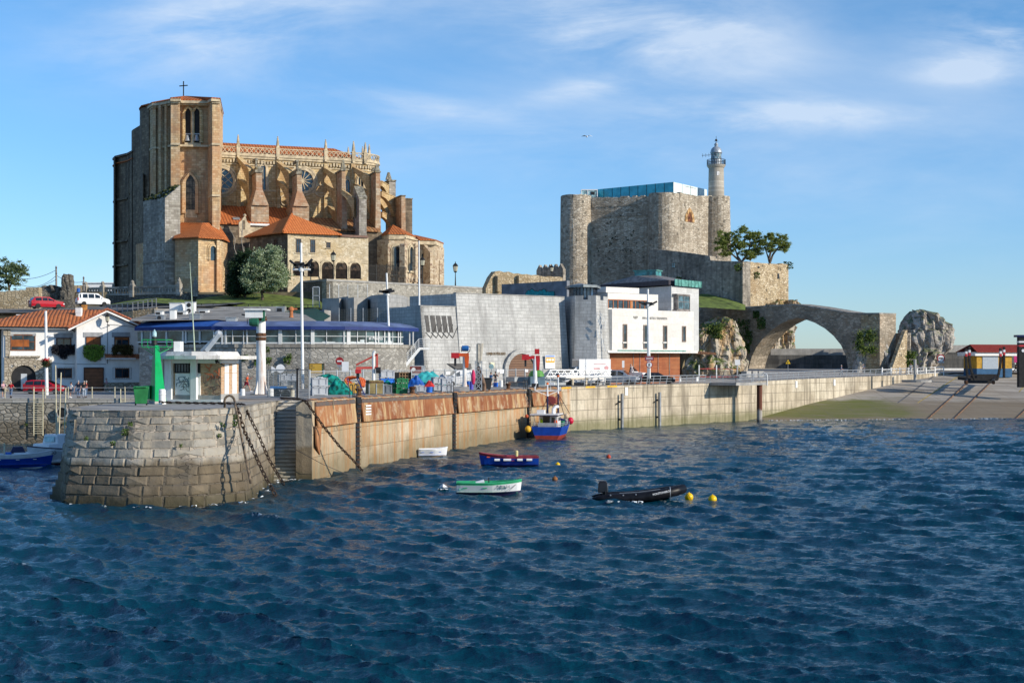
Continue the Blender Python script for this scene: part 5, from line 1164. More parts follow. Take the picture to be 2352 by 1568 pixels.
# fish market hall of battered grey stone slabs
lo=thing('fish_market','long battered grey stone fish market hall with slit windows and an arched gate','building',(X(1100,172),174,5.3))
fl=Fr(965,168,1296,182); Zl,Zh=14.9,16.58
def bat(mb,u0,u1,zt,dep,b=1.25,mi=0):
 s0,s1=fl.s(u0),fl.s(u1); foot=[fl.xy(s0-.0,b),fl.xy(s1,b),fl.xy(s1,-dep),fl.xy(s0,-dep)]; top=[fl.xy(s0,0),fl.xy(s1,0),fl.xy(s1,-dep),fl.xy(s0,-dep)]
 mb.prism(foot,4.8,zt,mi,inset=top)
mb=MB(); bat(mb,965,1047,Zl,9); mb.build('front_wall',M_TILEG,lo)
mb=MB(); s0,s1=fl.s(1047),fl.s(1296)
mb.prism([fl.xy(s0,1.25),fl.xy(s1,1.25),fl.xy(s1,-10),fl.xy(s0,-10)],4.8,Zh,0,inset=[fl.xy(s0,0),fl.xy(s1,0),fl.xy(s1,-10),fl.xy(s0,-10)]); mb.build('front_wall',M_TILEG,lo)
fe=Fr(932,177,965,168); mb=MB()
mb.slab([fe.P(934,703)*1.0,Vector((*fl.xy(0,0),Zl)),Vector((*fl.xy(0,1.25),4.8)),Vector((fe.xy(0)[0],fe.xy(0)[1],4.8))],(fl.ex.x*.5,fl.ex.y*.5,0));
mb.build('end_wall',M_TILEG,lo)
fn=Fr(965,178,1047,171.6); mb=MB(); strip(mb,[fn.xy(0),fn.xy(fn.len)],Zl-.5,Zh,.0,.6); mb.build('terrace_screen',M_TILEG2,lo)
mb=MB(); f_=lambda s,t,z: fl.pt(s,t,z)
for u0,u1,z in((965,1047,Zl),(1047,1296,Zh)): strip(mb,[fl.xy(fl.s(u0),.05),fl.xy(fl.s(u1),.05)],z,z+.12,.03,.6)
mb.build('coping',M_CONC,lo)
def lt(v,u): # offset of the battered face at that height
 z=fl.z(v,u,.5); zt=Zh if u>1047 else Zl; return 1.25*(zt-z)/(zt-4.8)
mb=MB()
for u0,u1,d in((975,983,-1),(987.5,998,-1),(1001,1010.6,-1),(1014,1024,-1),(1027.5,1036,-1)):
 t0,t1=lt(725,u0),lt(762.5,u0); s0,s1=fl.s(u0,t0),fl.s(u1,t0); mb.slab([fl.pt(s0,t0+.02,fl.z(725,1005,t0)),fl.pt(s1,t0+.02,fl.z(725,1005,t0)),fl.pt(s1+.15,t1+.02,fl.z(762.5,1005,t1)),fl.pt(s0+.15,t1+.02,fl.z(762.5,1005,t1))],fl.n3*.03)
mb.build('slit_window',M_DARK,lo,split=True)
mb=MB()
for k in range(5):
 t1=lt(764,1000); a=fl.P(978+k*12.6,763,t1+.04); b=fl.P(990+k*12.6,776,lt(776,1000)+.05); c=fl.P(1003+k*12.6,744,lt(744,1000)+.05); mb.bar(a,b,.09,.03,up=(0,0,1)); mb.bar(b,c,.07,.03)
mb.build('slab_joint_mark',M_DARK,lo)
mb=MB(); t1=lt(839,1055); s0,s1=fl.s(1027,t1),fl.s(1081,t1); zt_,zb_=fl.z(834.5,1055,t1),fl.z(847,1055,t1)
mb.slab([fl.pt(s0,t1-.05,zt_),fl.pt(s1,t1-.05,zt_),fl.pt(s1,t1+.16,zb_),fl.pt(s0+1.2,t1+.16,zb_)],fl.n3*.1); mb.build('slot_opening',M_DARK,lo)
ga=lt(845,1195)+.25
f=MB(); fl.archring(f,1163,1226,811.5,886,ga-.3,ga+.12,.55); o=f.build('gate_arch',M_TILEG,lo); g=MB(); fl.arch(g,1163,1226,811.5,886,ga-.0,depth=.05)
M_SHUT=stone('brown_shutter','brick',((.20,.115,.075),(.22,.13,.085),(.235,.14,.09)),(.07,.04,.03),30,.3,.04,.4,warp=0,streak=(.12,.08,.06),stramt=.3)
p=g.build('shutter',M_SHUT,lo); p.parent=o
text('LONJA DE PESCADO',fl.P(1139.5,812,lt(812,1140)+.1),math.pi/2-.1,fl.rz,2.95,plain('brass_letters',(.20,.13,.06),.6),lo,.03,sy=1.5)
for u0,u1,v0,v1 in((1122.5,1130,828,834),): pass
def sign(par,fr,u0,u1,v0,v1,t,mat,name='sign',label=None):
 mb=MB(); fr.box(mb,u0,u1,v0,v1,t,t+.05); o=mb.build(name,mat,par)
 if label: o['label']=label
 return o
sign(lo,fl,1127,1135.5,832,843.5,lt(838,1130)+.1,plain('cream_lamp',(.75,.7,.45),.4,var=.05),'wall_lamp')
o=sign(lo,fl,1330-150+2,1330-150+13,0+836,0+844,lt(840,1185)+.3,M_SIGNW) if False else None
o=sign(lo,fl,1181,1192,821+0,845,lt(833,1186)+.1,M_SIGNW,'notice') if False else None
mb=MB(); t1=lt(835,1195)
po=thing('wall_notice','orange and blue poster on the grey market wall right of the arched gate','sign',fl.P(1192,840,t1+.15))
def poster(u0,u1,v0,v1,t):
 a=MB(); fl.box(a,u0,u1,v0,v1,t,t+.06); a.build('board',M_SIGNW,po); b=MB(); fl.box(b,u0+1,u1-1,v0+5,v0+17,t+.06,t+.08); b.build('orange_panel',plain('orange_print',(.8,.38,.04),.5,var=.03),po)
 b=MB(); fl.box(b,u0+1,u1-1,v0+.5,v0+4.5,t+.06,t+.08); b.build('blue_panel',plain('blue_print',(.2,.32,.6),.5,var=.03),po); b=MB()
 for k in range(3): fl.box(b,u0+3+k*6,u0+7.5+k*6,v0+8,v0+13,t+.08,t+.09)
 b.build('symbols',M_SIGNW,po)
t2=lt(830,1255); poster(1252.5,1275,815.5,846,t2+.25)
lt_=thing('lookout_tower','battlemented grey stone tower with a glazed lookout room at the end of the market hall','tower',(X(1345,181),183,5.3))
tp=[(1292,185.5),(1321,180.3),(1369,179.6),(1396,184),(1392,191),(1300,191)]; cx,cy=X(1345,184),185.5
top=pl(tp); foot=[(cx+(x-cx)*1.13,cy+(y-cy)*1.16) for x,y in top]; zt=Z(688,180)
mb=MB(); mb.prism(foot,4.8,zt,0,inset=top);
for i,j,a,b in((0,1,0,1),(1,2,0,.38),(1,2,.62,1),(2,3,0,.36),(2,3,.62,1),(3,4,0,1),(4,5,0,1),(5,0,0,1)):
 p,q=Vector(top[i]),Vector(top[j]); c=Vector((cx,cy)); m=p.lerp(q,a); n_=p.lerp(q,b); mb.prism([tuple(m),tuple(n_),tuple(n_.lerp(c,.12)),tuple(m.lerp(c,.12))],zt,Z(678.5,180))
mb.build('stone_walls',M_TILEG,lt_)
mb=MB(); f_=Fr(1369,179.6,1396,184)
for _ in range(36):
 u=R(1371,1394); v=R(715,800); t1=.16*(v-688)/150*5; a=f_.P(u,v,t1+.05); mb.bar(a,a+Vector((R(-.25,.3),0,-R(.5,1.1))),.08,.03)
mb.build('salt_streaks',M_WHITE,lt_)
lr=pl([(1308,186),(1316,183.6),(1340,182.6),(1364,183.2),(1371,186.5),(1360,190),(1318,190)])
mb=MB(); mb.prism(lr,zt-.2,Z(659,183)); mb.build('lookout_glass',glassm('blue_glass',(.02,.045,.09),.05),lt_)
mb=MB()
for i in range(len(lr)):
 p,q=Vector(lr[i]),Vector(lr[(i+1)%len(lr)])
 for f in(0,.33,.66): w=p.lerp(q,f); mb.box((w.x,w.y,zt),(.1,.1,Z(659,183)-zt))
mb.build('glazing_bar',M_DARK,lt_)
mb=MB(); c=Vector((X(1340,186),186)); mb.prism([lr[0],lr[1],tuple(Vector(lr[1]).lerp(Vector(lr[2]),.75)),(c.x-1,c.y)],zt,Z(660,183)); mb.build('blank_panel',M_WHITEB,lt_)
mb=MB(); e=[(c.x+(x-c.x)*1.28,c.y+(y-c.y)*1.28) for x,y in lr]; ap=(c.x-.6,c.y,Z(650,185)); zE=Z(659.5,183)
mb.prism(e,zE-.05,zE+.25)
for i in range(len(e)): mb.poly([(*e[i],zE+.25),(*e[(i+1)%len(e)],zE+.25),ap])
M_ZINC=plain('zinc_roof',(.20,.23,.24),.45,.3,var=.2); mb.build('roof',M_ZINC,lt_)
# white museum building
M_LIME=stone('white_limestone','brick',((.66,.63,.58),(.71,.68,.63),(.75,.72,.67)),(.55,.52,.48),1.6,.9,.015,.1,stain=(.6,.55,.49),stamt=.3,stsc=.2,warp=0)
M_LIMG=stone('grey_limestone','brick',((.47,.47,.46),(.53,.53,.52),(.58,.58,.57)),(.4,.4,.39),1.5,.75,.012,.1,stain=(.42,.42,.41),stamt=.4,stsc=.2,warp=0)
M_COPPER=plain('weathered_copper',(.25,.215,.20),.6,.2,var=.3,dirt=(.16,.24,.20),dirtamt=.6); M_VERD=plain('green_copper',(.10,.30,.26),.7,var=.25,dirt=(.2,.4,.34),dirtamt=.5)
M_TIMB=stone('red_timber','brick',((.27,.075,.028),(.33,.095,.035),(.38,.12,.045)),(.12,.04,.02),3.2,.16,.01,.3,warp=0,stain=(.40,.19,.08),stamt=.4,stsc=.3,rough=.55)
mu=thing('museum_building','modern white stone museum with slit windows, timber base and low copper roof','building',(X(1500,190),195,5.3))
ff=Fr(1406,184,1593.5,193); zt=Z(710,184); zb=Z(804,184.2)
mb=MB(); mb.prism([ff.xy(0),ff.xy(ff.len),ff.xy(ff.len,-9),ff.xy(-1.4,-3)],zb,zt); mb.build('front_block',M_LIME,mu)
for u0,u1,v0,v1 in((1430.5,1440,744,800.5),(1477.5,1487.5,746,801),(1523,1532,747.5,801),(1566.5,1575,748.5,785)):
 w_=ff.window(mu,u0,u1,v0,v1,plain('wood_frame',(.24,.17,.13),.6),M_GLASS,.12,bars=0,cross=False);
 if v1>790: mb=MB(); ff.box(mb,u0+.5,u1-.5,785,788,0,.12); q=mb.build('transom',M_LIME,mu); q.parent=w_
t_=text('ANA GONZÁLEZ BALMASEDA',ff.P(1504,731,.03),math.pi/2,ff.rz,4.6,plain('pale_letters',(.42,.40,.37),.5),mu,.03,sy=1.35)
t_=text('FUNDACIÓN\nDEPENDENCIA\nSOCIAL',ff.P(1460,729,.03),math.pi/2,ff.rz,.85,plain('pale_letters',(.42,.40,.37)),mu,.03)
mb=MB(); f2=Fr(1396,188.5,1511.6,194); zt2=f2.z(672.5,1400); mb.prism([f2.xy(0),f2.xy(f2.len),f2.xy(f2.len,-8),f2.xy(0,-6)],zt-1,zt2); mb.build('upper_block',M_LIME,mu)
mb=MB(); f2.box(mb,1392,1468,660,673,-4,-1.2); mb.build('roof_parapet',M_LIME,mu)
mb=MB(); f2.box(mb,1398,1488,690,708,-.3,.04); bo=mb.build('window_band',M_GLASS,mu)
mb=MB()
for u in(1397.5,1409,1419.5,1432,1443,1449.5,1460,1470,1481,1488): f2.box(mb,u-.8,u+.8,690,708,0,.1)
f2.box(mb,1397,1489,688.5,690.3,0,.14); q=mb.build('timber_frame',M_TIMB,mu); q.parent=bo
mb=MB(); f2.box(mb,1447,1453,690.5,708,0,.07); q=mb.build('timber_panel',plain('orange_timber',(.5,.2,.06),.5),mu); q.parent=bo
fa=Fr(1405,207,1542,196.5); fb=Fr(1542,196.5,1605,203); zt3=Z(656.5,196.5)
mb=MB(); mb.prism([fa.xy(0),fa.xy(fa.len),fb.xy(fb.len),(fb.xy(fb.len)[0]-3,fb.xy(fb.len)[1]+8),(fa.xy(0)[0]+3,fa.xy(0)[1]+7)],zb,zt3); mb.build('rear_block',M_LIMG,mu)
o=fb.window(mu,1556,1584,678,712,M_COPPER,glassm('bay_glass',(.05,.09,.11),.06),.14,bars=1,name='bay_window',t=.55)
mb=MB(); fb.box(mb,1554.5,1585.5,675.5,678.5,0,.75); fb.box(mb,1554.5,1585.5,711.5,716,0,.7); fb.box(mb,1555,1585,678.5,711.5,0,.54); q=mb.build('bay_frame',M_COPPER,mu); q.parent=o
mb=MB(); zR=zt3+.15
ro=[fa.xy(-2,.5),fa.xy(fa.len,.5),fb.xy(fb.len,.4),(fb.xy(fb.len)[0]-3,fb.xy(fb.len)[1]+9),(fa.xy(0)[0]+3,fa.xy(0)[1]+8)]
mb.prism(ro,zR,zR+.65); mb.build('roof_fascia',plain('dark_fascia',(.045,.04,.05),.6),mu)
mb=MB(); s0,s1=fb.s(1549),fb.len; strip(mb,[fb.xy(.2,.4),fb.xy(s1,.4)],zR-.1,zR+.8,.03,.06)
for k in range(9): a=lerp(.2,s1,k/8.); mb.prism([fb.xy(a-.03,.5),fb.xy(a+.03,.5),fb.xy(a+.03,.4),fb.xy(a-.03,.4)],zR-.1,zR+.82)
mb.build('green_fascia',M_VERD,mu)
lc=P(1487,634,205); lw=[(lc.x-1.95,lc.y-.6),(lc.x+1.0,lc.y-2.1),(lc.x+2.0,lc.y-.2),(lc.x-.6,lc.y+1.5)]
mb=MB(); rz_=zR+.65
for i in range(len(ro)):
 a,b=ro[i],ro[(i+1)%len(ro)]; k=min(range(4),key=lambda q:(Vector(lw[q])-Vector(a)).length); l=min(range(4),key=lambda q:(Vector(lw[q])-Vector(b)).length)
 pts=[(*a,rz_),(*b,rz_),(*lw[l],lc.z)]
 if k!=l: pts.append((*lw[k],lc.z))
 mb.poly(pts)
mb.build('copper_roof',M_COPPER,mu,clean=False)
mb=MB(); mb.prism(lw,lc.z-.3,Z(624,205)); mb.build('roof_lantern',glassm('lantern_green',(.03,.16,.16),.2),mu)
mb=MB(); cc=(lc.x+.1,lc.y-.35); mb.prism([(cc[0]+(x-cc[0])*1.12,cc[1]+(y-cc[1])*1.12) for x,y in lw],Z(624,205),Z(621.5,205)); mb.build('lantern_roof',M_VERD,mu)
fw=Fr(1400,184.6,1566,192); mb=MB(); mb.prism([fw.xy(0,-.4),fw.xy(fw.len,-.4),fw.xy(fw.len,-8),fw.xy(0,-4)],5,zb-.35); mb.build('timber_base',M_TIMB,mu)
mb=MB();
for u in(1455,1470,1490,1512,1538): fw.box(mb,u-.4,u+.4,812,864,-.4,-.33)
mb.build('timber_post',M_COPPER,mu)
mb=MB(); mb.prism([ff.xy(-1.2,.5),ff.xy(ff.len+.3,.5),ff.xy(ff.len+.3,-8),ff.xy(-1.2,-4)],zb-.35,zb-.02); mb.build('canopy',M_LIME,mu)
mb=MB(); strip(mb,[ff.xy(.5,.52),ff.xy(ff.len-2,.52)],zb-.12,zb+.04,.02,.04); mb.build('copper_edge',M_VERD,mu)
mb=MB(); a=ff.pt(ff.len-2,.1,zb-.2); mb.bar(a,P(1642,812,196),.5,.35); mb.build('rusty_beam',M_RUSTP,mu)
gw=thing('graffiti_wall','dark blue grey wall with turquoise graffiti behind the market hall','wall',(X(1210,208),208,14))
fg=Fr(1152,214,1302,204); mb=MB(); strip(mb,[fg.xy(0),fg.xy(fg.len)],12,fg.z(648.5,1230),0,.6); mb.build('wall',plain('dark_plaster',(.20,.215,.245),.85,var=.2,scale=.7),gw)
M_TEALP=plain('turquoise_spray',(.01,.30,.33),.7,var=.25); mb=MB(); bl=MB()
for k in range(7):
 u=1213+k*9; c=fg.P(u,675,.02); r=.62
 pts=[c+Vector((*fg.ex,0))*r*math.cos(a)*R(.8,1.2)+Vector((0,0,r*math.sin(a)*R(.6,1.0)))+Vector((0,0,.15*math.sin(k*2))) for a in np.linspace(0,2*math.pi,9)[:-1]]
 mb.slab(pts,fg.n3*(.015+.002*k)); bl.slab([c+(p-c)*1.16 for p in pts],fg.n3*.008)
bl.build('graffiti_outline',M_DARK,gw,clean=False); mb.build('graffiti',M_TEALP,gw)
cg=thing('curved_wall','curved grey tiled wall with stepped blocks, left of the market hall','wall',(X(880,186),186,13))
mb=MB(); mb.prism(pl([(843,192),(852,186.5),(868,183.8),(890,183),(915,184),(930,187.5),(938,193),(940,205),(850,205)]),10,Z(676.8,184)); mb.build('curved_block',M_TILEG2,cg)
mb=MB(); mb.prism(pl([(795,186.5),(813,184.6),(845,187),(845,197),(797,197)]),10,Z(683,185)); mb.prism(pl([(740,187.5),(779,186.2),(790,190),(742,195)]),9,Z(684,186)); mb.prism(pl([(779,189.5),(800,186.6),(800,196),(779,197)]),10,Z(681,187)); mb.prism(pl([(735,182),(745,180.5),(760,183),(745,186)]),8,Z(712,181)); mb.build('stepped_block',M_CONC,cg)
M_WIRE=meshm('wire_mesh',(.30,.33,.30),.16,.18); M_WIRED=meshm('dark_wire_mesh',(.05,.06,.06),.2,.16)
gt=thing('mesh_gate','tall green grey mesh gate at the foot of the terrace wall','gate',P(735,700,192)); fr=Fr(718,192,734,192); mb=MB(); mb.poly([fr.P(719,660),fr.P(733,660),fr.P(733,700),fr.P(719,700)]); mb.build('mesh',M_WIRE,gt,clean=False); mb=MB()
for u in(718.5,733.5): fr.box(mb,u-.8,u+.8,658,705,0,.1)
fr.box(mb,718,734,658,660,0,.1); fr.box(mb,718,734,678,679.5,0,.1); mb.build('frame',M_LGREY,gt)
wf=thing('mesh_fence','dark wire mesh fence above the blue restaurant roof','fence',P(850,735,172)); fr=Fr(778,172,935,174); mb=MB(); mb.poly([fr.P(778,709),fr.P(935,709),fr.P(935,742),fr.P(778,742)]); mb.build('mesh',M_WIRED,wf,clean=False); mb=MB()
for u in(779,806,834,867,900,934): fr.box(mb,u-.9,u+.9,707,744,0,.1)
mb.build('post',M_GREY,wf,split=True)
wf=thing('mesh_fence','thin wire fence on the terrace steps by the rubble wall','fence',P(790,680,205)); fr=Fr(755,205,845,208); mb=MB(); mb.poly([fr.P(757,655),fr.P(845,655),fr.P(845,684),fr.P(757,684)]); mb.build('mesh',M_WIRED,wf,clean=False); mb=MB()
for u in(757,778,799,822,844): fr.box(mb,u-.6,u+.6,653,686,0,.08)
mb.build('post',M_GREY,wf,split=True)
ir=thing('iron_railing','black iron railings before the east chapel','fence',P(900,650,243)); fr=Fr(846,240,932,246); mb=MB()
for k in range(60): u=lerp(846,932,k/59.); fr.box(mb,u-.25,u+.25,608 if u<906 else 613,650,0,.05)
for v in(612,630,646): fr.box(mb,846,932,v,v+.8,0,.06)
for u in(864,889,911): fr.box(mb,u-.7,u+.7,606,650,0,.12)
mb.build('bars',M_IRON,ir)
# restaurant terrace with blue awnings on its stone wall
M_AWN=plain('blue_awning',(.025,.10,.36),.6,var=.2,scale=.7); M_AWN2=plain('navy_awning',(.13,.17,.30),.6,var=.2,scale=.6); M_VAL=plain('navy_valance',(.012,.03,.15),.6,var=.1)
M_ALU=plain('white_aluminium',(.62,.63,.62),.4,var=.05)
M_RGL=glassm('restaurant_glass',(.035,.06,.065),.05,.6,.8,.5)
re=thing('restaurant','glazed restaurant terrace with a long blue awning on a stone wall','building',(X(720,155),155,8))
RP=[(490,153.4),(600,152.6),(715,152.4),(790,153.2),(840,154.4),(885,156.3),(925,159),(952,161.5)]
rxy=pl(RP); zf=Z(793,153); zg=Z(753,153)
mb=MB(); strip(mb,rxy[:-1],zf+.25,zg,0,.05); mb.build('glass_front',M_RGL,re)
LP_=[(316,166),(503,161)]; lxy=pl(LP_); fLr=Fr(316,166,503,161); zfl=Z(786,162); zgl=Z(757,162)
mb=MB(); strip(mb,lxy,zfl,zgl,0,.05); mb.build('glass_front',M_RGL,re)
mb=MB()
for u in(509,521,577,648,679,717,749): pass
def post(u,v0,v1,w=.16):
 i=[k for k in range(len(RP)-1) if RP[k][0]<=u<=RP[k+1][0]][0]; fr=Fr(*RP[i],*RP[i+1]); s=fr.s(u); mb.prism([fr.xy(s-w/2,.14),fr.xy(s+w/2,.14),fr.xy(s+w/2,-.02),fr.xy(s-w/2,-.02)],zf,zg+.2)
for u in(492,511,519,568,642,646,716,720,790,798,802,861,868,882,890,913,918): post(u,0,0,.2 if u in(511,519,642,646,716,720,798,802) else .13)
for u in(535,560,610,680,750,820,840,900): post(u,0,0,.07)
for z0,w in((zf+.25,.16),(zf+1.0,.07),(zf+1.75,.06),(zg-.12,.18)): strip(mb,rxy[:-1],z0-w/2,z0+w/2,.09,.1)
for s in(.6,1.9,4.2,6.6,7.0,9.0): mb.prism([fLr.xy(s,.12),fLr.xy(s+.22,.12),fLr.xy(s+.22,0),fLr.xy(s,0)],zfl-.1,zgl+.2)
strip(mb,lxy,zgl-.15,zgl,.06,.1); strip(mb,lxy,zfl,zfl+.15,.06,.1); mb.build('window_frame',M_ALU,re)
mb=MB()
for u,w,h in((545,30,4),(600,20,5),(690,26,4),(755,30,5),(815,24,5),(832,10,9),(857,20,4),(895,16,6)):
 i=[k for k in range(len(RP)-1) if RP[k][0]<=u<=RP[k+1][0]][0]; fr=Fr(*RP[i],*RP[i+1]); fr.box(mb,u-w/2,u+w/2,789-h,788,0,.02)
mb.build('table_linen',plain('table_linen',(.45,.5,.5),.8,var=.2),re)
fr=Fr(*RP[4],*RP[5]); text('el Puerto',fr.P(863,777,.12),math.pi/2,fr.rz,1.9,M_SIGNW,re,.01)
def awning(pts,zl,zv,zt,back,matt,matv,name='awning'):
 mb=MB(); out=.55; n=len(pts); fr=[]
 for i,p in enumerate(pts):
  a=Vector(pts[max(0,i-1)]); b=Vector(pts[min(n-1,i+1)]); d=(b-a).normalized(); nn=Vector((d.y,-d.x)); P0=Vector(p)
  fr.append([(*(P0+nn*out),zl),(*(P0+nn*out),zv),(*(P0+nn*(out-back*.35)),lerp(zv,zt,.55)),(*(P0+nn*(out-back*.7)),lerp(zv,zt,.9)),(*(P0-nn*(back-out)),zt)])
 for a,b in zip(fr,fr[1:]):
  mb.poly([a[0],b[0],b[1],a[1]],1)
  for k in range(1,4): mb.poly([a[k],b[k],b[k+1],a[k+1]],0)
 for e in(fr[0],fr[-1]): mb.poly(e,1)
 mb.build(name,[matt,matv],re,clean=False)
awning(rxy,zg-.22,zg+.16,Z(738,157),3.6,M_AWN2,M_VAL); awning(lxy,zgl-.02,zgl+.36,Z(735,165),3.2,M_AWN,M_VAL)
mb=MB()
for u,v in((920,0),(941,0),(949,0)): q=P(u,760,160.5); mb.bar((q.x,q.y,zf),(q.x,q.y,zg+.1),.12)
mb.build('porch_post',M_WHITE,re)
wxy=[(X(u,Y-.7),Y-.7) for u,Y in [(320,158)]+[(540,152.2)]+RP[1:]]
mb=MB(); strip(mb,wxy,3.5,zf-.25,0,1.0); mb.build('stone_wall',M_GREYR,re)
mb=MB(); strip(mb,wxy,zf-.25,zf+.12,.12,.9); mb.build('coping',stone('coping_blocks','brick',((.24,.22,.19),(.32,.3,.26),(.4,.37,.32)),(.15,.14,.12),.9,.6,.04,.6,stain=(.15,.13,.11),stsc=.5),re)
mb=MB(); strip(mb,[(x,y+.6) for x,y in wxy],zf-.1,zf+.05,0,8); mb.build('terrace_floor',M_CONC,re)
for u,v,r in((592,797+35,.35),(663,818,.3),(612,803,.3),(617,828,.35),(660,828,.35),(563,822,.3)):
 mb=MB(); c=P(u,v,151.5)
 for _ in range(60):
  p=c+Vector((R(-1,1),R(-.4,.1),R(-1,1)))*r; a=Vector((R(-1,1),R(-1,1),R(-1,1)))*.13; b=Vector((R(-1,1),R(-1,1),R(-1,1)))*.13; mb.poly([p-a,p+b,p+a,p-b])
 mb.build('weed_tuft',M_WEED,re,clean=False)
mb=MB(); mb.poly([P(300,737,165),P(500,734,163),P(560,740,158),P(720,741,157.5),P(735,741,158),P(700,722,176),P(640,715,186),P(420,706,192),P(340,722,184),P(300,733,172)]); mb.build('flat_roof',plain('roof_felt',(.30,.28,.245),.9,var=.25,scale=.3,dirt=(.2,.16,.13),dirtamt=.5),re,clean=False)
mb=MB(); mb.poly([P(648,715,186),P(725,707,190),P(760,726,172),P(735,741,158),P(700,722,176)]); mb.build('green_slope',plain('green_membrane',(.012,.065,.04),.7,var=.3),re,clean=False)
mb=MB(); fr=Fr(420,192.5,760,190); fr.box(mb,420,655,704,716,-.6,0); mb.build('roof_upstand',M_CONC,re)
def machine(name,u0,u1,v0,v1,Y,d,label,mat=M_WHITE,fans=0,cat='machine',dark=False,group='roof machines behind the restaurant'):
 o=thing(name,label,cat,P((u0+u1)/2,v1,Y),group=group); mb=MB(); a,b=P(u0,v0,Y),P(u1,v1,Y); mb.box(((a.x+b.x)/2,Y+d/2,b.z),(b.x-a.x,d,a.z-b.z)); mb.build('casing',mat,o,bevel=.04)
 m2=MB();
 if fans:
  for k in range(fans):
   cz=lerp(b.z,a.z,(k+.5)/fans); r=min((b.x-a.x)*.33,(a.z-b.z)/fans*.38); m2.lathe(((a.x+b.x)/2-(b.x-a.x)*.1,Y,cz),[(r,-.04),(r,0)],14,axis='y')
  m2.build('fan',M_DARK,o)
 if dark: m2.box(((a.x+b.x)/2-(b.x-a.x)*.12,Y-.02,b.z+(a.z-b.z)*.15),((b.x-a.x)*.6,.05,(a.z-b.z)*.6)); m2.build('vent_mouth',M_DARK,o)
 m3=MB(); m3.box(((a.x+b.x)/2,Y+d/2,a.z),(b.x-a.x+.15,d+.15,.08)); m3.build('lid',M_LGREY,o)
machine('plant_cabinet',389,417,696,718,181,2.2,'large white plant cabinet on the roof behind the blue awning')
machine('air_conditioner',425,447,694,720,180,1,'double fan air conditioner standing beside the large plant cabinet',fans=2,cat='air conditioner')
machine('roof_vent',357,373,715,723,176,1,'low white roof vent left of the plant cabinet',dark=True,cat='vent'); machine('roof_vent',404,428,715,723,177.5,1,'low white roof vent in front of the air conditioner',dark=True,cat='vent'); machine('roof_vent',457,478,712,721,180,1,'low white roof vent right of the air conditioner',dark=True,cat='vent')
machine('vent_tower',389.5,402,712,735,170,1,'narrow upright white vent casing just above the blue awning',cat='vent'); machine('air_conditioner',358,377,724,736,169,.9,'dark fronted air conditioner at the left end of the blue awning',M_GREY,1,cat='air conditioner'); machine('plant_box',434,460,722,735,169,1.3,'grey box with a pale lid above the blue awning',M_GREY)
machine('plant_box',519,542,730,741,160,1.2,'pale grey box at the step between the two blue awnings',M_LGREY); machine('roof_vent',635,653,705,717,184,1,'small grey vent box behind the white crane column',M_GREY,dark=True,cat='vent')
mb=MB(); c=P(669,729,168); mb.lathe(c,[(.3,0),(.22,.2),(.2,.8),(.35,.85),(.35,1.1),(.1,1.3)],10); mb.tube([c+Vector((0,0,1.0)),c+Vector((.7,0,1.0))],.12,8); single('chimney_pipe',mb,plain('clay_pipe',(.45,.16,.06),.8),'small orange clay chimney pipe on the restaurant roof','chimney')
# the white house on the left quay
ho=thing('white_house','white two storey house with red tiled roof, brown shutters and hanging flower boxes','house',(X(200,174),175,4.57))
M_HTILE=tiles('house_tiles',(.43,.135,.045),(.52,.19,.075),(.11,.03,.018),.46,.6,1.0)
M_LINT=plain('grey_lintel',(.33,.34,.35),.8); M_SHUTB=plain('brown_shutter_slats',(.30,.085,.015),.5,var=.2,scale=1.5); M_DBROWN=plain('dark_brown_wood',(.07,.022,.012),.5,var=.2)
M_SURR=stone('yellow_rubble','rubble',((.30,.26,.20),(.40,.35,.27),(.48,.43,.35)),(.2,.165,.12),.5,.4,.06,.8,stain=(.24,.2,.15),stsc=.4)
fa=Fr(-60,171.8,176,176.2); fb=Fr(176,173.6,318,176.4); ZB=4.5
ze=fa.z(755,100); zg=fb.z(752,245)
mb=MB(); mb.prism([fa.xy(fa.s(8)),fa.xy(fa.s(178)),fa.xy(fa.s(178),-9),fa.xy(fa.s(8),-9)],ZB,ze); mb.build('wall',M_WHITEB,ho)
pk=fb.z(718,245.5); a,b=fb.s(176),fb.s(318); c=fb.s(245.5)
mb=MB(); mb.slab([fb.pt(a,0,ZB),fb.pt(b,0,ZB),fb.pt(b,0,zg),fb.pt(c,0,pk),fb.pt(a,0,zg)],fb.n3*-11); mb.build('gable_wall',M_WHITEB,ho)
mb=MB(); mb.prism([fb.xy(b,0),fb.xy(fb.s(346),0),fb.xy(fb.s(346),-6),fb.xy(b,-6)],ZB,fb.z(823,330)); mb.build('side_wing',M_WHITEB,ho)
mb=MB(); fb.box(mb,176,346,878,901,0,.1); mb.build('stone_plinth',M_SURR,ho)
ezl=fa.z(751,90); rz_=Z(714,183)
mb=MB(); mb.slab([fa.pt(fa.s(-70),.8,ezl),fa.pt(fa.s(180),.8,ezl),Vector((X(240,183),183,rz_)),Vector((X(100.5,183),183,rz_))],(0,0,.15)); mb.slab([fa.pt(fa.s(-70),.8,ezl),Vector((X(100.5,183),183,rz_)),fa.pt(fa.s(-70),-11,ezl)],(0,0,.14))
mb.build('main_roof',M_HTILE,ho)
pkr=fb.z(709.6,245.5,.6); er=fb.z(750,320,.6); el=fb.z(752.5,158,.6); sL,sR=fb.s(157,.6),fb.s(337.5,.6); sc_=fb.s(245.5,.6)
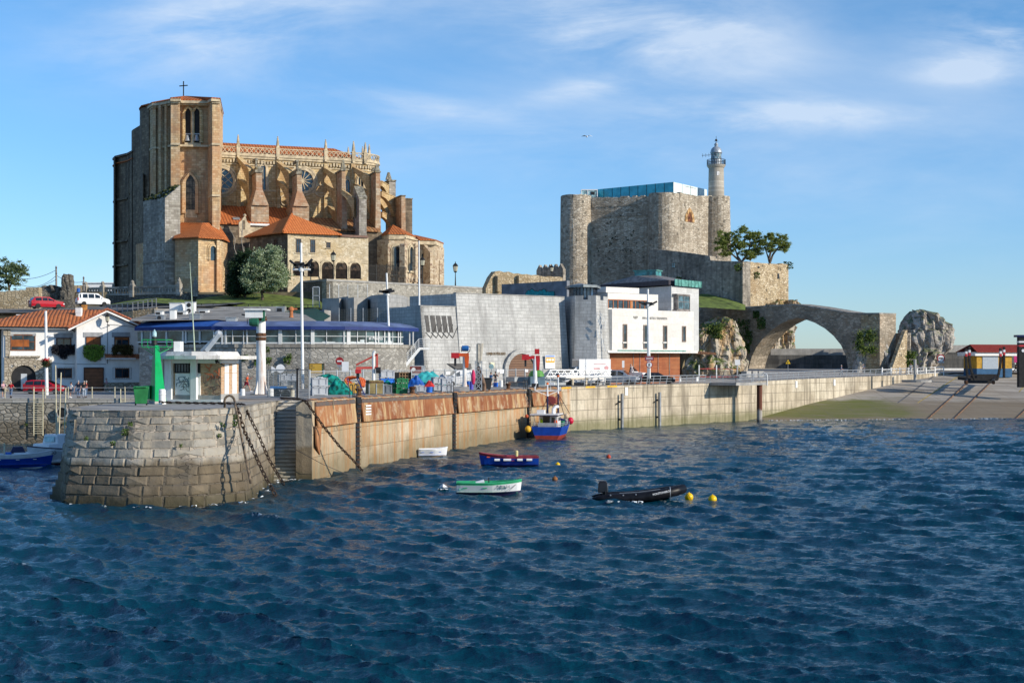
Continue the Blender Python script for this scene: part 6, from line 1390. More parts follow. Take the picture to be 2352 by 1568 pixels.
mb=MB(); mb.slab([fb.pt(sc_,.6,pkr),fb.pt(sR,.6,er),fb.pt(sR,-9,er),fb.pt(sc_,-9,pkr)],(0,0,-.2)); mb.slab([fb.pt(sL,.6,el),fb.pt(sc_,.6,pkr),fb.pt(sc_,-9,pkr),fb.pt(sL,-9,el)],(0,0,-.2)); mb.build('gable_roof',M_HTILE,ho)
mb=MB()
for p,q in((fb.pt(sL,.62,el-.22),fb.pt(sc_,.62,pkr-.22)),(fb.pt(sc_,.62,pkr-.22),fb.pt(sR,.62,er-.22))): mb.bar(p-Vector((0,0,.06)),q-Vector((0,0,.06)),.1,.2)
fa.boxz(mb,-60,170,ezl-.25,ezl-.02,.55,.78); mb.build('bargeboard',M_WHITE,ho)
mb=MB(); n=30
for (p,q) in((fb.pt(sL,.66,el+.05),fb.pt(sc_,.66,pkr+.05)),(fb.pt(sc_,.66,pkr+.05),fb.pt(sR,.66,er+.05))):
 for k in range(14): mb.tube([p.lerp(q,k/14),p.lerp(q,(k+.93)/14)],.15,6,r1=.12)
mb.build('verge_tiles',plain('verge_tile',(.36,.115,.06),.8,var=.3),ho)
mb=MB(); mb.tube([fa.pt(fa.s(-60),.9,ezl-.05),fa.pt(fa.s(160),.9,ezl-.05)],.1,6); mb.tube([fa.pt(fa.s(160),.9,ezl-.05),fa.pt(fa.s(171),.5,ezl-.55)],.07,6); mb.build('gutter',M_DARK,ho)
for u0,u1,v0,v1,Y in((174.7,188,707,738.5,179.5),(39,54,722,741,183)):
 mb=MB(); a,b=P(u0,v0,Y),P(u1,v1,Y); w=b.x-a.x; h=a.z-b.z; mb.box(((a.x+b.x)/2,Y,b.z-.6),(w*1.1,w,h*.62+.6),0,tx=.8,ty=.8); mb.box(((a.x+b.x)/2,Y,b.z+h*.62),(w*.95,w*.9,h*.38)); mb.build('chimney',M_WHITEB,ho)
def hwin(fr,u0,u1,v0,v1,shut,lint=None,t=0,bars=1):
 o=fr.window(ho,u0,u1,v0,v1,M_BROWN,M_GLASS,.1,bars=bars,cross=False,t=t)
 if shut:
  g=MB(); fr.box(g,u0+1.5,u1-1.5,v0+1.5,lerp(v0,v1,shut),t,t+.07); p=g.build('roller_shutter',M_SHUTB,ho); p.parent=o
 g=MB(); fr.box(g,u0-1,u1+1,v0-1,v0,t,t+.14); fr.box(g,u0-1,u0,v0,v1,t,t+.14); fr.box(g,u1,u1+1,v0,v1,t,t+.14); p=g.build('reveal',M_DBROWN,ho); p.parent=o
 if lint: g=MB(); fr.box(g,*lint,t,t+.06); g.build('lintel',M_LINT,ho)
hwin(fa,130,163,776.5,794,0,(124.5,167,765,776.4)); hwin(fb,198.5,230.7,774,794.5,.85,(191.5,236,763,774.5)); hwin(fb,263.6,296,774,794.5,.3,(257,299,763,774.5))
o=fa.window(ho,24,81.6,768,805,M_BROWN,M_GLASS,.12,bars=1,cross=True); g=MB(); fa.box(g,26,52,780,796,0,.08); fa.box(g,54,67,780,796,0,.08); p=g.build('roller_shutter',M_SHUTB,ho); p.parent=o
g=MB(); fa.box(g,22.5,83,764.5,768,0,.12); fa.box(g,22.5,31,768,771,0,.12); fa.box(g,75,83,768,771,0,.12); g.build('lintel',M_LINT,ho)
for fr,u0,u1 in((fa,131,165),(fb,264.5,296.6),(fb,332.5,346)):
 o=fr.window(ho,u0,u1,845.6,867.5,M_BROWN,M_GLASS,.1,bars=1,cross=False); g=MB()
 for k in range(9): u=lerp(u0-5,u1+5 if u1<340 else u1,k/8.); fr.box(g,u-.25,u+.25,843.5,870,.22,.25)
 for v in(843.5,869.5): fr.box(g,u0-5,u1+5 if u1<340 else u1,v,v+.5,.22,.26)
 p=g.build('window_grille',M_IRON,ho); p.parent=o
mb=MB(); fb.box(mb,194,236.5,846,901,.1,.13); o=mb.build('garage_door',plain('garage_panels',(.24,.085,.032),.5,var=.12),ho); g=MB()
for k in range(1,7): fb.box(g,194,236.5,846+k*8,846.6+k*8,.13,.15)
fb.box(g,192.5,194,845,901,.1,.3); fb.box(g,236.5,238.5,845,901,.1,.3); fb.box(g,192.5,238.5,843.5,846,.0,.3); p=g.build('door_frame',M_DBROWN,ho); p.parent=o
mb=MB(); fa.box(mb,10,25.5,820,900,0,.25); fa.box(mb,82.4,119,826,900,0,.25); fa.box(mb,25.5,82.4,820,838,0,.25); fa.box(mb,20,92,817,821,0,.4); mb.build('stone_porch',M_SURR,ho)
mb=MB(); fa.arch(mb,25.5,82.4,838.5,899,.0,depth=.04); o=mb.build('porch_opening',M_BLACK,ho); mb=MB(); fa.archring(mb,25.5,82.4,838.5,899,0,.3,.35); p=mb.build('porch_arch',M_SURR,ho)  # flat black panel paints the shade inside the porch
mb=MB(); fa.box(mb,48,62,858,893,.04,.08); p=mb.build('porch_door',M_LGREY,ho); p.parent=o
mb=MB(); fa.box(mb,12.5,23,770,818,0,.2); fa.box(mb,8,24,756,770,0,.25); mb.build('corner_pillar',M_SURR,ho)
mb=MB(); zc_=fb.z(823,300,.8);
for k in range(24):
 s=lerp(fb.s(243),fb.s(345),k/24.); mb.tube([fb.pt(s,0,zc_+.5),fb.pt(s,.85,zc_+.08)],.115,6,r1=.12)
mb.build('porch_tiles',plain('porch_tile',(.42,.14,.06),.8,var=.3),ho); mb=MB(); fb.box(mb,243,312,822,824.5,0,.9); mb.build('porch_board',M_WHITE,ho)
mb=MB(); mb.tube([fb.P(247,746,.05),fb.P(247,835,.05)],.025,5); mb.tube([fb.P(247,745,.1),fb.P(262,745.5,.1),fb.P(318,752,.1)],.02,4); mb.tube([fa.P(119,834,.05),fa.P(176,836,.05)],.02,4); mb.tube([fb.P(176,836,.05),fb.P(243,836,.05)],.02,4); mb.build('cable',M_DARK,ho)
def lantern(name,label,p,s,post=0,wall=False,par=None):
 o=thing(name,label,'lamp',p,group='old style lanterns'); mb=MB(); b=Vector(p)
 if post: mb.lathe(b,[(.09*s,0),(.07*s,post*.3),(.045*s,post*.9),(.05*s,post)],8); b=b+Vector((0,0,post)); mb.build('post',M_IRON,o); mb=MB()
 mb.lathe(b,[(.12*s,.0),(.2*s,.12*s),(.3*s,.75*s),(.33*s,.78*s),(.2*s,1.0*s),(.06*s,1.1*s),(.03*s,1.3*s)],6); mb.build('lantern_frame',M_IRON,o)
 mb=MB(); mb.lathe(b,[(.22*s,.16*s),(.31*s,.72*s)],6); mb.build('lantern_glass',plain('lamp_glass',(.45,.43,.33),.2,var=.1),o)
 if wall: mb=MB(); mb.tube([b,b+Vector((0,.2,-.35)),b+Vector((0,1.0,-.4))],.04,6); mb.build('bracket',M_IRON,o)
 return o
q=fb.P(246.5,740,1.0); lantern('wall_lantern','black wall lantern under the gable of the white house',q,.92,wall=True)
q=P(765.5,640.5,231); lantern('street_lantern','old black lantern before the barred arches of the church annex',(q.x,q.y,Z(640.5,231)),1.5,2.8)
q=P(970,650,248); lantern('street_lantern','old black lantern between the two east chapels',(q.x,q.y,q.z),1.5,2.9); q=P(1046,655.5,250); lantern('street_lantern','old black lantern standing alone against the sky right of the church',(q.x,q.y,q.z-.3),1.5,2.6)
q=P(1267,652,243); lantern('street_lantern','small lantern before the ruined wall by the castle',(q.x,q.y,q.z),1.1,2.0)
M_LIME_L=plain('light_green_leaf',(.20,.33,.04),.7,var=.4,scale=4); M_DKLEAF=plain('dark_leaf',(.022,.022,.03),.8,var=.4,scale=4); M_OLLEAF=plain('olive_leaf',(.075,.065,.018),.8,var=.5,scale=4); M_DLEAF=plain('deep_green_leaf',(.018,.045,.012),.8,var=.4,scale=4)
def leaves(mb,pts,size,n,jit=.3,mi=0):
 for _ in range(n):
  c,r=random.choice(pts); d=Vector((random.gauss(0,1),random.gauss(0,1),random.gauss(0,1))).normalized()*r*random.random()**.4; p=c+d
  a=Vector((R(-1,1),R(-1,1),R(-1,1))).normalized()*size*R(.6,1.3); b=a.cross(Vector((R(-1,1),R(-1,1),R(-1,1)))).normalized()*size*R(.4,.8); mb.poly([p-a,p+b,p+a,p-b],mi)
M_PALEP=plain('pale_yellow_paint',(.62,.56,.38),.6)
def planter(fr,u0,u1,v0,v1,mat,label,shape):
 p=fr.P((u0+u1)/2,v0,.4); o=thing('flower_box',label,'planter',p,group='hanging flower boxes'); mb=MB(); fr.box(mb,u0+4,u1-4,v0+2,v0+7,.1,.5); mb.build('box',M_DBROWN,o)
 pts=[]
 for k in range(26):
  f=k/25; u=lerp(u0+4,u1-4,f); dep=lerp(v0+5,v1-3,shape(f));
  for v in np.linspace(v0+2,dep,6): pts.append((fr.P(u,v,.4),.28))
 mb=MB(); leaves(mb,pts,.10,3200); mb.build('foliage',mat,o,clean=False)
planter(fa,118.6,174,794,824,M_DKLEAF,'dark purple trailing plant hanging under the shaded window',lambda f: .45+.55*math.exp(-((f-.5)/.22)**2)); planter(fb,191,240,794.5,829,M_LIME_L,'bright yellow green plant hanging over the garage door',lambda f:.5+.5*math.sin(math.pi*min(1,max(0,f)))**.7); planter(fb,257,305,794,817,M_OLLEAF,'dry olive brown plant in the window box above the tiled canopy',lambda f:(.9 if f<.15 or f>.85 else .35+.6*math.exp(-((f-.6)/.12)**2)))
# upper road side: walls, ruins, poles
w=MB(); fr=Fr(-60,207,90,207)
for k in range(10): a,b=lerp(-60,89,k/10.),lerp(-60,89,(k+1)/10.); v=lerp(672,662,max(0,k-1)/9.)+R(-1,1) if k<8 else 660; fr.box(w,a,b,v,725,-1.5,0)
single('roadside_wall',w,M_SANDR,'sunlit sandy rubble wall beside the upper road, under the left tree','wall')
rn=thing('ruined_stonework','dark ruined stone stump with a tall rounded pillar beside the parked cars','ruin',P(150,690,212))
def blob(rows,Y,dep,mat,name,par,amp=.35):
 rock(name,rows,Y,dep,amp,mat,None,nv=20,nh=36,seed=len(rows)+Y%7,freq=.7,parent=par)
def rloc(name,rows,Y,dep,mat,par,amp):
 o=rock(name,rows,Y,dep,amp,mat,None,nv=22,nh=36,seed=rows[0][0]%9,freq=.7,parent=par); return o
rloc('pillar',[(629,148,158),(633,141,163),(645,137,166),(660,138,167),(690,136,167),(712,136,168)],212,1.3,M_DARKR,rn,.35); rloc('stump',[(655,100,128),(660,85,140),(668,79,146),(690,79,146),(712,79,148)],213,1.6,M_DARKR,rn,.4)
mb=MB()
for k in range(7): a=P(80+k*.0,707-k*3.2,208+k*.5); b=P(176,707-k*3.2,208+k*.5); mb.box(((a.x+b.x)/2,a.y+.4,a.z-.3),(b.x-a.x-k*.25,1,.3))
single('stone_steps',mb,M_DARKR,'dark stone steps behind the red and the white car','steps')
def pole(u,v0,v1,Y,r,label,mat=None):
 o=thing('utility_pole',label,'pole',P(u,v1,Y),group='wooden utility poles'); mb=MB(); mb.tube([P(u,v1,Y),P(u-.5,v0,Y)],r,8,r1=r*.75); mb.build('pole',mat or plain('grey_timber',(.24,.21,.18),.9),o); mb=MB(); q=P(u,v0+4,Y); mb.bar(q+Vector((-.15,-.1,0)),q+Vector((.15,-.1,0)),.1); mb.bar(q+Vector((-.15,-.1,-.9)),q+Vector((.15,-.1,-.9)),.1); mb.build('insulator',M_DARK,o); return o
pole(129.5,611,672,222,.17,'taller utility pole with wires, left of the dark ruin'); pole(192.5,635,668,226,.15,'shorter utility pole beside the long white building')
wires=MB()
for a,b,s in(((129,620,222),(40,640,214),1.0),((129,633,222),(40,650,214),2.2),((129,642,222),(40,664,214),1.0),((129,632,222),(192,647,226),1.0)):
 p,q=P(*a),P(*b); wires.tube([p.lerp(q,t)-Vector((0,0,s*4*t*(1-t)*.5)) for t in np.linspace(0,1,9)],.035,4)
single('overhead_wires',wires,M_DARK,'thin overhead wires strung from the taller utility pole','wire',None)
o=thing('long_white_building','long low white flat roofed building far behind the balustrade','building',P(225,660,345)); mb=MB(); fr=Fr(188,345,264,345); fr.box(mb,189,264,650,668,-8,0); mb.build('wall',plain('bright_white',(.82,.82,.82),.8,var=.02),o); mb=MB(); fr.box(mb,188,265,648.6,650.2,-8.3,.3); mb.build('roof_edge',M_WHITE,o); mb=MB(); fr.box(mb,258,261,653,661,0,.05); mb.build('window',M_GLASS,o)
mb=MB(); fr=Fr(178,240,200,240); fr.box(mb,170,196,655,675,-.6,0); single('low_wall',mb,M_SANDR,'short pale wall beyond the ruin, by the utility pole','wall')
o=thing('bin','small blue bin beside the dark ruin','bin',P(180,673,234)); mb=MB(); q=P(180,673,234); mb.lathe(q,[(.26,0),(.3,.6),(.31,.65),(.2,.8)],10); mb.build('body',M_BLUE,o)
gr=thing('guard_rail','grey tubular guard rail on a pale wall along the ramp behind the white house','railing',P(300,700,188)); path=[(243,706,190),(275,701.5,189),(305,697.5,188),(335,693,187.5),(359,689,187)]
mb=MB(); pts=[P(*a) for a in path]
mb.tube([p+Vector((0,0,.2)) for p in pts],.06,6)
for k in range(11):
 f=k/10*(len(pts)-1); i=min(int(f),len(pts)-2); p=pts[i].lerp(pts[i+1],f-i); mb.bar(p+Vector((0,0,.2)),p-Vector((0,0,.95)),.1)
for dz in(-.15,-.45,-.75): mb.tube([p+Vector((0,0,dz)) for p in pts],.03,5)
mb.build('rail',M_STEEL,gr); mb=MB()
for a,b in zip(pts,pts[1:]): mb.slab([a-Vector((0,0,.95)),b-Vector((0,0,.95)),b-Vector((0,0,3.6)),a-Vector((0,0,2.8))],(0,.6,0))
mb.build('low_wall',M_SANDR,gr)
o=thing('guard_rail','dark tubular guard rail in front of the lawn','railing',P(560,705,199)); mb=MB(); p0,p1=P(436,697,200),P(735,700,196)
for dz in(0,-.45,-.85): mb.tube([p0+Vector((0,0,dz)),p1+Vector((0,0,dz))],.05,6)
for k in range(12): p=p0.lerp(p1,k/11); mb.bar(p,p-Vector((0,0,1.3)),.1)
mb.build('rail',M_DARK,o)
mb=MB(); q=P(355,690,187); mb.prism([(q.x,187),(q.x+18,194),(q.x+18,196),(q.x,190)],12,Z(709,188));
single('retaining_wall',mb,M_CONC,'concrete wall under the guard rail behind the restaurant roof','wall')
rl=thing('harbour_railing','white painted railing along the harbour wall before the house','railing',(X(160,142.3),142.3,4.6)); mb=MB()
for z in(5.65,5.25,4.9): mb.tube([(-62,142.35,z),(X(345,142.35),142.35,z)],.024,5)
mb.build('rails',M_LGREY,rl)
for u in(-20,11.5,78,104.5,157,211.7,264,287,330):
 mb=MB(); x=X(u,142.35); mb.bar((x,142.35,4.6),(x,142.35,5.75),.075); mb.build('post',M_PALEP,rl)
def hladder(u0,u1,v0,v1,label,mat):
 o=thing('harbour_ladder',label,'ladder',P((u0+u1)/2,v1,141.7),group='ladders on the harbour wall'); Y=141.6; mb=MB()
 for u in(u0,u1): mb.tube([P(u,v0,Y),P(u,v1,Y)],.05,6)
 mb.build('rails',mat,o); mb=MB()
 for k in range(16): v=lerp(v0+22,v1,k/16); mb.bar(P(u0,v,Y),P(u1,v,Y),.05)
 mb.build('rungs',mat,o)
M_PALEP=plain('pale_yellow_paint',(.62,.56,.38),.6); hladder(77.5,98.5,893,1000,'pale ladder at the middle of the harbour wall, by the red car',M_PALEP); hladder(277,287,893,985,'thin pale ladder on the harbour wall near the green bin',M_PALEP)
o=thing('drain_outlet','round drain pipe mouth in the harbour wall','pipe',P(145,946,141.8)); mb=MB(); q=P(143,947,141.6); mb.lathe((q.x,q.y,q.z),[(.62,.3),(.62,-.1),(.5,-.1),(.5,.3)],16,axis='y'); mb.build('pipe',M_CONC,o); mb=MB(); mb.lathe((q.x,q.y,q.z),[(.5,.0),(.5,.05)],16,axis='y'); mb.build('mouth',M_BLACK,o)
# masts and lamp posts
def mast(name,label,u0,v0,u1,v1,Y,r0,r1,cross=None,lamps=(),cat='mast',mat=M_WHITE,group='tall white light masts'):
 a=P(u1,v1,Y); b=P(u0,v0,Y); o=thing(name,label,cat,a,group=group); mb=MB(); mb.tube([a,a.lerp(b,.5),b],[r0,(r0+r1)/2,r1],10); mb.build('pole',mat,o)
 if cross:
  v,ul,ur=cross; mb=MB(); p=a.lerp(b,(v1-v)/(v1-v0)); mb.tube([P(ul,v,Y),P(ur,v,Y)],.11,6); mb.lathe(p-Vector((0,0,.2)),[(r0*1.4,0),(r0*1.4,.4)],10); mb.build('crossarm',mat,o)
  for u,vv,tilt in lamps:
   mb=MB(); q=P(u,vv,Y-.1); c=Vector((.55*math.cos(tilt),0,.55*math.sin(tilt))); mb.bar(q-c,q+c,.5,.22); l=mb.build('floodlight',M_DARK,o); mb=MB(); mb.bar(q,Vector((q.x,Y,P(u,v,Y).z)),.06); k=mb.build('bracket',mat,o); k.parent=l
 return o
mast('light_mast','tallest white light mast with floodlights, rising before the church annex',691.5,558,695.5,893,148,.17,.12,(619,672,713),((675,606,-.7),(687,607,.2),(701,609,0),(709,604,.8)))
mast('light_mast','white light mast in front of the restaurant porch, floodlights against the terrace wall',888,627,897.5,884,157,.17,.1,(674,880,896),((882,670,-.1),(889,667,.3),(895,670,.2)))
mast('light_mast','white light mast before the museum front with its floodlights',1488,664,1490.5,868,178,.24,.12,(700,1473,1503),((1475,697,-.4),(1488,696,0),(1500,697,.5)))
mast('flag_mast','thin bare white mast on the left end of the market hall roof',962.5,553,963,704,172,.12,.07,None,(),'mast')
lp=mast('lamp_post','white lamp post with a flower basket before the white house',105,714,107.5,908,152,.19,.13,None,(),'lamp post')
mb=MB(); q=P(111,772,152); mb.ball(q+Vector((.2,0,0)),.42,10,sq=(1,.6,.3)); mb.build('lamp_head',M_SIGNW,lp)
fbk=thing('flower_basket','hanging basket of red flowers on the white lamp post','planter',P(107,832,151.6)); mb=MB(); q=P(107,832,151.7); leaves(mb,[(q+Vector((R(-.35,.35),R(-.3,.3),R(-.3,.1))),.3) for _ in range(10)],.1,500); mb.build('foliage',M_DLEAF,fbk,clean=False); mb=MB(); leaves(mb,[(q+Vector((R(-.45,.45),R(-.4,.1),R(.05,.35))),.15) for _ in range(14)],.09,220); mb.build('flowers',plain('red_flower',(.5,.02,.03),.7,var=.3),fbk,clean=False); mb=MB(); mb.lathe(q-Vector((0,0,.5)),[(.15,0),(.38,.35)],10); mb.build('basket',M_DBROWN,fbk)
o=mast('whip_antenna','long thin pale green whip antenna rising from the pilot hut roof',436,602,447,806,103,.05,.02,None,(),'antenna',plain('pale_green_pole',(.45,.52,.38),.5),None)
# pilot hut, light tower and gear on the pier
def dz_(u,Y): return 5.46 if Y<104 else 5.4
def YD(v,z=5.42): return (HC-z)*F/(v-VH)
M_BRICK=stone('hut_brick','brick',((.42,.24,.13),(.52,.32,.18),(.58,.38,.23)),(.5,.42,.32),.45,.11,.014,.3,warp=.01,stain=(.34,.2,.12),stsc=.6,stamt=.3)
hut=thing('pilot_hut','small white harbour hut with brick panels, curved flat roof and graffiti','hut',(X(450,101),101,5.45))
h1=Fr(360,101.2,508,99.4); h2=Fr(508,99.4,548,101.8); zr=Z(824,99)
mb=MB(); mb.prism([h1.xy(0),h1.xy(h1.len),h2.xy(h2.len),(h2.xy(h2.len)[0]-1,106.5),(h1.xy(0)[0],106.5)],5.4,zr); mb.build('brick_wall',M_BRICK,hut)
mb=MB()
for u0,u1 in((365,373),(377.5,393),(437,450.5)): h1.box(mb,u0,u1,822,921,0,.3)
h1.box(mb,360,508,822,834,0,.16); h2.box(mb,508,548,822,834,0,.12); h1.box(mb,360,508,917,924,0,.35); mb.build('white_pillar',M_WHITE,hut)
mb=MB(); h1.box(mb,393,508,907,917,0,.1); h2.box(mb,508,548,904,925,0,.1); mb.build('concrete_base',M_CONC,hut)
mb=MB(); h1.box(mb,402,436,857,908,0,.07); h1.box(mb,451,460,857,908,0,.07); mb.build('white_panel',M_WHITE,hut)
h1.window(hut,402,436,834,856,M_DARK,M_GLASS,.07,bars=4,cross=False,t=.04); h1.window(hut,451,460,834,856,M_DARK,M_GLASS,.07,bars=1,cross=False,t=.04)
for u0,u1 in((516.5,526),(534,543.5)):
 g=MB(); h2.box(g,u0,u1,857,904,.0,.06); h2.box(g,u0,u1,836,856,.0,.03); g.build('white_strip',M_WHITE,hut)
def scrawl(fr,u0,u1,v0,v1,n,mat,name,amp=1,t=.08,th=.045):
 mb=MB()
 for _ in range(n):
  u,v=R(u0,u1),R(v0,v1); pts=[]; a=R(0,6)
  for k in range(7): pts.append(fr.P(min(u1,max(u0,u)),min(v1,max(v0,v)),t)); a+=R(-1.3,1.3); u+=2.6*amp*math.cos(a); v+=2.6*amp*math.sin(a)
  for p,q in zip(pts,pts[1:]): mb.bar(p,q,th,.01,up=(0,-1,0))
 return mb.build(name,mat,hut)
M_SPRAYB=plain('blue_grey_spray',(.16,.22,.27),.7); M_SPRAYD=plain('dark_spray',(.12,.085,.07),.7); M_SPRAYR=plain('orange_spray',(.5,.14,.06),.7)
scrawl(h1,405,434,865,888,15,M_SPRAYB,'graffiti'); scrawl(h1,408,434,875,900,7,M_SPRAYD,'graffiti',1.3,.085,.03); scrawl(h1,468,503,838,872,10,M_SPRAYR,'graffiti',1.4,.03,.07); scrawl(h1,470,504,885,904,12,M_SPRAYD,'graffiti',1,.035,.05)
M_=MB()
for pts in([(466,862),(467,876),(470,881),(474,876),(475,860)],[(484,880),(485,862),(490,872),(495,860),(496,880)],[(500,862),(506,866),(500,871),(507,882)]):
 q=[h1.P(u,v,.04) for u,v in pts]
 for a,b in zip(q,q[1:]): M_.bar(a,b,.07,.01,up=(0,-1,0))
M_.build('graffiti',M_SPRAYD,hut)
ro=[(343,101.3),(362,98.8),(400,97.6),(450,97.0),(505,97.2),(545,98.8),(572,101.5),(589,105),(575,108),(345,108)]
M_ROOFC=plain('weathered_white_concrete',(.66,.64,.60),.85,var=.12,scale=1.2,dirt=(.28,.25,.21),dirtamt=.6)
mb=MB(); mb.prism(pl(ro),zr-.02,zr+.22); mb.build('roof_slab',M_ROOFC,hut)
mb=MB(); ro2=[(350,101.8),(380,99.2),(440,98.0),(500,98.4),(538,100.2),(552,103),(540,107),(352,107)]; mb.prism(pl(ro2),zr+.22,zr+.52,0,inset=pl([(352,102),(384,99.4),(440,98.3),(498,98.7),(534,100.5),(546,103),(536,106.8),(354,106.8)])); mb.build('roof_kerb',M_ROOFC,hut)
mb=MB(); a=P(399,806,103); b=P(414,784,103); mb.prism([(a.x,103),(b.x,103),(b.x,104),(a.x,104)],zr+.3,b.z); mb.build('roof_box',M_WHITE,hut)
mb=MB();
for d,w in((0,.14),(.5,.1)): mb.bar(P(462+d*22,806,104),P(502+d*8,768,104),w,.2)
mb.bar(P(474,806,103.6),P(504,768,103.6),.16,.28); mb.ball(P(502,767,104),.3,8); mb.build('folded_boom',M_LGREY,hut)
mb=MB(); mb.tube([h1.P(500,826,.2)]+[h1.P(494+2*math.cos(a),835-8*math.sin(a),.25) for a in np.linspace(0,1.5,4)]+[h2.P(515,840,.3)],.04,5); mb.build('cable',M_DARK,hut)
gl=thing('harbour_light','bright green tapering harbour light tower with a small lantern and gallery','lighthouse',(X(358,96),96,5.46))
yb=96.0; zb=Z(921,yb); zt=Z(793,yb)
bot=pl([(344,97.4),(356,95.4),(382,96.4),(371,98.6)]); top=pl([(352,96.9),(356.6,96.2),(365,96.6),(361,97.4)])
M_LTG=plain('signal_green',(.0,.33,.085),.3,var=.08,spec=.5)
mb=MB(); mb.prism(bot,zb,zt,0,inset=top); mb.build('tower',M_LTG,gl)
c=(X(360,97),97); mb=MB(); mb.prism([(c[0]+(x-c[0])*1.12,c[1]+(y-c[1])*1.12) for x,y in bot],5.3,zb); mb.build('concrete_foot',M_CONC,gl)
mb=MB(); mb.box((bot[0][0]-.05,97.0,zb+.1),(.45,.6,.95)); mb.build('equipment_box',M_LTG,gl)
mb=MB(); x0=X(358,97)
for dz in(0,.5):
 q=[(x0-.75,96.2),(x0+.95,96.2),(x0+.95,97.7),(x0-.75,97.7)]
 for i in range(4): mb.bar((*q[i],zt-.1+dz),(*q[(i+1)%4],zt-.1+dz),.04)
for x,y in q: mb.bar((x,y,zt-.1),(x,y,zt+.4),.04); mb.bar((x,y,zt-.1),(x0,96.9,zt-.7),.04)
mb.build('gallery',M_LTG,gl)
mb=MB(); mb.lathe((x0-.05,96.8,zt),[(.2,0),(.2,.45),(.14,.5),(.14,.6)],10); mb.build('lantern_base',M_DARK,gl); mb=MB(); mb.lathe((x0-.05,96.8,zt+.6),[(.15,0),(.15,.3),(.08,.4),(.03,.5)],10); mb.build('lantern',M_GREYGL,gl)
def wheelie(name,label,u,v,h,mat,lid,group=None,rz=.25):
 Y=YD(v,5.45 if v>915 else 5.4); o=thing(name,label,'bin',(X(u,Y),Y,5.46 if v>915 else 5.4),rz,group)
 k=h/1.1; mb=MB(); mb.box((0,0,.1*k),(.62*k,.66*k,.85*k),0,tx=1.32,ty=1.25); mb.build('body',mat,o,world=False,bevel=.03); mb=MB(); mb.box((0,0,.95*k),(.88*k,.9*k,.12*k),0,tx=.9,ty=.85); mb.box((0,-.47*k,.98*k),(.6*k,.08*k,.07*k)); mb.build('lid',lid,o,world=False,bevel=.03)
 for s in(-1,1):
  mb=MB(); mb.lathe((s*.3*k,.25*k,.12*k),[(.12*k,-.05),(.12*k,.05)],10,axis='x'); mb.build('wheel',M_BLACK,o,world=False)
 return o
M_BING=plain('bin_green',(.02,.17,.05),.45,var=.15)
wheelie('wheelie_bin','green wheelie bin beside the green harbour light',324,931,1.28,M_BING,M_BING)
def bollard(name,label,u,v,h,r,mat,z=None,Y=None,group=None):
 Y=Y or YD(v,5.46); o=MB(); o.lathe((X(u,Y),Y,(z or 5.46)-.03),[(r*1.15,0),(r,.04),(r*.95,h*.62),(r*1.08,h*.66),(r*.95,h*.72),(r*.98,h*.93),(r*.7,h)],14)
 single(name,o,mat,label,'bollard',group,smooth=False)
bollard('white_bollard','tall white bollard with chain round its foot, before the green light',372.5,929,1.02,.24,M_WHITE,Y=94.6);
bollard('white_bollard','small white bollard at the foot of the white crane column',557.5,905,.62,.2,M_WHITE,Y=118,z=5.42); bollard('white_bollard','white bollard like a milk churn inside the mesh cage',622,914,.75,.24,M_WHITE,Y=112,z=5.44)
bollard('white_post','thin white post on the pier near the stairs',514+0,903+1,.85,.1,M_WHITE,Y=110) if False else None
mb=MB(); q=P(516,0,109); mb.box((X(515,107),107,5.43),(.24,.2,.82)); single('white_post',mb,M_WHITE,'short square white post on the pier between hut and stairs','post'); mb=MB(); mb.lathe((X(533,105.6),105.6,5.44),[(.1,0),(.1,.2),(.2,.22),(.2,.3)],10); single('mooring_cleat',mb,M_WHITE,'small white mushroom cleat near the pier stairs','bollard')
M_CHAIN=plain('chain_iron',(.05,.03,.02),.85,var=.5,scale=6,dirt=(.16,.09,.045),dirtamt=.5)
def chain(label,pts,pitch=.34,wire=.042,name='anchor_chain'):
 f,L=along([Vector(p) for p in pts]); n=int(L/pitch); mb=MB()
 for k in range(n):
  a,b=f(k/n),f((k+1)/n); d=(b-a).normalized(); s=d.cross(Vector((0,0,1)) if abs(d.z)<.9 else Vector((1,0,0))).normalized(); u=s.cross(d)
  w=(s if k%2 else u);
  if abs(d.z)<.15 and k%2==0: w=(u*.5+s*.85).normalized()
  c=(a+b)/2; h=pitch*.72; pr=[]
  for j in range(9):
   t=2*math.pi*j/8; pr.append(c+d*h*math.cos(t)+w*h*.42*math.sin(t))
  mb.tube(pr,wire,5,caps=False)
 return single(name,mb,M_CHAIN,label,'chain','rusty anchor chains')
zd=5.5
chain('rusty chain lying across the pier deck from the white bollard to the iron hoop',[(X(367,94.4),94.4,zd+.08),(X(380,94.0),94.0,zd+.08),(X(430,93.5),93.5,zd+.06),(X(480,92.6),92.6,zd+.06),(X(530,91.6),91.6,zd+.08)])
chain('rusty chain hanging from the iron hoop down to the water, left of the pair',[(X(541,85.2),85.2,5.6),(X(548,84.5),84.4,5.4),(X(560,83.5),83.6,4.2),P(580,1030,81.8),P(607,1090,81),P(633,1137,80.2)],.36,.036)
chain('rusty chain hanging over the pier corner down to the water, right of the pair',[(X(535,91.4),91.4,zd+.06),(X(560,89.2),89.2,5.6),P(572,955,87),P(590,990,86.5),P(618,1055,85.5),P(652,1112,84.6)],.32,.032)
chain('rusty chain running from the mesh cage over the rusty wall to the water',[(X(640,104.5),105.5,5.56),(X(690,98.6),98.6,5.68),P(703,922,97.0),P(740,975,98.3),P(780,1025,99.8),P(810,1055,101.2),P(832,1080,102.5)],.28,.04)
ih=thing('iron_hoop','rusty iron hoop with a long leg down the pier corner','hoop',(X(525,85),85,5.5)); mb=MB(); Y=84.4
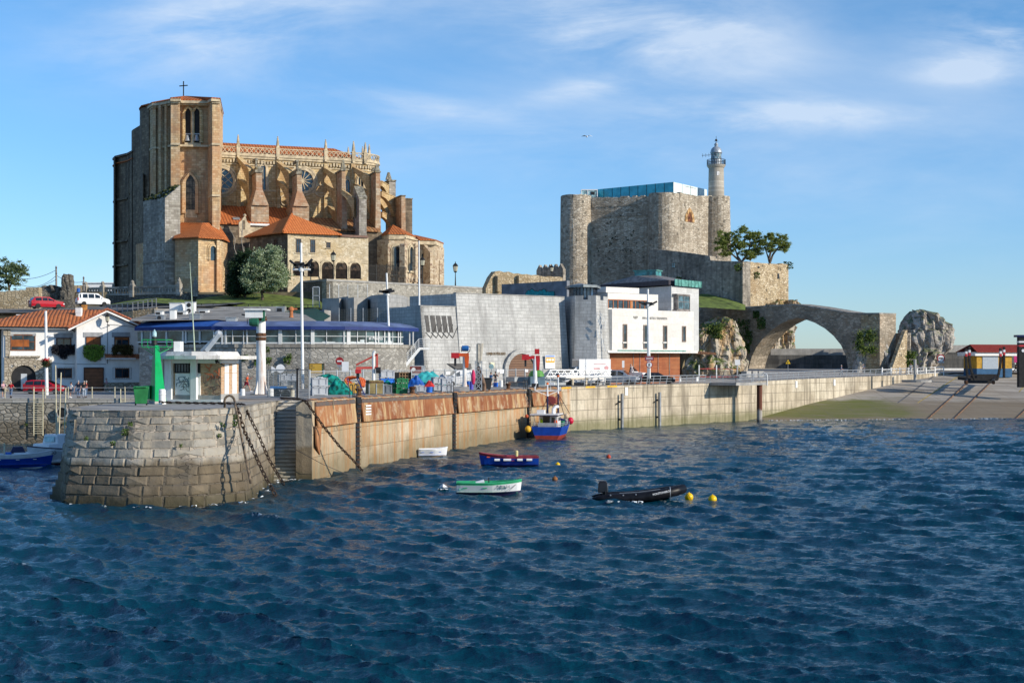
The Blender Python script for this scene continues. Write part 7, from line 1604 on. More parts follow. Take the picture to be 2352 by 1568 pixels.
pts=[(X(516,85.5),85.5,5.45),P(516.5,928,85.3)]+[Vector((X(527,84.9)-.32*math.cos(a),84.9,5.95+.42*math.sin(a)-.12)) for a in np.linspace(0.2,math.pi-.1,7)]+[P(540,930,83.9),P(548,968,83.1),P(562,1040,82.5),P(576,1110,82.1)]
mb.tube(pts,.075,7); mb.build('hoop',plain('weathered_hoop',(.17,.125,.085),.8,var=.4,scale=5),ih)
def rope(label,pts,r=.02,mat=None):
 mb=MB(); mb.tube([Vector(p) for p in pts],r,5); return single('mooring_rope',mb,mat or plain('old_rope',(.28,.24,.17),.9),label,'rope','mooring ropes')
p,nn,z=qpt(qt(758)); rope('pale rope hanging down the rusty wall, ending above the concrete',[(*(p+nn*.25),z),P(766,960,103),P(775,985,103.5)],.03)
rope('thin dark rope from the pier stairs down across the water to the right',[P(676,1030,97),P(740,1065,97),P(800,1090,98)],.02,M_DARK)
# white crane column and red jib cranes
cc=thing('crane_column','tall white rust streaked crane column with a boxy motor head','crane',(X(599,121),121,5.42)); Y=121; r=.40
M_WRUST=plain('white_rust_paint',(.70,.68,.65),.6,var=.08,scale=1,dirt=(.40,.17,.06),dirtamt=.75)
mb=MB(); mb.lathe((X(599.5,Y),Y,5.42),[(r*1.12,0),(r*1.05,1.5),(r,3.4),(r,Z(775,Y)-5.42)],18); mb.build('column',M_WRUST,cc); mb=MB(); mb.lathe((X(599.5,Y),Y,Z(776,Y)),[(r*1.08,0),(r*1.15,.1),(r,.3),(r,Z(737,Y)-Z(776,Y))],18); mb.build('upper_column',M_WHITE,cc)
mb=MB(); mb.lathe((X(599.5,Y),Y,Z(782,Y)),[(r*1.02,0),(r*1.14,.1),(r*1.14,.5),(r*1.04,.65)],18); mb.lathe((X(599.5,Y),Y,Z(737,Y)),[(r*1.25,0),(r*1.35,.15),(r*1.15,.25),(r*1.25,.4)],18); mb.build('rusty_collar',M_RUSTP,cc)
mb=MB()
for k in range(4):
 a=math.pi/4+k*math.pi/2+.3; d=Vector((math.cos(a),math.sin(a),0)); c=Vector((X(599.5,Y),Y,5.42)); mb.slab([c+d*r,c+d*(r+.42),c+d*(r+.38)+Vector((0,0,.2)),c+d*r+Vector((0,0,1.3))],d.cross(Vector((0,0,1)))*.08)
mb.build('fin',M_WRUST,cc); mb=MB(); mb.lathe((X(599.5,Y),Y,5.40),[(.95,0),(.95,.1)],16); mb.build('foot_plate',M_RUSTP,cc)
mb=MB(); a,b=P(564,717,Y-.5),P(604,733,Y-.5); mb.prism([(a.x,Y-.75),(b.x,Y-.75),(b.x,Y+.75),(a.x,Y+.75)],b.z+.12,a.z+.2); mb.build('motor_housing',M_WHITE,cc); mb=MB(); a,b=P(567,712,Y),P(617,715,Y); mb.prism([(a.x-.1,Y-.95),(b.x,Y-.95),(b.x,Y+.95),(a.x-.1,Y+.95)],b.z+.08,b.z+.2); mb.build('roof_plate',M_WHITE,cc)
mb=MB(); q=P(585,740,Y-.8); mb.lathe((q.x-.05,q.y,q.z),[(.05,-.4),(.3,-.38),(.36,-.1),(.36,.35),(.1,.4)],12,axis='x'); q=P(605,727,Y-.4); mb.box((q.x,q.y,q.z-.4),(.25,.4,1.0)); mb.build('motor',plain('motor_green',(.02,.12,.07),.5),cc)
mb=MB();
for k in range(5): q=P(568+k*4,732,Y-.6); mb.bar(q,q-Vector((-.05*k,0,.45)),.05)
mb.bar(P(555,722,Y),P(566,724,Y),.12); mb.build('hanging_hoses',M_DARK,cc)
M_CRED=plain('crane_red',(.50,.025,.03),.4,var=.15); M_CORA=plain('crane_orange',(.62,.10,.02),.45,var=.15)
def jib(label,u,vb,vt,post_mat,arm_mat,ul,ur,va0,va1,cw,base,dark,extra):
 Y=YD(vb); o=thing('jib_crane',label,'crane',(X(u,Y),Y,5.4),group='jib cranes on the quay'); zt=Z(vt,Y); zb=5.4
 m_=Y/F; mb=MB(); mb.box((X(u,Y),Y,zb),(base*m_,base*m_,.45)); mb.build('plinth',dark,o)
 mb=MB(); mb.lathe((X(u,Y),Y,zb+.4),[(6.5*m_,0),(4.6*m_,.5),(4.4*m_,zt-zb-.4)],12); mb.build('post',post_mat,o)
 mb=MB(); a=P(ul,va0,Y); b=P(ur,va1,Y); mb.box(((a.x+b.x)/2,Y,b.z),(b.x-a.x,.4,a.z-b.z)); mb.box((b.x-.2,Y-.05,Z(va1+26,Y)),(.28,.35,26*m_),0,tx=1.6); mb.build('arm',arm_mat,o)
 mb=MB(); a=P(cw[0],cw[2],Y); b=P(cw[1],cw[3],Y); mb.box(((a.x+b.x)/2,Y-.05,b.z),(b.x-a.x,.9,a.z-b.z)); mb.build('counterweight',M_CRED,o)
 mb=MB(); q=P(lerp(cw[0],cw[1],.5),cw[3],Y); mb.box((q.x,Y,q.z-.75),(.22,.3,.75)); mb.build('trolley',M_DARK,o)
 extra(o,Y); return o
def ex2(o,Y):
 mb=MB(); q=P(1071,800,Y); mb.lathe((q.x-.1,Y,q.z),[(.1,-.35),(.28,-.3),(.28,.3),(.1,.35)],12,axis='x'); mb.build('blue_motor',plain('motor_blue',(.02,.12,.35),.4),o); mb=MB(); mb.tube([P(1060,808,Y),P(1060,797,Y),P(1068,794,Y),P(1080,797,Y),P(1079,806,Y),P(1073,812,Y)],.04,5); mb.build('hose',M_DARK,o)
def ex3(o,Y):
 mb=MB(); a,b=P(1228,801,Y),P(1239,813,Y); mb.box(((a.x+b.x)/2,Y,b.z),(b.x-a.x,.5,a.z-b.z)); mb.build('winch_box',M_CRED,o); mb=MB(); q=P(1214,814.5,Y-.24); mb.box((q.x,q.y,q.z-.15),(.6,.03,.22)); mb.build('plate',M_SIGNW,o)
jib('orange armed jib crane with blue motor on a rusty white post',1067,898,818,M_WRUST,M_CORA,1037,1077,811,818.5,(1036.6,1054.7,810,822.5),22,M_CONC,ex2)
jib('red jib crane on a clean white post before the arched gate',1229,889,817,M_WHITE,M_CRED,1199,1240,816.5,824,(1198.7,1215,814,826.5),16,M_BLACK,ex3)
o=thing('jib_crane','faded red swinging derrick on a white post standing on a tall tank','crane',(X(858,121),121,7.3),group='jib cranes on the quay'); Y=121
mb=MB(); mb.tube([P(858,876,Y),P(858,812,Y),P(861,806,Y)],.13,10); mb.build('post',M_WHITE,o); mb=MB(); mb.bar(P(866,812,Y),P(866,846,Y),.16); mb.bar(P(818,838,Y),P(866,814,Y),.16,.14); mb.bar(P(818,845,Y),P(868,844,Y),.18,.2); mb.build('arm',plain('faded_red',(.55,.08,.06),.5,var=.2),o); mb=MB(); a,b=P(816.5,848,Y),P(829,857,Y); mb.box(((a.x+b.x)/2,Y,b.z),(b.x-a.x,.5,a.z-b.z)); mb.build('winch_box',M_CRED,o); mb=MB(); q=P(822,857,Y); mb.box((q.x,Y,q.z-.45),(.25,.3,.45)); q=P(869,850,Y); mb.lathe((q.x,Y,q.z),[(.28,-.2),(.28,.2)],10,axis='x'); mb.build('hook_block',M_DARK,o)
ok=thing('water_tank','square olive brown tank on a steel frame under the faded red derrick','tank',(X(860,121.5),121.5,5.4)); Y=121
M_OLIVE=plain('olive_tank',(.22,.17,.07),.75,var=.2,scale=2,dirt=(.35,.28,.15),dirtamt=.5)
mb=MB(); a,b=P(841,873,Y),P(878,904,Y); w=b.x-a.x; mb.box(((a.x+b.x)/2,Y+.4,b.z),(w*.92,w*.85,a.z-b.z),.35); mb.build('body',M_OLIVE,ok,bevel=.03); mb=MB()
mb.box(((a.x+b.x)/2,Y+.4,a.z-.22),(w*.97,w*.9,.1),.35); mb.build('rusty_band',M_RUSTP,ok); mb=MB()
for dx,dy in((-.45,-.42),(.45,-.42),(.45,.42),(-.45,.42),(0,-.44)): q=rot2(dx*w,dy*w,.35); mb.bar(((a.x+b.x)/2+q[0],Y+.4+q[1],5.4),((a.x+b.x)/2+q[0],Y+.4+q[1],a.z-.3),.08)
mb.build('frame',M_LGREY,ok)
# mesh cage at the stair head
cg=thing('mesh_cage','galvanised wire mesh cage gate at the head of the pier stairs','fence',(X(660,108),108,5.45))
c1=Fr(615.5,111.5,684,105.5); c2=Fr(684,105.5,710,101.8)
def gate(fr,u0,u1,v0,v1,name):
 za=fr.z(v0,(u0+u1)/2); zb=5.5; m2=MB(); s0,s1=fr.s(u0),fr.s(u1); m2.poly([fr.pt(s0,0,zb),fr.pt(s1,0,zb),fr.pt(s1,0,za),fr.pt(s0,0,za)]); m=m2.build('wire_mesh',M_WIRE,cg,clean=False); m2=MB()
 for s in(s0,s1): m2.prism([fr.xy(s-.05,.04),fr.xy(s+.05,.04),fr.xy(s+.05,-.04),fr.xy(s-.05,-.04)],zb-.05,za)
 for z in(zb,za-.04): m2.prism([fr.xy(s0,.03),fr.xy(s1,.03),fr.xy(s1,-.03),fr.xy(s0,-.03)],z,z+.07)
 m2.build(name,M_STEEL,cg)
gate(c1,615.5,682,849,914,'gate_frame'); gate(c2,686,710,849,917,'gate_frame')
mb=MB(); q=c1.at(684,0); mb.box((q[0],q[1],5.4),(.2,.2,2.4)); mb.build('gate_post',M_DARK,cg)
qf=thing('quay_fence','long grey wire fence along the back of the quay','fence',(X(900,150),150,5.4)); f0=Fr(712,140,1345,183)
mb=MB(); s0,s1=0,f0.len; mb.poly([f0.pt(s0,0,5.45),f0.pt(s1,0,5.45),f0.pt(s1,0,7.35),f0.pt(s0,0,7.35)]); mb.build('wire_mesh',meshm('fence_wire',(.4,.42,.42),.2,.1),qf,clean=False); mb=MB(); n=26
for k in range(n+1): s=lerp(s0,s1,k/n); mb.prism([f0.xy(s-.05,.05),f0.xy(s+.05,.05),f0.xy(s+.05,-.05),f0.xy(s-.05,-.05)],5.4,7.45)
mb.build('post',M_LGREY,qf,split=True); mb=MB()
for z in(7.32,5.5,6.4): mb.tube([f0.pt(s0,0,z),f0.pt(s1,0,z)],.035,5)
mb.build('rails',M_LGREY,qf)
# crates, tubs, nets and barrels
def crate_proto(name,label,mat,size=(1.2,1.0,.76),solid=True,loc=(0,0,0),rz=0,group=None):
 o=thing(name,label,'crate',loc,rz,group); w,d,h=size; mb=MB(); t=.05
 for x,y,a,b in((-w/2,0,t,d),(w/2-t,0,t,d)): mb.box((x+t/2,0,.12),(a,b,h-.12))
 for y in(-d/2,d/2-t): mb.box((0,y+t/2,.12),(w-2*t,t,h-.12))
 mb.box((0,0,.1),(w-.02,d-.02,.05)); mb.build('shell',mat,o,world=False)
 mb=MB()
 for x in(-w/2,0,w/2):
  for y in(-d/2,d/2): mb.box((x*.96,y*1.02,.0 if x else .1),(.13,.09,h))
 for y in(-d/2,d/2): mb.box((0,y*1.03,h-.1),(w+.04,.08,.11)); mb.box((0,y*1.03,.1),(w,.07,.1))
 for x in(-w/2,w/2): mb.box((x*1.02,0,h-.1),(.08,d,.11)); mb.box((x*1.02,d*.25,.1),(.06,.09,h-.15)); mb.box((x*1.02,-d*.25,.1),(.06,.09,h-.15))
 mb.build('ribs',mat,o,world=False); mb=MB(); mb.box((0,0,h-.16),(w-.14,d-.14,.03)); mb.build('contents',M_DARK,o,world=False); return o
M_TUBG=plain('grey_tub_plastic',(.42,.44,.47),.5,var=.08); M_TUBD=plain('dark_tub_plastic',(.16,.18,.20),.5,var=.12); M_TUBB=plain('blue_tub_plastic',(.02,.16,.60),.4,var=.1); M_CRG=plain('green_crate_plastic',(.01,.14,.05),.45,var=.15)
GC='plastic crates and tubs on the quay'
cp_=crate_proto('pallet_box','lower of two stacked pale grey pallet boxes right of the mesh cage',M_TUBG,loc=(X(733,116.5),116.5,5.45),rz=.28,group=GC)
clone(cp_,(X(733,116.5),116.5,6.19),.28,'upper of two stacked pale grey pallet boxes with a white net on top')
crd=crate_proto('pallet_box','dark grey tub with a white rim beside the olive tank',M_TUBD,(.85,.8,.85),loc=(X(887,124),124,5.4),rz=.2,group=GC)
crb=crate_proto('pallet_box','bright blue tub under a grey one behind the olive tank',M_TUBB,(1.25,1.0,.55),loc=(X(889,132),132,6.15),rz=.3,group=GC)
clone(cp_,(X(888,132),132,6.72),.3,'grey pallet box stacked on the bright blue tub'); clone(cp_,(X(888,132),132,5.4),.3,'grey pallet box at the bottom under the bright blue tub')
for i,(u,v,zz_,s,lb) in enumerate(((949,903,0,.62,'small dark grey crate at the quay edge, before the blue tarpaulin'),(964,900,0,.85,'grey tub right of the small dark crate, with pink netting on it'),(1006,898,0,.9,'lower grey tub left of the quay hoops, at the right end of the stacks'),(1006,898,.69,.9,'upper grey tub left of the quay hoops, at the right end of the stacks'),(1026,899,0,.82,'lower pale tub behind the quay hoops, before the white van'),(1026,899,.63,.82,'upper pale tub behind the quay hoops, before the white van'),(653,893,0,1.0,'lower grey tub inside the mesh cage, left'),(653,893,.77,1.0,'upper grey tub inside the mesh cage, left'),(672,894,0,1.05,'grey tub inside the mesh cage, right'),(672,894,.8,1.05,'upper grey tub inside the mesh cage, right'),(812,880,.0,1.0,'grey box with ropes behind the yellow crate'),(990,893,0,1.1,'tall grey tub under the teal tarpaulin'),(755,886,0,1.1,'grey tub under the green nets'))):
 Y=YD(v); clone(crd if i in(0,8) else cp_,(X(u,Y),Y,5.4+zz_),R(.1,.4),lb,GC,s)
cy_=crate_proto('pallet_box','yellow pallet box behind the blue ladder',plain('ochre_plastic',(.60,.36,.07),.5,var=.12),(1.0,.9,.95),loc=(X(813,125.5),125.5,5.4),rz=.1,group=GC)
cgp=crate_proto('fish_crate','green fish crate at the bottom of the taller stack',M_CRG,(.95,.8,.46),loc=(X(921,124.5),124.5,5.4),rz=.25,group='green fish crates')
for k,lb in((1,'green fish crate in the middle of the taller stack'),(2,'green fish crate at the top of the taller stack')): clone(cgp,(X(921,124.5)+.02*k,124.5,5.4+.47*k),.25+.05*k,lb)
for k,lb in((0,'green fish crate at the bottom of the shorter stack'),(1,'green fish crate at the top of the shorter stack')): clone(cgp,(X(903,124.8),124.8,5.4+.47*k),.2,lb)
def barrel(label,u,v,h,r,mat,z=None):
 Y=YD(v); o=thing('barrel',label,'barrel',(X(u,Y),Y,5.4),group='plastic barrels'); mb=MB(); mb.lathe((0,0,0),[(r*.9,0),(r,.05),(r,h*.32),(r*.95,h*.34),(r,h*.37),(r,h*.64),(r*.95,h*.66),(r,h*.7),(r*.98,h*.95),(r*.9,h)],16); mb.build('drum',mat,o,world=False); mb=MB(); mb.lathe((0,0,h-.02),[(r*.8,0),(r*.8,.03)],16); mb.build('lid',mat,o,world=False); return o
barrel('blue barrel at the quay edge with red nets behind it',986.5,901,.68,.27,M_BLUE); barrel('dark red drum behind the blue barrel',997,898,.85,.24,plain('dark_red',(.35,.02,.03),.5)); barrel('small blue tub beside the green fish crates',900.5,904.5,.42,.19,M_BLUE); barrel('blue barrel right of the rusty white crane post',1076,894,.85,.2,M_BLUE); barrel('violet barrel right of the rusty white crane post',1083,894,.85,.2,plain('violet_plastic',(.10,.09,.45),.45)); barrel('white bucket inside the mesh cage, right of the trailer wheel',671,912.5,.62,.2,plain('cream_plastic',(.62,.58,.45),.5)); barrel('blue bucket beside the two men at the fence',1139-5+5,888,.5,.28,M_BLUE) ; barrel('white jug beside the blue bucket at the fence',1147+4,888,.75,.2,M_WHITE)
def heap(name,label,u0,u1,vt,vb,mat,cat,Y=None,peak=.5,seed=0,fold=.35,flat=False):
 Y=Y or YD(vb); a,b=X(u0,Y),X(u1,Y); H=Z(vt,Y)-Z(vb,Y); z0=Z(vb,Y); W=b-a; D=W*.55; n=30; vs=[]; m=16
 for j in range(m+1):
  for i in range(n+1):
   x=i/n; y=j/m; e=(math.sin(math.pi*x)**.55)*(math.sin(math.pi*y)**.5); s=1-.55*abs(x-peak)/max(peak,1-peak)
   h=H*e*(s if not flat else .85+.15*s)*(1+fold*(mn.noise(Vector((x*7+seed,y*5,seed)))))+(.06*abs(mn.noise(Vector((x*25,y*20,seed)))) if e>.1 else 0)
   vs.append((a+W*x,Y-D/2+D*y+.3,z0+h))
 mb=MB(); mb.add(vs,[(j*(n+1)+i,j*(n+1)+i+1,(j+1)*(n+1)+i+1,(j+1)*(n+1)+i) for j in range(m) for i in range(n)]); return single(name,mb,mat,label,cat)
M_NETG=plain('green_net',(.0,.20,.16),.85,var=.5,scale=3,bump=.8,bscale=14); M_TARP=plain('teal_tarp',(.05,.42,.42),.55,var=.2,scale=1.5); M_TARPB=plain('blue_tarp',(.01,.10,.42),.5,var=.3,scale=2)
heap('fishing_net','big heap of dark green fishing nets right of the grey pallet boxes',748,812,869,908,M_NETG,'net',seed=1,peak=.35); heap('fishing_net','green fishing nets lying on the back row of tubs',712,790,860,884,M_NETG,'net',Y=131,seed=2,flat=True)
heap('tarpaulin','long pale teal tarpaulin over gear before the market wall',938,1024,854,884,M_TARP,'tarpaulin',Y=140,seed=3,flat=True,fold=.25); heap('tarpaulin','crumpled blue tarpaulin heap behind the small dark crate',929,977,863,892,M_TARPB,'tarpaulin',Y=134,seed=4,peak=.6); heap('tarpaulin','teal net on the dark grey tub beside the olive tank',879,899,873,882,M_NETG,'net',Y=125,seed=5); heap('fishing_net','bright red net heap behind the blue barrel',974,998,874,888,plain('red_net',(.55,.03,.03),.8,var=.4,scale=6,bump=.8),'net',Y=128,seed=6); heap('tarpaulin','grey sheet at the right end of the teal tarpaulin',1002,1030,859,872,plain('grey_sheet',(.4,.42,.45),.7,var=.2),'tarpaulin',Y=138,seed=7); heap('tarpaulin','white sacks heaped between yellow box and olive tank',815,842,869,903,plain('white_sack',(.6,.6,.58),.8,var=.15),'sack',Y=127,seed=8); heap('fishing_net','white net draped on the upper grey pallet box',728,748,866,873,plain('white_net',(.68,.68,.66),.8,var=.15,bump=.5),'net',Y=116.3,seed=9); heap('tarpaulin','teal tarpaulin piece between the grey box and the fish pots',902,924,858,872,M_TARP,'tarpaulin',Y=139,seed=10)
mb=MB(); Y=127
for k in range(3): mb.tube([P(800+k*6,884,Y)]+[P(800+k*5+18*math.cos(a)+10,872-7*math.sin(a)+k,Y+.2*k) for a in np.linspace(math.pi,0,7)]+[P(832+k*2,888,Y)],.09,7)
single('orange_hose',mb,plain('orange_hose',(.62,.12,.03),.6),'orange hoses looped over the gear behind the blue ladder','hose')
fp=thing('fish_pots','stack of brown wooden fish pots before the white stairs','crate',P(930,875,140)); mb=MB(); fr=Fr(916,138,948,139)
for k in range(5): u=lerp(918,944,k/4.); fr.box(mb,u-1,u+1,854,876,0,.15)
for v in(856,863,870,876): fr.box(mb,917,945,v-.8,v+.8,0,.2)
fr.box(mb,918,944,855,876,-1,-.02); mb.build('slats',plain('pot_wood',(.16,.10,.055),.8,var=.3),fp)
by=thing('crowd_barrier','yellow tubular crowd barrier leaning on the green nets','barrier',P(782,900,122)); mb=MB(); fr=Fr(769,121,795,120.6)
pts=[fr.P(771,901,0),fr.P(770.5,880,0),fr.P(773,877,0),fr.P(792,877,0),fr.P(794,880,0),fr.P(794,899,0),fr.P(771,899,0)]; mb.tube(pts,.035,6)
for k in range(10): u=lerp(773,792,k/9.); mb.bar(fr.P(u,878,0),fr.P(u,898,0),.03)
mb.build('frame',M_YEL,by)
bl=thing('ladder_stand','blue wheeled ladder stand at the quay edge behind the first hoops','ladder',P(822,905,120)); mb=MB()
for s in(-1,1): mb.bar(P(803+s*0-2,900,120+s*.5),P(799,868,121+s*.5),.07); mb.bar(P(838,908,119+s*.4),P(820,868,121+s*.4),.07)
for k in range(5): mb.bar(P(803+k*-.8+16,902-k*7,119.6),P(834-k*3.4,902-k*7,119.6),.06)
mb.build('frame',plain('dark_blue_paint',(.02,.035,.16),.5),bl)
def wheel(o,c,r,w,axis='y',rim=None,world=True):
 mb=MB(); mb.lathe(c,[(r*.62,-w/2),(r*.95,-w/2),(r,-w*.3),(r,w*.3),(r*.95,w/2),(r*.62,w/2)],18,axis=axis); t=mb.build('tyre',M_BLACK,o,world=world); mb=MB(); mb.lathe(c,[(r*.15,-w*.42),(r*.6,-w*.38),(r*.63,-w*.2),(r*.63,w*.3),(r*.2,w*.42)],14,axis=axis); k=mb.build('rim',rim or M_LGREY,o,world=world); k.parent=t; return t
tr=thing('boat_trailer','old boat trailer with two tyres and blue sheet inside the mesh cage','trailer',P(650,905,112)); Y=112.5
wheel(tr,P(633,904,Y),.37,.22); wheel(tr,P(656,905,Y),.37,.22,rim=M_RUSTP)
mb=MB(); mb.bar(P(624,893,Y),P(672,893,Y),.12); mb.bar(P(636,893,Y),P(648,906,Y-.3),.07); mb.bar(P(656,893,Y),P(642,906,Y-.3),.07); mb.bar(P(645,876,Y),P(645,905,Y),.06); mb.build('chassis',M_DARK,tr); mb=MB(); mb.box((X(640,Y),Y,Z(892,Y)),(1.3,.9,.18),.1); mb.build('blue_sheet',plain('sheet_blue',(.02,.14,.42),.5,var=.3),tr); mb=MB(); mb.box((X(655,Y),Y+.2,Z(889,Y)),(1.1,.7,.14),-.1); mb.build('planks',plain('pale_plank',(.5,.45,.35),.8,var=.2),tr)
ht=thing('hopper_tower','lattice steel tower with a funnel pipe and curved rusty chute','tower',P(1099,896,142)); Y=141; mb=MB(); x0,x1=X(1091.5,Y),X(1106.5,Y)
for x in(x0,x1):
 for y in(Y-.3,Y+.4): mb.bar((x,y,5.4),(x,y,Z(829,Y)),.07)
zs=[5.5]+[Z(v,Y) for v in(878,862,846,830)]
for a,b in zip(zs,zs[1:]):
 mb.bar((x0,Y-.3,a),(x1,Y-.3,b),.06); mb.bar((x1,Y-.3,a),(x0,Y-.3,b),.06); mb.bar((x0,Y-.3,b),(x1,Y-.3,b),.06)
mb.build('lattice',M_LGREY,ht); mb=MB(); mb.tube([P(1098,880,Y),P(1098,790,Y)],.17,10); mb.lathe((X(1103.5,Y+.2),Y+.2,0),[(.10,Z(835,Y)),(.30,Z(795,Y)),(.30,Z(788,Y))],12); mb.build('funnel_pipe',plain('weathered_beige',(.40,.37,.31),.7,var=.15),ht); mb=MB(); mb.tube([P(1098,842,Y-.1),P(1103,856,Y-.1),P(1109,872,Y-.1),P(1112,884,Y-.1),P(1113,897,Y-.1)],.19,10); mb.build('curved_chute',plain('rusty_chute',(.17,.11,.075),.7,.2,var=.4,dirt=(.35,.16,.06),dirtamt=.6),ht)
mb=MB(); q=P(1087,866,140); mb.ball(q,.24,12,sq=(.9,.9,3.2)); single('pink_fender',mb,plain('pink_fender',(.62,.03,.12),.4),'long pink inflatable fender hanging on the lattice tower','fender')
M_BINB=plain('bin_black',(.02,.022,.025),.5); wheelie('wheelie_bin','black wheelie bin directly behind the lattice tower',1101,896,1.25,M_BINB,M_BINB,'black wheelie bins'); wheelie('wheelie_bin','dark wheelie bin right of the curved rusty chute',1117,896,1.3,M_BINB,M_BINB,'black wheelie bins')
def mbol(u,label):
 p,nn,z=qpt(qt(u)); q=p-nn*.8; mb=MB(); mb.lathe((q.x,q.y,z+.02),[(.5,0),(.5,.07),(.22,.12),(.18,.38),(.26,.5),(.32,.56),(.3,.66),(.12,.7)],12); single('mooring_bollard',mb,M_RUSTP,label,'bollard','rusty mooring bollards')
for u,l in((846,'rusty mooring bollard beside the first quay ladder'),(967,'rusty mooring bollard before the small dark crate'),(1088,'rusty mooring bollard right of the rusty white crane post'),(1184,'rusty mooring bollard left of the last quay hoops')): mbol(u,l)
ws=thing('white_stairs','white steel stairs with railings climbing to the restaurant porch','stairs',P(930,850,158)); st=Fr(882,158.5,978,159.5)
mb=MB()
for t in(0,-1.6): mb.slab([st.P(905,862,t),st.P(917,862,t),st.P(966,803,t),st.P(986,803,t),st.P(986,797.5,t),st.P(962,797.5,t),st.P(912,857,t),st.P(905,857,t)],st.n3*-.12)
mb.build('stringer',M_WHITE,ws); mb=MB()
for k in range(15): q=st.P(908+k*3.6,858-k*4.15,-.8); mb.box((q.x,q.y,q.z),(.32,1.5,.05),st.rz)
mb.build('treads',M_STEEL,ws); mb=MB()
for t in(0,-1.6):
 for dv in(-21,-16,-11,-6): mb.tube([st.P(893,868+dv,t) if dv==-21 else st.P(899,864+dv,t),st.P(912,859+dv,t),st.P(962,799+dv,t),st.P(986,799+dv,t)],.035 if dv==-21 else .02,5)
 for k in range(7): f=k/6; u,v=lerp(912,962,f),lerp(859,799,f); mb.bar(st.P(u,v,t),st.P(u,v-21,t),.05)
 for u in(974,986): mb.bar(st.P(u,799,t),st.P(u,778,t),.05)
mb.build('railing',M_WHITE,ws)
def rsign(label,u,vb,vt,Y,face,shape='round',back=False,mat=M_STEEL,r=.33):
 o=thing('road_sign',label,'sign',G(u,Y,5.4),group='signs on posts'); mb=MB(); mb.bar(G(u,Y,5.4),P(u,vt,Y),.08); mb.build('post',mat,o); face(o,u,Y); return o
def disc(o,u,v,Y,r,mat,name='sign_plate',n=20,dy=0):
 q=P(u,v,Y-.06-dy); mb=MB(); mb.lathe((q.x,q.y,q.z),[(r,0),(r,.03)],n,axis='y'); return mb.build(name,mat,o)
def plate(o,u,v,Y,w,h,mat,name='sign_plate',dy=0): q=P(u,v,Y-.06-dy); mb=MB(); mb.box((q.x,q.y,q.z-h/2),(w,.03,h)); return mb.build(name,mat,o)
def f_noentry(o,u,Y): disc(o,u,829,Y,.42,plain('sign_red',(.32,.03,.03),.4)); plate(o,u,829,Y,.5,.13,M_SIGNW,'white_bar',.04); plate(o,u,840,Y,.5,.2,M_GREY)
rsign('red no entry sign with a white bar before the restaurant wall',780,880,822,146,f_noentry); rsign('blank white rectangular sign right of the no entry sign',793,880,834,146,lambda o,u,Y: plate(o,u,842,Y,.72,1.05,M_SIGNW))
rsign('round white sign back seen above the mesh cage',644,880,838,136,lambda o,u,Y: disc(o,u,846,Y,.42,M_SIGNW)); rsign('white triangular sign back left of the round one above the mesh cage',628,880,842,136,lambda o,u,Y: disc(o,u,849,Y,.4,M_SIGNW,n=3))
rsign('round grey sign back before the market wall by the lettering',1128.5,880,835,163,lambda o,u,Y: disc(o,u,841.5,Y,.3,M_GREYGL)); rsign('edge on road sign before the lookout tower',1345,884,822,172,lambda o,u,Y:(plate(o,u,832,Y,.16,.75,M_SIGNW),plate(o,u,846,Y,.16,.5,M_SIGNW,'lower_plate'))); rsign('edge on road sign before the white off road car',1431.5,878,828,181,lambda o,u,Y: plate(o,u,836,Y,.3,.9,M_SIGNW))
def f_ped(o,u,Y): disc(o,u,837.5,Y,.42,plain('sign_red',(.32,.03,.03),.4)); disc(o,u,837.5,Y,.32,M_SIGNW,'white_face',dy=.03); plate(o,u,837.5,Y,.1,.38,M_DARK,'walker',.06); plate(o,u,823,Y,1.1,.55,plain('maroon_sign',(.25,.04,.06),.5),'text_plate'); plate(o,u,821.5,Y,.8,.06,M_SIGNW,'text_line',.03); plate(o,u,824.5,Y,.8,.06,M_SIGNW,'text_line',.03)
rsign('maroon sign over a round no walking sign at the museum mast',1491.5,860,815,176,f_ped)
def f_warn(o,u,Y):
 q=P(u,831,Y-.06); mb=MB(); mb.slab([q+Vector((-.5,0,-.36)),q+Vector((.5,0,-.36)),q+Vector((0,0,.5))],(0,-.03,0)); mb.build('sign_plate',M_DARK,o); mb=MB(); mb.slab([q+Vector((-.40,-.04,-.30)),q+Vector((.40,-.04,-.30)),q+Vector((0,-.04,.4))],(0,-.02,0)); mb.build('yellow_face',plain('sign_yellow',(.75,.48,.02),.4),o); mb=MB(); mb.tube([q+Vector((-.1,-.075,-.22)),q+Vector((-.1,-.075,0)),q+Vector((0,-.075,.1)),q+Vector((.12,-.075,-.02))],.04,5); mb.build('bend_arrow',M_DARK,o)
rsign('yellow warning triangle on a post before the bridge arch',1810,853,830,232,f_warn); rsign('red ringed round sign on a post before the breakwater wall',3764/1.7415,857,824,250,lambda o,u,Y:(disc(o,u,822.5,Y,.72,plain('sign_red',(.32,.03,.03),.4)),disc(o,u,822.5,Y,.52,M_SIGNW,'white_face',dy=.03),plate(o,u,822.5,Y,.75,.2,M_DARK,'symbol',.06),plate(o,u,831,Y,1.1,.35,M_GREY,'lower_plate')))
rsign('small white notice on a post at the barrier above the jetty',1694,868,829,205,lambda o,u,Y: plate(o,u,832,Y,.75,.8,M_SIGNW))
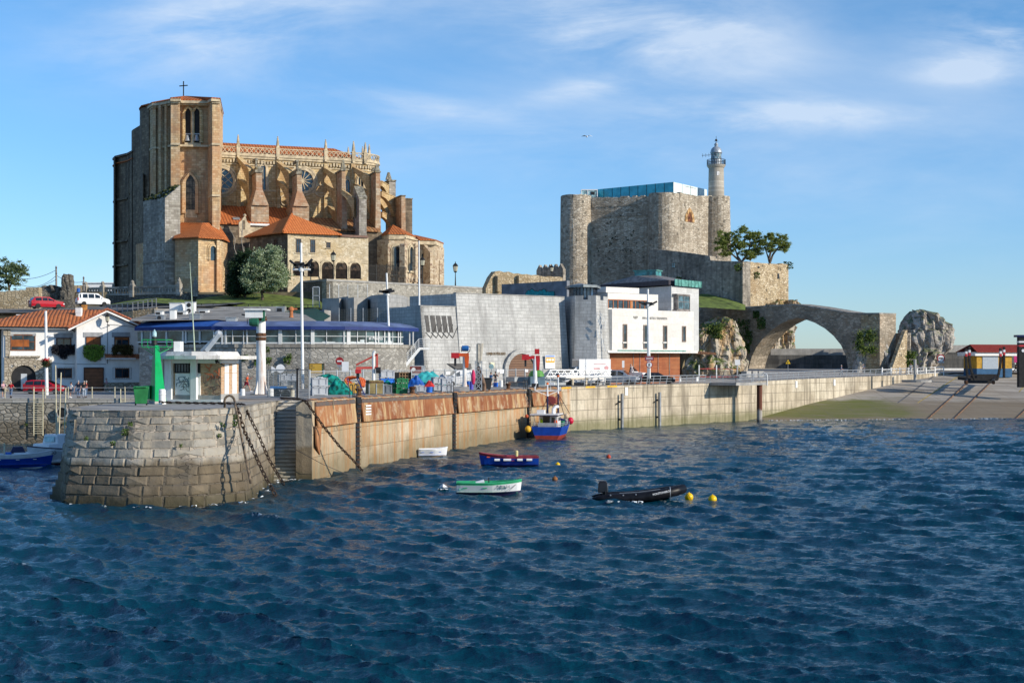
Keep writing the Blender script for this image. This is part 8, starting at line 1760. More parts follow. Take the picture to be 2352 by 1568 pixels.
ib=thing('information_board','large yellow map board in a dark frame on the restaurant wall','sign',P(727,850,149)); fi=Fr(708,150.2,745,150); mb=MB(); fi.box(mb,709.5,744.5,834,857.5,-.1,.06); mb.build('frame',M_DBROWN,ib); mb=MB(); fi.box(mb,711,739,835.5,856.5,.06,.08); mb.build('yellow_face',plain('board_yellow',(.62,.38,.06),.5,var=.06),ib); mb=MB(); fi.box(mb,739.3,743.3,836,856,.06,.08); mb.build('side_strip',plain('board_green',(.15,.22,.12),.5),ib); mb=MB(); fi.box(mb,713,719,838,841,.08,.09); fi.box(mb,713,723,843,845,.08,.09); fi.box(mb,714,717,846,852,.08,.09); mb.build('map_marks',plain('board_brown',(.3,.2,.05),.6),ib)
for k in range(5):
 mb=MB(); fi.box(mb,740,743,837+k*4,839+k*4,.08,.09); mb.build('pictogram',M_DARK,ib)
io=thing('notice_board','dark red information panel under the white stairs','sign',P(957,855,160)); fi=Fr(930,159.8,978,160); mb=MB(); fi.box(mb,929,976.5,839,861,-.06,.02); mb.build('frame',M_LGREY,io); mb=MB(); fi.box(mb,941,968,841,857,.02,.05); mb.build('red_face',plain('panel_red',(.19,.05,.045),.5,var=.3,scale=3),io); mb=MB(); q=fi.P(950,848,.07); mb.lathe((q.x,q.y,q.z),[(.22,0),(.22,.02)],12,axis='y'); mb.build('emblem',M_SIGNW,io)
for u0,u1,v0,v1,l in((1134+14,1157,848,857,'large white notice on the quay fence by the two men'),(1141,1147,849,854,'small white notice on the quay fence left of the larger one'),(1206,1213,848,854,'white notice on the quay fence before the arched gate'),(1025,1034,853,860,'white notice on the quay fence by the white van')):
 mb=MB(); f0.box(mb,u0,u1,v0,v1,.06,.1); single('fence_notice',mb,M_SIGNW,l,'sign','white notices on the quay fence')
for u,dv,l in((1828.5,9,'white plate on the pale quay wall, left of two'),(1916,5.5,'white plate on the pale quay wall, right of two'),(1438,10,'white plate on the pale quay wall above the fender piles')):
 p,nn,z=qpt(qt(u)); d=Vector((-nn.y,nn.x)); mb=MB(); zc=z-.75; mb.slab([(*(p+nn*.03-d*.3),zc-.5),(*(p+nn*.03+d*.3),zc-.5),(*(p+nn*.03+d*.3),zc+.5),(*(p+nn*.03-d*.3),zc+.5)],(nn.x*.05,nn.y*.05,0)); single('wall_plate',mb,M_SIGNW,l,'sign','white plates on the quay wall')
qr=thing('quay_railing','grey slanting post railing along the far quay wall','railing',(QX[6][0],QX[6][1],5.4)); ts=np.linspace(qt(1347),qt(2138),60); mb=MB(); rows=[[],[],[]]
for k,t in enumerate(ts):
 if 1625<F*qpt(t)[0].x/qpt(t)[0].y+1176<1700: continue
 p,nn,z=qpt(t); q=p-nn*.35; mb=MB(); mb.bar((*q,z),(*(q+nn*.2),z+1.1),.09); mb.build('post',M_LGREY,qr)
for lo_,hi in((1347,1624),(1700,2160)):
 t2=np.linspace(qt(lo_),qt(hi),24); mb=MB()
 for dz,r in((1.08,.045),(.7,.025),(.35,.025)):
  mb.tube([(*(qpt(t)[0]-qpt(t)[1]*(.35-.2*dz/1.1)),qpt(t)[2]+dz) for t in t2],r,5)
 mb.build('rails',M_LGREY,qr)
je=thing('jetty_platform','small cantilevered landing platform on one rusty pile','jetty',(X(1665,193),193,5.2)); p,nn,z=qpt(qt(1630)); q,n2,z2=qpt(qt(1698)); out=4.2
mb=MB(); mb.prism([tuple(p+nn*.0),tuple(q+n2*0),tuple(q+n2*out),tuple(p+nn*out)],z-.28,z+.1); mb.build('deck',M_CONC,je); mb=MB(); c=q.lerp(p,.12)+n2*(out-.6); mb.lathe((c.x,c.y,0),[(.38,-.6),(.38,z-.28)],14)
m,t,b=newmat('tidal_pile'); pos=t.new('NewGeometry').outputs['Position']; zz_=t.math('ADD',t.sep(pos)[2],t.math('MULTIPLY',t.noise(pos,2.5,4),1.0)); c_=t.mix(t.ramp(zz_,2.4,2.0),(.13,.045,.025),(.35,.32,.28)); c_=t.mix(t.ramp(zz_,1.2,.7),c_,(.10,.10,.095)); t.put(b.inputs['Base Color'],c_); b.inputs['Roughness'].default_value=.9
mb.build('pile',m,je); mb=MB()
for a,bb in((p+nn*.1,p+nn*out),(p+nn*out,q+n2*out),(q+n2*out,q+n2*.1)):
 for dz in(.55,1.05): mb.tube([(*a,z+dz),(*bb,z+dz)],.03,5)
 for f in(0,.5,1): w_=a.lerp(bb,f); mb.bar((*w_,z),(*w_,z+1.05),.06)
mb.build('railing',M_LGREY,je); mb=MB(); w_=q+n2*(out+.05); mb.tube([(*w_,z-.4),(*w_,z+1.1),(*(w_-n2*.5),z+1.4),(*(w_-n2*.9),z+1.0)],.07,6); mb.build('ladder_hoop',M_WHITE,je)
wb=thing('works_barrier','row of black barriers with red and white tape before the ochre rock','barrier',P(1640,865,206)); fr=Fr(1605,205,1700,207); mb=MB()
for k in range(40): u=lerp(1608,1698,k/39.); fr.box(mb,u-.35,u+.35,853,868,0,.05)
fr.box(mb,1606,1699,852,853.5,0,.08); fr.box(mb,1606,1699,866.5,868,0,.08); mb.build('bars',M_DARK,wb); mb=MB()
for k in range(30): u=lerp(1606,1698,k/30.); fr.box(mb,u,u+1.5,846-.8*math.sin(k*.2),848,0,.05); fr.box(mb,u,u+1.5,864,866,.08,.1)
mb.build('striped_tape',plain('tape_red',(.5,.06,.06),.5),wb)
for u in(1606,1646,1694): mb=MB(); fr.box(mb,u-1.2,u+1.2,838,868,-.05,.1); mb.build('post',M_LGREY,wb)
for i,u in enumerate((1437,1479,1520,1560,1600)):
 mb=MB(); Y=188; mb.lathe((X(u,Y+i*1.5),Y+i*1.5,5.38),[(.3,0),(.26,.5),(.24,.65),(.28,.8)],10); single('concrete_bollard',mb,M_WHITE,['white bollard before the grey van, leftmost of the row','white bollard before the nose of the grey van','white bollard before the black car bonnet','white bollard just right of the black car','white bollard at the right end of the row, before the rock'][i],'bollard','white bollards behind the quay railing')
mb=MB(); fr=Fr(1714,206,1780,213)
for k in range(3): fr.box(mb,1715+k*14,1726+k*14,852,866,0,.9)
single('concrete_blocks',mb,M_CONC,'pale concrete blocks before the left foot of the bridge arch','block')
# slipway hut, boat cradle and posts
sh=thing('slipway_hut','small yellow and blue hut with red tiled roof and grey shutter','hut',P(2285,857,247)); fh=Fr(2243.5,246,2420,250); zg_=fh.z(857,2280)
mb=MB(); s0,s1=fh.s(2243.5),fh.s(2294); s2,s3=fh.s(2302),fh.s(2324)
mb.prism([fh.xy(s0),fh.xy(fh.s(2301)),fh.xy(fh.s(2301),-4),fh.xy(s0,-4)],zg_-.6,fh.z(815,2280)); mb.build('yellow_wall',plain('yellow_render',(.48,.27,.035),.8,var=.15),sh); mb=MB(); mb.prism([fh.xy(s2+.4),fh.xy(s3),fh.xy(s3,-4),fh.xy(s2+.4,-4)],zg_-.6,fh.z(815,2310)); mb.build('yellow_pier',plain('yellow_render',(.62,.34,.03)),sh)
M_BLUEP=plain('blue_render',(.03,.10,.20),.8,var=.1); mb=MB(); mb.prism([fh.xy(s0-.02,.05),fh.xy(s3+.02,.05),fh.xy(s3+.02,-4.02),fh.xy(s0-.02,-4.02)],zg_-.7,fh.z(846,2280)); mb.build('blue_base',M_BLUEP,sh); mb=MB(); fh.box(mb,2257,2293,818,847,0,.1); mb.build('grey_shutter',stone('shutter_grey','brick',((.36,.41,.46),(.38,.43,.48),(.40,.45,.50)),(.3,.34,.38),20,.14,.01,.2,warp=0),sh)
mb=MB(); fh.box(mb,2240,2420,808.5,817,-5,.5); mb.build('white_fascia',M_WHITE,sh); mb=MB(); a,b=fh.pt(fh.s(2237),.9,fh.z(809,2280)),fh.pt(fh.s(2420),.9,fh.z(809,2280)); up=fh.z(792,2280)-fh.z(809,2280); c,d=fh.pt(fh.s(2420),-3,a.z+up),fh.pt(fh.s(2250),-3,a.z+up); mb.slab([a,b,c,d],(0,0,.12)); mb.slab([d,c,fh.pt(fh.s(2420),-6,a.z),fh.pt(fh.s(2240),-6,a.z)],(0,0,.12)); mb.build('tiled_roof',tiles('red_tiles',(.27,.032,.022),(.34,.05,.03),(.09,.012,.01),.28,.5),sh,clean=False)
cr=thing('boat_cradle','black boat cradle with four curved red and white banded posts on the slipway','cradle',(X(2245,235),235,5)); M_BANDR=plain('band_red',(.5,.03,.04),.5)
def cpost(u,vt,vb,Y,cu,w=.48):
 mb=MB(); pts=[P(u+cu,vb,Y),P(u+cu*.55,lerp(vb,vt,.18),Y),P(u+cu*.15,lerp(vb,vt,.4),Y),P(u,lerp(vb,vt,.6),Y),P(u,vt,Y)]
 for a,b in zip(pts,pts[1:]): mb.bar(a-(b-a).normalized()*.05,b,w*.6,w,up=(0,1,0))
 o=mb.build('post',M_BLACK,cr); f=lambda t0,t1,m: None
 for t0,t1,mt in((.82,.90,M_SIGNW),(.73,.82,M_BANDR)):
  k=MB(); k.bar(P(u,lerp(vb,vt,t0),Y),P(u,lerp(vb,vt,t1),Y),w*.65,w*1.06,up=(0,1,0)); q=k.build('band',mt,cr); q.parent=o
cpost(2219,800,868,232,4); cpost(2226.5,796,872,228,12); cpost(2298,799,872,230,-8); cpost(2306,796,866,236,0)
mb=MB()
for Y,v,u0,u1 in((236,862,2228,2290),(232,866,2224,2292),(229,871,2222,2290),(225,877,2215,2284)): mb.bar(P(u0,v,Y),P(u1,v,Y),.35,.45)
mb.bar(P(2218,877,225),P(2228,863,236),.35,.4); mb.bar(P(2279,877,225),P(2290,863,236),.35,.4); mb.bar(P(2200,866,231),P(2230,868,231),.2,.35); mb.bar(P(2200,869,229),P(2230,872,228),.2,.35); mb.build('frame',M_BLACK,cr)
for u,v,Y in((2220,880,224),(2282,880,224),(2225,869,232),(2288,869,232)): mb=MB(); q=P(u,v,Y); mb.lathe((q.x,q.y,q.z+.15),[(.3,-.15),(.3,.15)],12,axis='x'); mb.build('wheel',M_RUSTP,cr)
bp=thing('slipway_gantry','big black steel gantry post with white and red bands at the right edge','gantry',(X(2350,222),222,4)); Y=221; mb=MB(); a,b=P(2341,774,Y),P(2372,882,Y); mb.box(((a.x+b.x)/2,Y+.5,b.z-.5),(b.x-a.x,1.0,a.z-b.z+.5)); mb.build('post',M_BLACK,bp); mb=MB(); a,b=P(2334.5,769,Y),P(2392,774,Y); mb.box(((a.x+b.x)/2,Y+.5,b.z),(b.x-a.x,1.4,a.z-b.z)); mb.build('cap',plain('navy_paint',(.01,.015,.07),.4),bp)
for v0,v1,mt in((783,787,M_SIGNW),(792,796,M_BANDR)): mb=MB(); a,b=P(2340.6,v0,Y),P(2372.4,v1,Y); mb.box(((a.x+b.x)/2,Y+.5,b.z),(b.x-a.x,1.08,a.z-b.z)); mb.build('band',mt,bp)
mb=MB(); q=P(2350,805,Y-.02); mb.lathe((q.x,q.y,q.z),[(.25,-.03),(.25,.03)],12,axis='y'); mb.build('white_disc',M_SIGNW,bp)
o=thing('pink_sign','pink panel seen behind the hut and the black gantry','sign',P(2336,830,258)); mb=MB(); fr=Fr(2330,258,2352,258); fr.box(mb,2329,2350,817,832,0,.1); mb.build('panel',plain('pink_panel',(.62,.05,.22),.6),o); mb=MB(); fr.box(mb,2331,2349,833,836,0,.1); mb.build('lower_strip',M_SIGNW,o)
sr=thing('slipway_railing','white railing with a concrete post at the top of the slipway','railing',P(2100,855,246)); fr=Fr(2025,238,2170,250); mb=MB()
for k in range(8): u=lerp(2027,2168,k/7.); fr.box(mb,u-.8,u+.8,843.5,864,0,.1)
mb.build('post',M_WHITE,sr,split=True); mb=MB()
for dv in(0,7,13): mb.tube([fr.P(2027,845+dv+4,0),fr.P(2168,843+dv-4+3,0)],.05,5)
mb.build('rails',M_WHITE,sr); mb=MB(); q=P(2101.5,873,228); mb.lathe((q.x,q.y,q.z),[(.24,0),(.24,3.4)],10); mb.build('concrete_post',M_CONC,sr); mb=MB(); mb.lathe((q.x+.3,q.y,q.z-.3),[(2.4,0),(2.4,.35)],20); mb.build('round_base',M_CONC,sr)
# vehicles
M_CARG=glassm('car_glass',(.012,.016,.02),.05,.7); M_LAMPW=plain('lamp_clear',(.7,.7,.7),.15,var=.03); M_LAMPR=plain('lamp_red',(.4,.01,.01),.2,var=.05)
PROF={'hatch':([(0,.35),(.0,.8),(.03,1.0),(.12,1.4),(.25,1.47),(.5,1.45),(.70,1.0),(.95,.82),(1,.6),(1,.3)],.95,[(.1,.35),(.36,.6)],3,5),
'mpv':([(0,.35),(0,.85),(.02,1.05),(.07,1.5),(.2,1.62),(.55,1.6),(.80,1.08),(.96,.9),(1,.65),(1,.3)],1.0,[(.07,.26),(.28,.46),(.48,.68)],3,5),
'suv':([(0,.45),(0,.95),(.03,1.15),(.09,1.55),(.2,1.66),(.55,1.64),(.73,1.15),(.96,1.0),(1,.7),(1,.4)],1.08,[(.12,.3),(.33,.48),(.5,.66)],3,5),
'van':([(0,.35),(0,1.0),(.01,1.75),(.04,1.88),(.3,1.92),(.66,1.86),(.84,1.2),(.97,1.0),(1,.7),(1,.3)],1.15,[(.60,.74)],3,5),
'glassvan':([(0,.35),(0,1.0),(.02,1.1),(.04,1.74),(.12,1.82),(.62,1.80),(.80,1.12),(.96,.98),(1,.7),(1,.3)],1.08,[(.06,.30),(.33,.5),(.53,.68)],3,5),
'box4':([(0,.5),(0,1.1),(.01,1.85),(.03,1.97),(.3,1.98),(.62,1.95),(.72,1.2),(.98,1.1),(1,.8),(1,.45)],1.15,[(.04,.32),(.36,.6)],3,5)}
def car(name,label,loc,rz,kind,L,W,paint,trim=None,rack=False,cat='car',wr=.32,H=1.0,group='parked vehicles'):
 prof,belt,wins,g0,g1=PROF[kind]; o=thing(name,label,cat,loc,rz,group); belt*=H; prof=[(a,b*H) for a,b in prof]; zt=max(p[1] for p in prof)
 def hw(x,z):
  e=1-.16*abs(2*x-1)**5; t=max(0,(z-belt)/(zt-belt)); return W/2*e*(1-.2*t)
 vs=[];n=len(prof)
 for s in(-1,1):
  for x,z in prof:
   for zz in(z,min(z,belt),min(z,.62*belt),.26): vs.append(((x-.5)*L,s*hw(x,zz)*(1.0 if zz>.3 else .93),zz))
 fs=[]; k=4*n
 for i in range(n-1):
  a,b=4*i,4*(i+1); fs.append((a,b,k+b,k+a))
  for q in range(3): fs+=[(a+q,a+q+1,b+q+1,b+q),(k+a+q,k+b+q,k+b+q+1,k+a+q+1)]
 fs+=[(0,1,2,3,k+3,k+2,k+1,k),tuple([4*(n-1)+q for q in range(4)]+[k+4*(n-1)+q for q in(3,2,1,0)])]
 mb=MB(); mb.add(vs,fs); b=mb.build('body',paint,o,world=False,smooth=False,bevel=.03)
 top=lambda x: next((lerp(p[1],q[1],(x-p[0])/max(1e-6,q[0]-p[0])) for p,q in zip(prof,prof[1:]) if p[0]<=x<=q[0]),1)
 for x0,x1 in wins:
  mb=MB()
  for s in(-1,1):
   pts=[]; z0=belt+.02
   for x,z in((x0+(.0),z0),(x1,z0),(x1-.0,min(zt-.12,top(x1)-.1)),(x0,min(zt-.12,top(x0)-.1))): pts.append(((x-.5)*L,s*(hw(x,max(z,z0))+.012),max(z,z0+.02)))
   mb.poly(pts)
  mb.build('side_window',M_CARG,o,world=False,clean=False)
 for (i,j,nm) in((g1,g1+1,'windscreen'),(2,g0,'rear_window')):
  if kind=='van' and nm=='rear_window': continue
  (xa,za),(xb,zb)=prof[i],prof[j]; dx,dz=(xb-xa)*L,zb-za; l=math.hypot(dx,dz); nx,nz=-dz/l,dx/l; mb=MB(); pts=[]
  for f,s in((.1,-1),(.1,1),(.9,1),(.9,-1)): x=lerp(xa,xb,f); z=lerp(za,zb,f); pts.append(((x-.5)*L+nx*.015,s*(hw(x,z)-.1),z+nz*.015))
  mb.poly(pts); mb.build(nm,M_CARG,o,world=False,clean=False)
 for x in(.19,.81):
  for s in(-1,1): wheel(o,((x-.5)*L,s*(W/2-.1),wr),wr,.22,world=False)
 for s in(-1,1):
  mb=MB(); mb.box((L/2-.1,s*W*.36,.62*H),(.22,.32,.16)); mb.build('headlight',M_LAMPW,o,world=False); mb=MB(); mb.box((-L/2+.06,s*W*.4,.78*H),(.14,.18,.38)); mb.build('tail_light',M_LAMPR,o,world=False)
  mb=MB(); mb.box((L*(prof[g1+1][0]-.5)-.25,s*(W/2+.06),belt),(.12,.2,.16)); mb.build('mirror',trim or paint,o,world=False)
 mb=MB(); mb.box((0,0,.2),(L*.96,W*.9,.16)); mb.box((L/2-.02,0,.3),(.08,W*.78,.2)); mb.box((-L/2+.02,0,.35),(.06,W*.8,.18)); mb.build('bumper',M_DARK,o,world=False); mb=MB(); mb.box((-L/2-.01,0,.72*H),(.03,.5,.12)); mb.build('number_plate',M_SIGNW,o,world=False)
 if rack:
  mb=MB()
  for x in(-.45,-.15,.1):
   mb.bar((x*L,-W*.42,zt+.16),(x*L,W*.42,zt+.16),.05)
   for s in(-1,1): mb.bar((x*L,s*W*.4,zt-.02),(x*L,s*W*.4,zt+.3),.05)
  for s in(-1,1): mb.bar((-.45*L,s*W*.42,zt+.2),(.1*L,s*W*.42,zt+.2),.06)
  mb.build('roof_rack',M_LGREY,o,world=False)
 return o
M_CARR=plain('car_red',(.42,.008,.02),.22,var=.04,spec=.6); M_CARW=plain('car_white',(.78,.78,.78),.25,var=.02,spec=.5); M_CARB=plain('car_black',(.012,.013,.016),.15,var=.1,spec=.7); M_CARS=plain('car_blue_grey',(.30,.35,.43),.3,.3,var=.05)
car('parked_car','red people carrier parked by the stone porch of the white house',(X(105,162),162,4.57),-.05,'mpv',4.7,1.85,M_CARR)
car('parked_car','dark red off road car seen from behind on the upper road',(X(104,198),198.5,15.72),.62,'suv',4.6,1.85,M_CARR,wr=.36); car('parked_van','white glazed van with a stack of crates behind it on the upper road',(X(208,200),201,16.2),.55,'glassvan',4.6,1.8,M_CARW,M_CARW,cat='van')
car('parked_van','white delivery van facing left under the market wall, behind the white crane post',(X(1060,164),164,5.4),math.pi+.35,'van',4.5,1.85,M_CARW,cat='van')
car('parked_van','blue grey passenger van before the timber base, facing right',(X(1420,182),182,5.4),-.35,'glassvan',5.3,1.95,M_CARS,cat='van'); car('off_road_car','white off road car with a roof rack before the museum',(X(1449,187),188,5.7),-.5,'box4',4.4,1.85,M_CARW,rack=True,wr=.38); car('parked_car','black hatchback before the museum timber base',(X(1511,186),185,5.4),-.15,'hatch',4.3,1.8,M_CARB)
bt=car('box_truck','white box truck with refrigerated body before the lookout tower',(X(1335,178),177,5.4),math.pi+.35,'van',5.9,2.0,M_CARW,cat='truck',H=1.22); a=math.pi+.35; mb=MB(); mb.box((-1.35,0,.95),(4.3,2.25,2.25)); mb.build('cargo_box',M_CARW,bt,world=False); mb=MB(); mb.box((.83,0,1.05),(.05,2.1,2.0)); mb.build('grey_front',M_GREY,bt,world=False);
mb=MB(); mb.box((-2.0,1.135,2.55),(1.6,.02,.08)); mb.box((-1.6,1.135,1.75),(.8,.02,.35)); mb.ball((-2.9,1.13,2.1),.3,8,sq=(1,.05,.9)); mb.build('print',plain('pink_print',(.6,.3,.3),.6),bt,world=False)
cs=thing('crate_stack','small stack of orange and white crates behind the white van on the road','crate',P(194,712,197)); mb=MB(); q=P(194,711,197)
for k in range(3): mb.box((q.x,q.y,q.z+k*.3-.2),(.75,.5,.26),.2)
mb.build('crates',plain('orange_crate',(.6,.25,.05),.6,var=.3),cs)
for i,(u,v,c,l) in enumerate(((1232,886,(.10,.22,.30),'blue grey domed recycling container nearest the red crane'),(1280,878,(.10,.30,.07),'green domed recycling container behind the gangway'),(1318,876,(.55,.33,.05),'yellow topped recycling container behind the gangway'))):
 Y=YD(v); o=thing('recycling_container',l,'container',(X(u,Y),Y,5.4),.2,'recycling containers on the quay'); mb=MB(); mb.box((0,0,.1),(1.75,1.5,1.05)); mb.build('body',plain('container_%d'%i,(.10,.16,.2) if i==0 else c,.5),o,world=False); mb=MB(); mb.lathe((0,0,1.12),[(.95,0),(.93,.25),(.75,.6),(.4,.78),(.1,.82)],14); mb.build('dome',plain('dome_%d'%i,(.09,.28,.05) if i<2 else c,.45),o,world=False); mb=MB(); mb.box((-.3,-.77,.45),(.45,.04,.6)); mb.build('notice',M_SIGNW,o,world=False)
gg=thing('gangway','white steel truss gangway stored on the quay','gangway',P(1330,870,170)); fg=Fr(1252,168,1410,175); mb=MB()
for t in(0,-1.3):
 for v in(849.5,856,864): mb.bar(fg.P(1262 if v<860 else 1254,v,t),fg.P(1404,v,t),.14 if v!=856 else .07)
 for k in range(9): u=1262+k*16; mb.bar(fg.P(u-6,864,t),fg.P(u+2,850,t),.09); mb.bar(fg.P(u+2,850,t),fg.P(u+10,864,t),.09)
fg.box(mb,1300,1405,864,868,-1.3,0); mb.build('truss',M_WHITE,gg)
pt_=thing('pontoon','dark grey pontoon sections stacked under the gangway','pontoon',P(1255,885,166)); fg2=Fr(1180,166,1310,172); mb=MB(); fg2.box(mb,1182,1298,865,876,-1.5,0); fg2.box(mb,1190,1300,877,886,-1.5,-.1); mb.build('sections',M_GREY,pt_)
tb=thing('trestle','pale wooden trestle under the gangway','trestle',P(1335,880,170)); fg2=Fr(1310,168,1352,170); mb=MB(); fg2.box(mb,1312,1352,868,871,-1,0); fg2.box(mb,1315,1318,871,884,-.2,0); fg2.box(mb,1346,1349,871,884,-.2,0); mb.build('frame',plain('pale_timber',(.5,.42,.3),.8),tb)
# boats
def hull(o,L,W,D,mats,bands,stem=.9,sheer=.3,rake=.35,inner=None,fl=.72,tr=.75,full=.45):
 """bands: list of heights fraction where the material changes; returns section function"""
 N=16; nv=8; hw=lambda t: W/2*(min(1,(1-t)**.55*1.55) if t>.45 else lerp(tr,1,min(1,t/.45)**.7)) if t<1 else 0
 sh=lambda t: D*(1+sheer*(max(0,t-.35)/.65)**2+.06*(1-t)); kz=lambda t: -.18*D
 vs=[]; fs=[]; mi=[]
 for i in range(N+1):
  t=i/N
  for s in(-1,1):
   for j in range(nv+1):
    f=j/nv; z=lerp(kz(t),sh(t),f); b=hw(t)*(fl+(1-fl)*f)*(min(1,(f+.12)**full)); vs.append(((t-.5)*L+rake*f*t**4-(0),s*b,z))
 m=nv+1; w=2*m
 mb=MB()
 for i in range(N):
  for s in(0,1):
   for j in range(nv):
    a=i*w+s*m+j; f=(j+.5)/nv; k=sum(f>q for q in bands); fs.append((a,a+1,a+w+1,a+w)); mi.append(k)
 for j in range(nv): fs.append((j,j+1,m+j+1,m+j)); mi.append(sum((j+.5)/nv>q for q in bands))
 mb.v=vs; mb.f=fs; mb.m=mi; mb.r=[0]*len(fs); h=mb.build('hull',mats,o,world=False,clean=False)
 so_=h.modifiers.new('planks','SOLIDIFY'); so_.thickness=.05; so_.offset=0
 if inner:
  mb=MB(); vv=[]
  for i in range(N+1):
   t=i/N
   for s in(-1,0,1): vv.append(((t-.5)*L,s*hw(t)*.82,D*.12+(.1*D if s else 0)))
  mb.add(vv,[(i*3+j,i*3+j+1,i*3+j+4,i*3+j+3) for i in range(N) for j in range(2)]); mb.build('floor',inner,o,world=False,clean=False)
  mb=MB()
  for x in(-.36,-.05,.24): mb.box((x*L,0,D*.62),(.26,2*hw(x+.5)*.9,.05));
  mb.build('thwart',inner,o,world=False)
 mb=MB()
 for s in(-1,1): mb.tube([((i/N-.5)*L+rake*(i/N)**4,s*hw(i/N)*1.02,sh(i/N)+.01) for i in range(N+1)],.05,6)
 mb.build('gunwale',mats[-1] if not inner else mats[-1],o,world=False); return hw,sh
M_BW=plain('boat_white',(.74,.75,.76),.4,var=.04,dirt=(.5,.46,.38),dirtamt=.3); M_NAVY=plain('antifoul_navy',(.015,.015,.06),.5); M_BGRN=plain('boat_green',(.03,.33,.15),.45,var=.12); M_BBLU=plain('boat_blue',(.006,.055,.36),.4,var=.12); M_TANB=plain('keel_tan',(.35,.25,.15),.7); M_MAR=plain('maroon_trim',(.24,.03,.045),.6,var=.25); M_ORG=plain('orange_red',(.55,.09,.03),.6,var=.15); M_BLIN=plain('pale_blue_lining',(.12,.20,.55),.5)
o=thing('rowing_boat','white rowing boat with green inside and dark waterline, floating mid harbour','boat',(X(1121,88),88,-.02),.03); hw,sh=hull(o,3.95,1.5,.72,[M_NAVY,M_BW,M_BGRN],[.36,.93],inner=M_BGRN,rake=.12)
mb=MB(); mb.tube([(-.75,-.5,.74),(-.25,-.52,.88)],.13,8); mb.build('fender',M_BW,o,world=False); mb=MB(); mb.box((-1.55,0,.35),(.5,1.0,.36)); mb.build('stern_seat',plain('mint_paint',(.2,.55,.35),.5),o,world=False); mb=MB(); mb.tube([(1.95,-.1,.85),(1.3,-.6,.3)],.015,4); mb.bar((.05,.3,.6),(.05,.3,1.05),.06); mb.build('rope_and_pin',M_DARK,o,world=False); t_=text('7-BI-34',(0,0,0),math.pi/2,0,.8,M_GREY,o); t_.location=(.95,-.60,.53); t_.rotation_euler=(math.pi/2,0,.16)
o=thing('rowing_boat','dark blue rowing boat with white fenders and red gunwale, in mid water','boat',(X(1171,112),112,-.02),math.pi+.06); hull(o,4.5,1.6,.74,[M_NAVY,M_BBLU,M_MAR],[.2,.93],inner=M_MAR,rake=.2,sheer=.45)
for x,w in((1.05,.42),(.25,.6),(-.75,.42),(-1.5,.45)): mb=MB(); mb.tube([(x-w/2,.8,.55),(x+w/2,.8,.55)],.1,8); mb.build('fender',M_BW,o,world=False)
mb=MB(); mb.box((1.35,0,.72),(1.0,.9,.08)); mb.build('foredeck',M_ORG,o,world=False); mb=MB(); mb.lathe((-.55,-.2,.75),[(.1,0),(.13,.1),(.13,.42),(.08,.48)],10); mb.build('float',plain('pale_yellow_float',(.72,.62,.28),.5),o,world=False)
o=thing('rowing_boat','small white dinghy with blue lining floating against the quay wall','boat',(X(992,123),123,0),.3); hull(o,2.5,1.25,.62,[M_TANB,M_BW,M_BW],[.2,.93],inner=M_BLIN,rake=.15,sheer=.3,tr=.6,full=.6)
o=thing('inflatable_boat','black inflatable boat with outboard motor, bow raised, tied to a yellow buoy','boat',(X(1466,83.8),83.8,.0),-.04); M_RIB=plain('black_hypalon',(.010,.010,.013),.42,var=.3,scale=3,spec=.22)
mb=MB(); r=.29
def ribp(t,s):  # t 0 stern .. 1 bow
 return Vector((lerp(-2.75,2.6,t),s*.68*(1 if t<.62 else math.cos((t-.62)/.38*math.pi/2)**.7),.22+.55*max(0,t-.35)**1.5/.52*.9))
pts=[ribp(t,-1) for t in np.linspace(0,1,14)]+[ribp(t,1) for t in np.linspace(1,0,14)][1:]
rad=[lerp(.04,r,min(1,i/3)**.7) for i in range(len(pts)//2)]; rad=rad+[r]+rad[::-1]; rad=rad[:len(pts)]
mb.tube(pts,rad,14); mb.build('tube',M_RIB,o,world=False,smooth=True)
mb=MB(); vv=[]
for t in np.linspace(.12,.97,10):
 p=ribp(t,1); vv+= [(p.x,p.y*.9,p.z-.1),(p.x,0,p.z-.34),(p.x,-p.y*.9,p.z-.1)]
mb.add(vv,[(i*3+j,i*3+j+1,i*3+j+4,i*3+j+3) for i in range(9) for j in range(2)]); mb.build('floor',M_RIB,o,world=False,clean=False)
mb=MB(); mb.box((-1.95,0,.05),(.06,1.1,.55)); mb.build('transom',M_DARK,o,world=False); mb=MB(); mb.box((-2.1,0,.5),(.62,.42,.62),0,tx=.86,ty=.8); mb.box((-2.1,0,1.1),(.5,.33,.1),0,tx=.8,ty=.7); mb.box((-2.05,0,-.2),(.2,.14,.75)); mb.build('outboard_motor',plain('motor_black',(.016,.016,.02),.3),o,world=False,bevel=.06); mb=MB(); mb.box((-1.83,0,.62),(.06,.3,.4)); mb.build('motor_panel',M_GREY,o,world=False); mb=MB()
for t in(.2,.34,.48): p=ribp(t,-1); mb.ball((p.x,p.y-.22,p.z+.2),.05,6)
q=ribp(.86,-1); mb.tube([q+Vector((0,-.3*math.cos(a),.3*math.sin(a))) for a in np.linspace(-1.2,2.2,8)],.03,5); mb.tube([ribp(.3,-1)+Vector((0,0,.3)),ribp(.5,-1)+Vector((0,0,.31)),ribp(.75,-1)+Vector((0,0,.3))],.02,4); mb.build('grab_lines',M_GREY,o,world=False); t_=text('PONTONERO',(0,0,0),math.pi/2,0,1.05,M_SIGNW,o,.01); t_.location=ribp(.76,-1)+Vector((-.0,-.28,.10)); t_.rotation_euler=(math.pi/2-.5,-.2,.22)
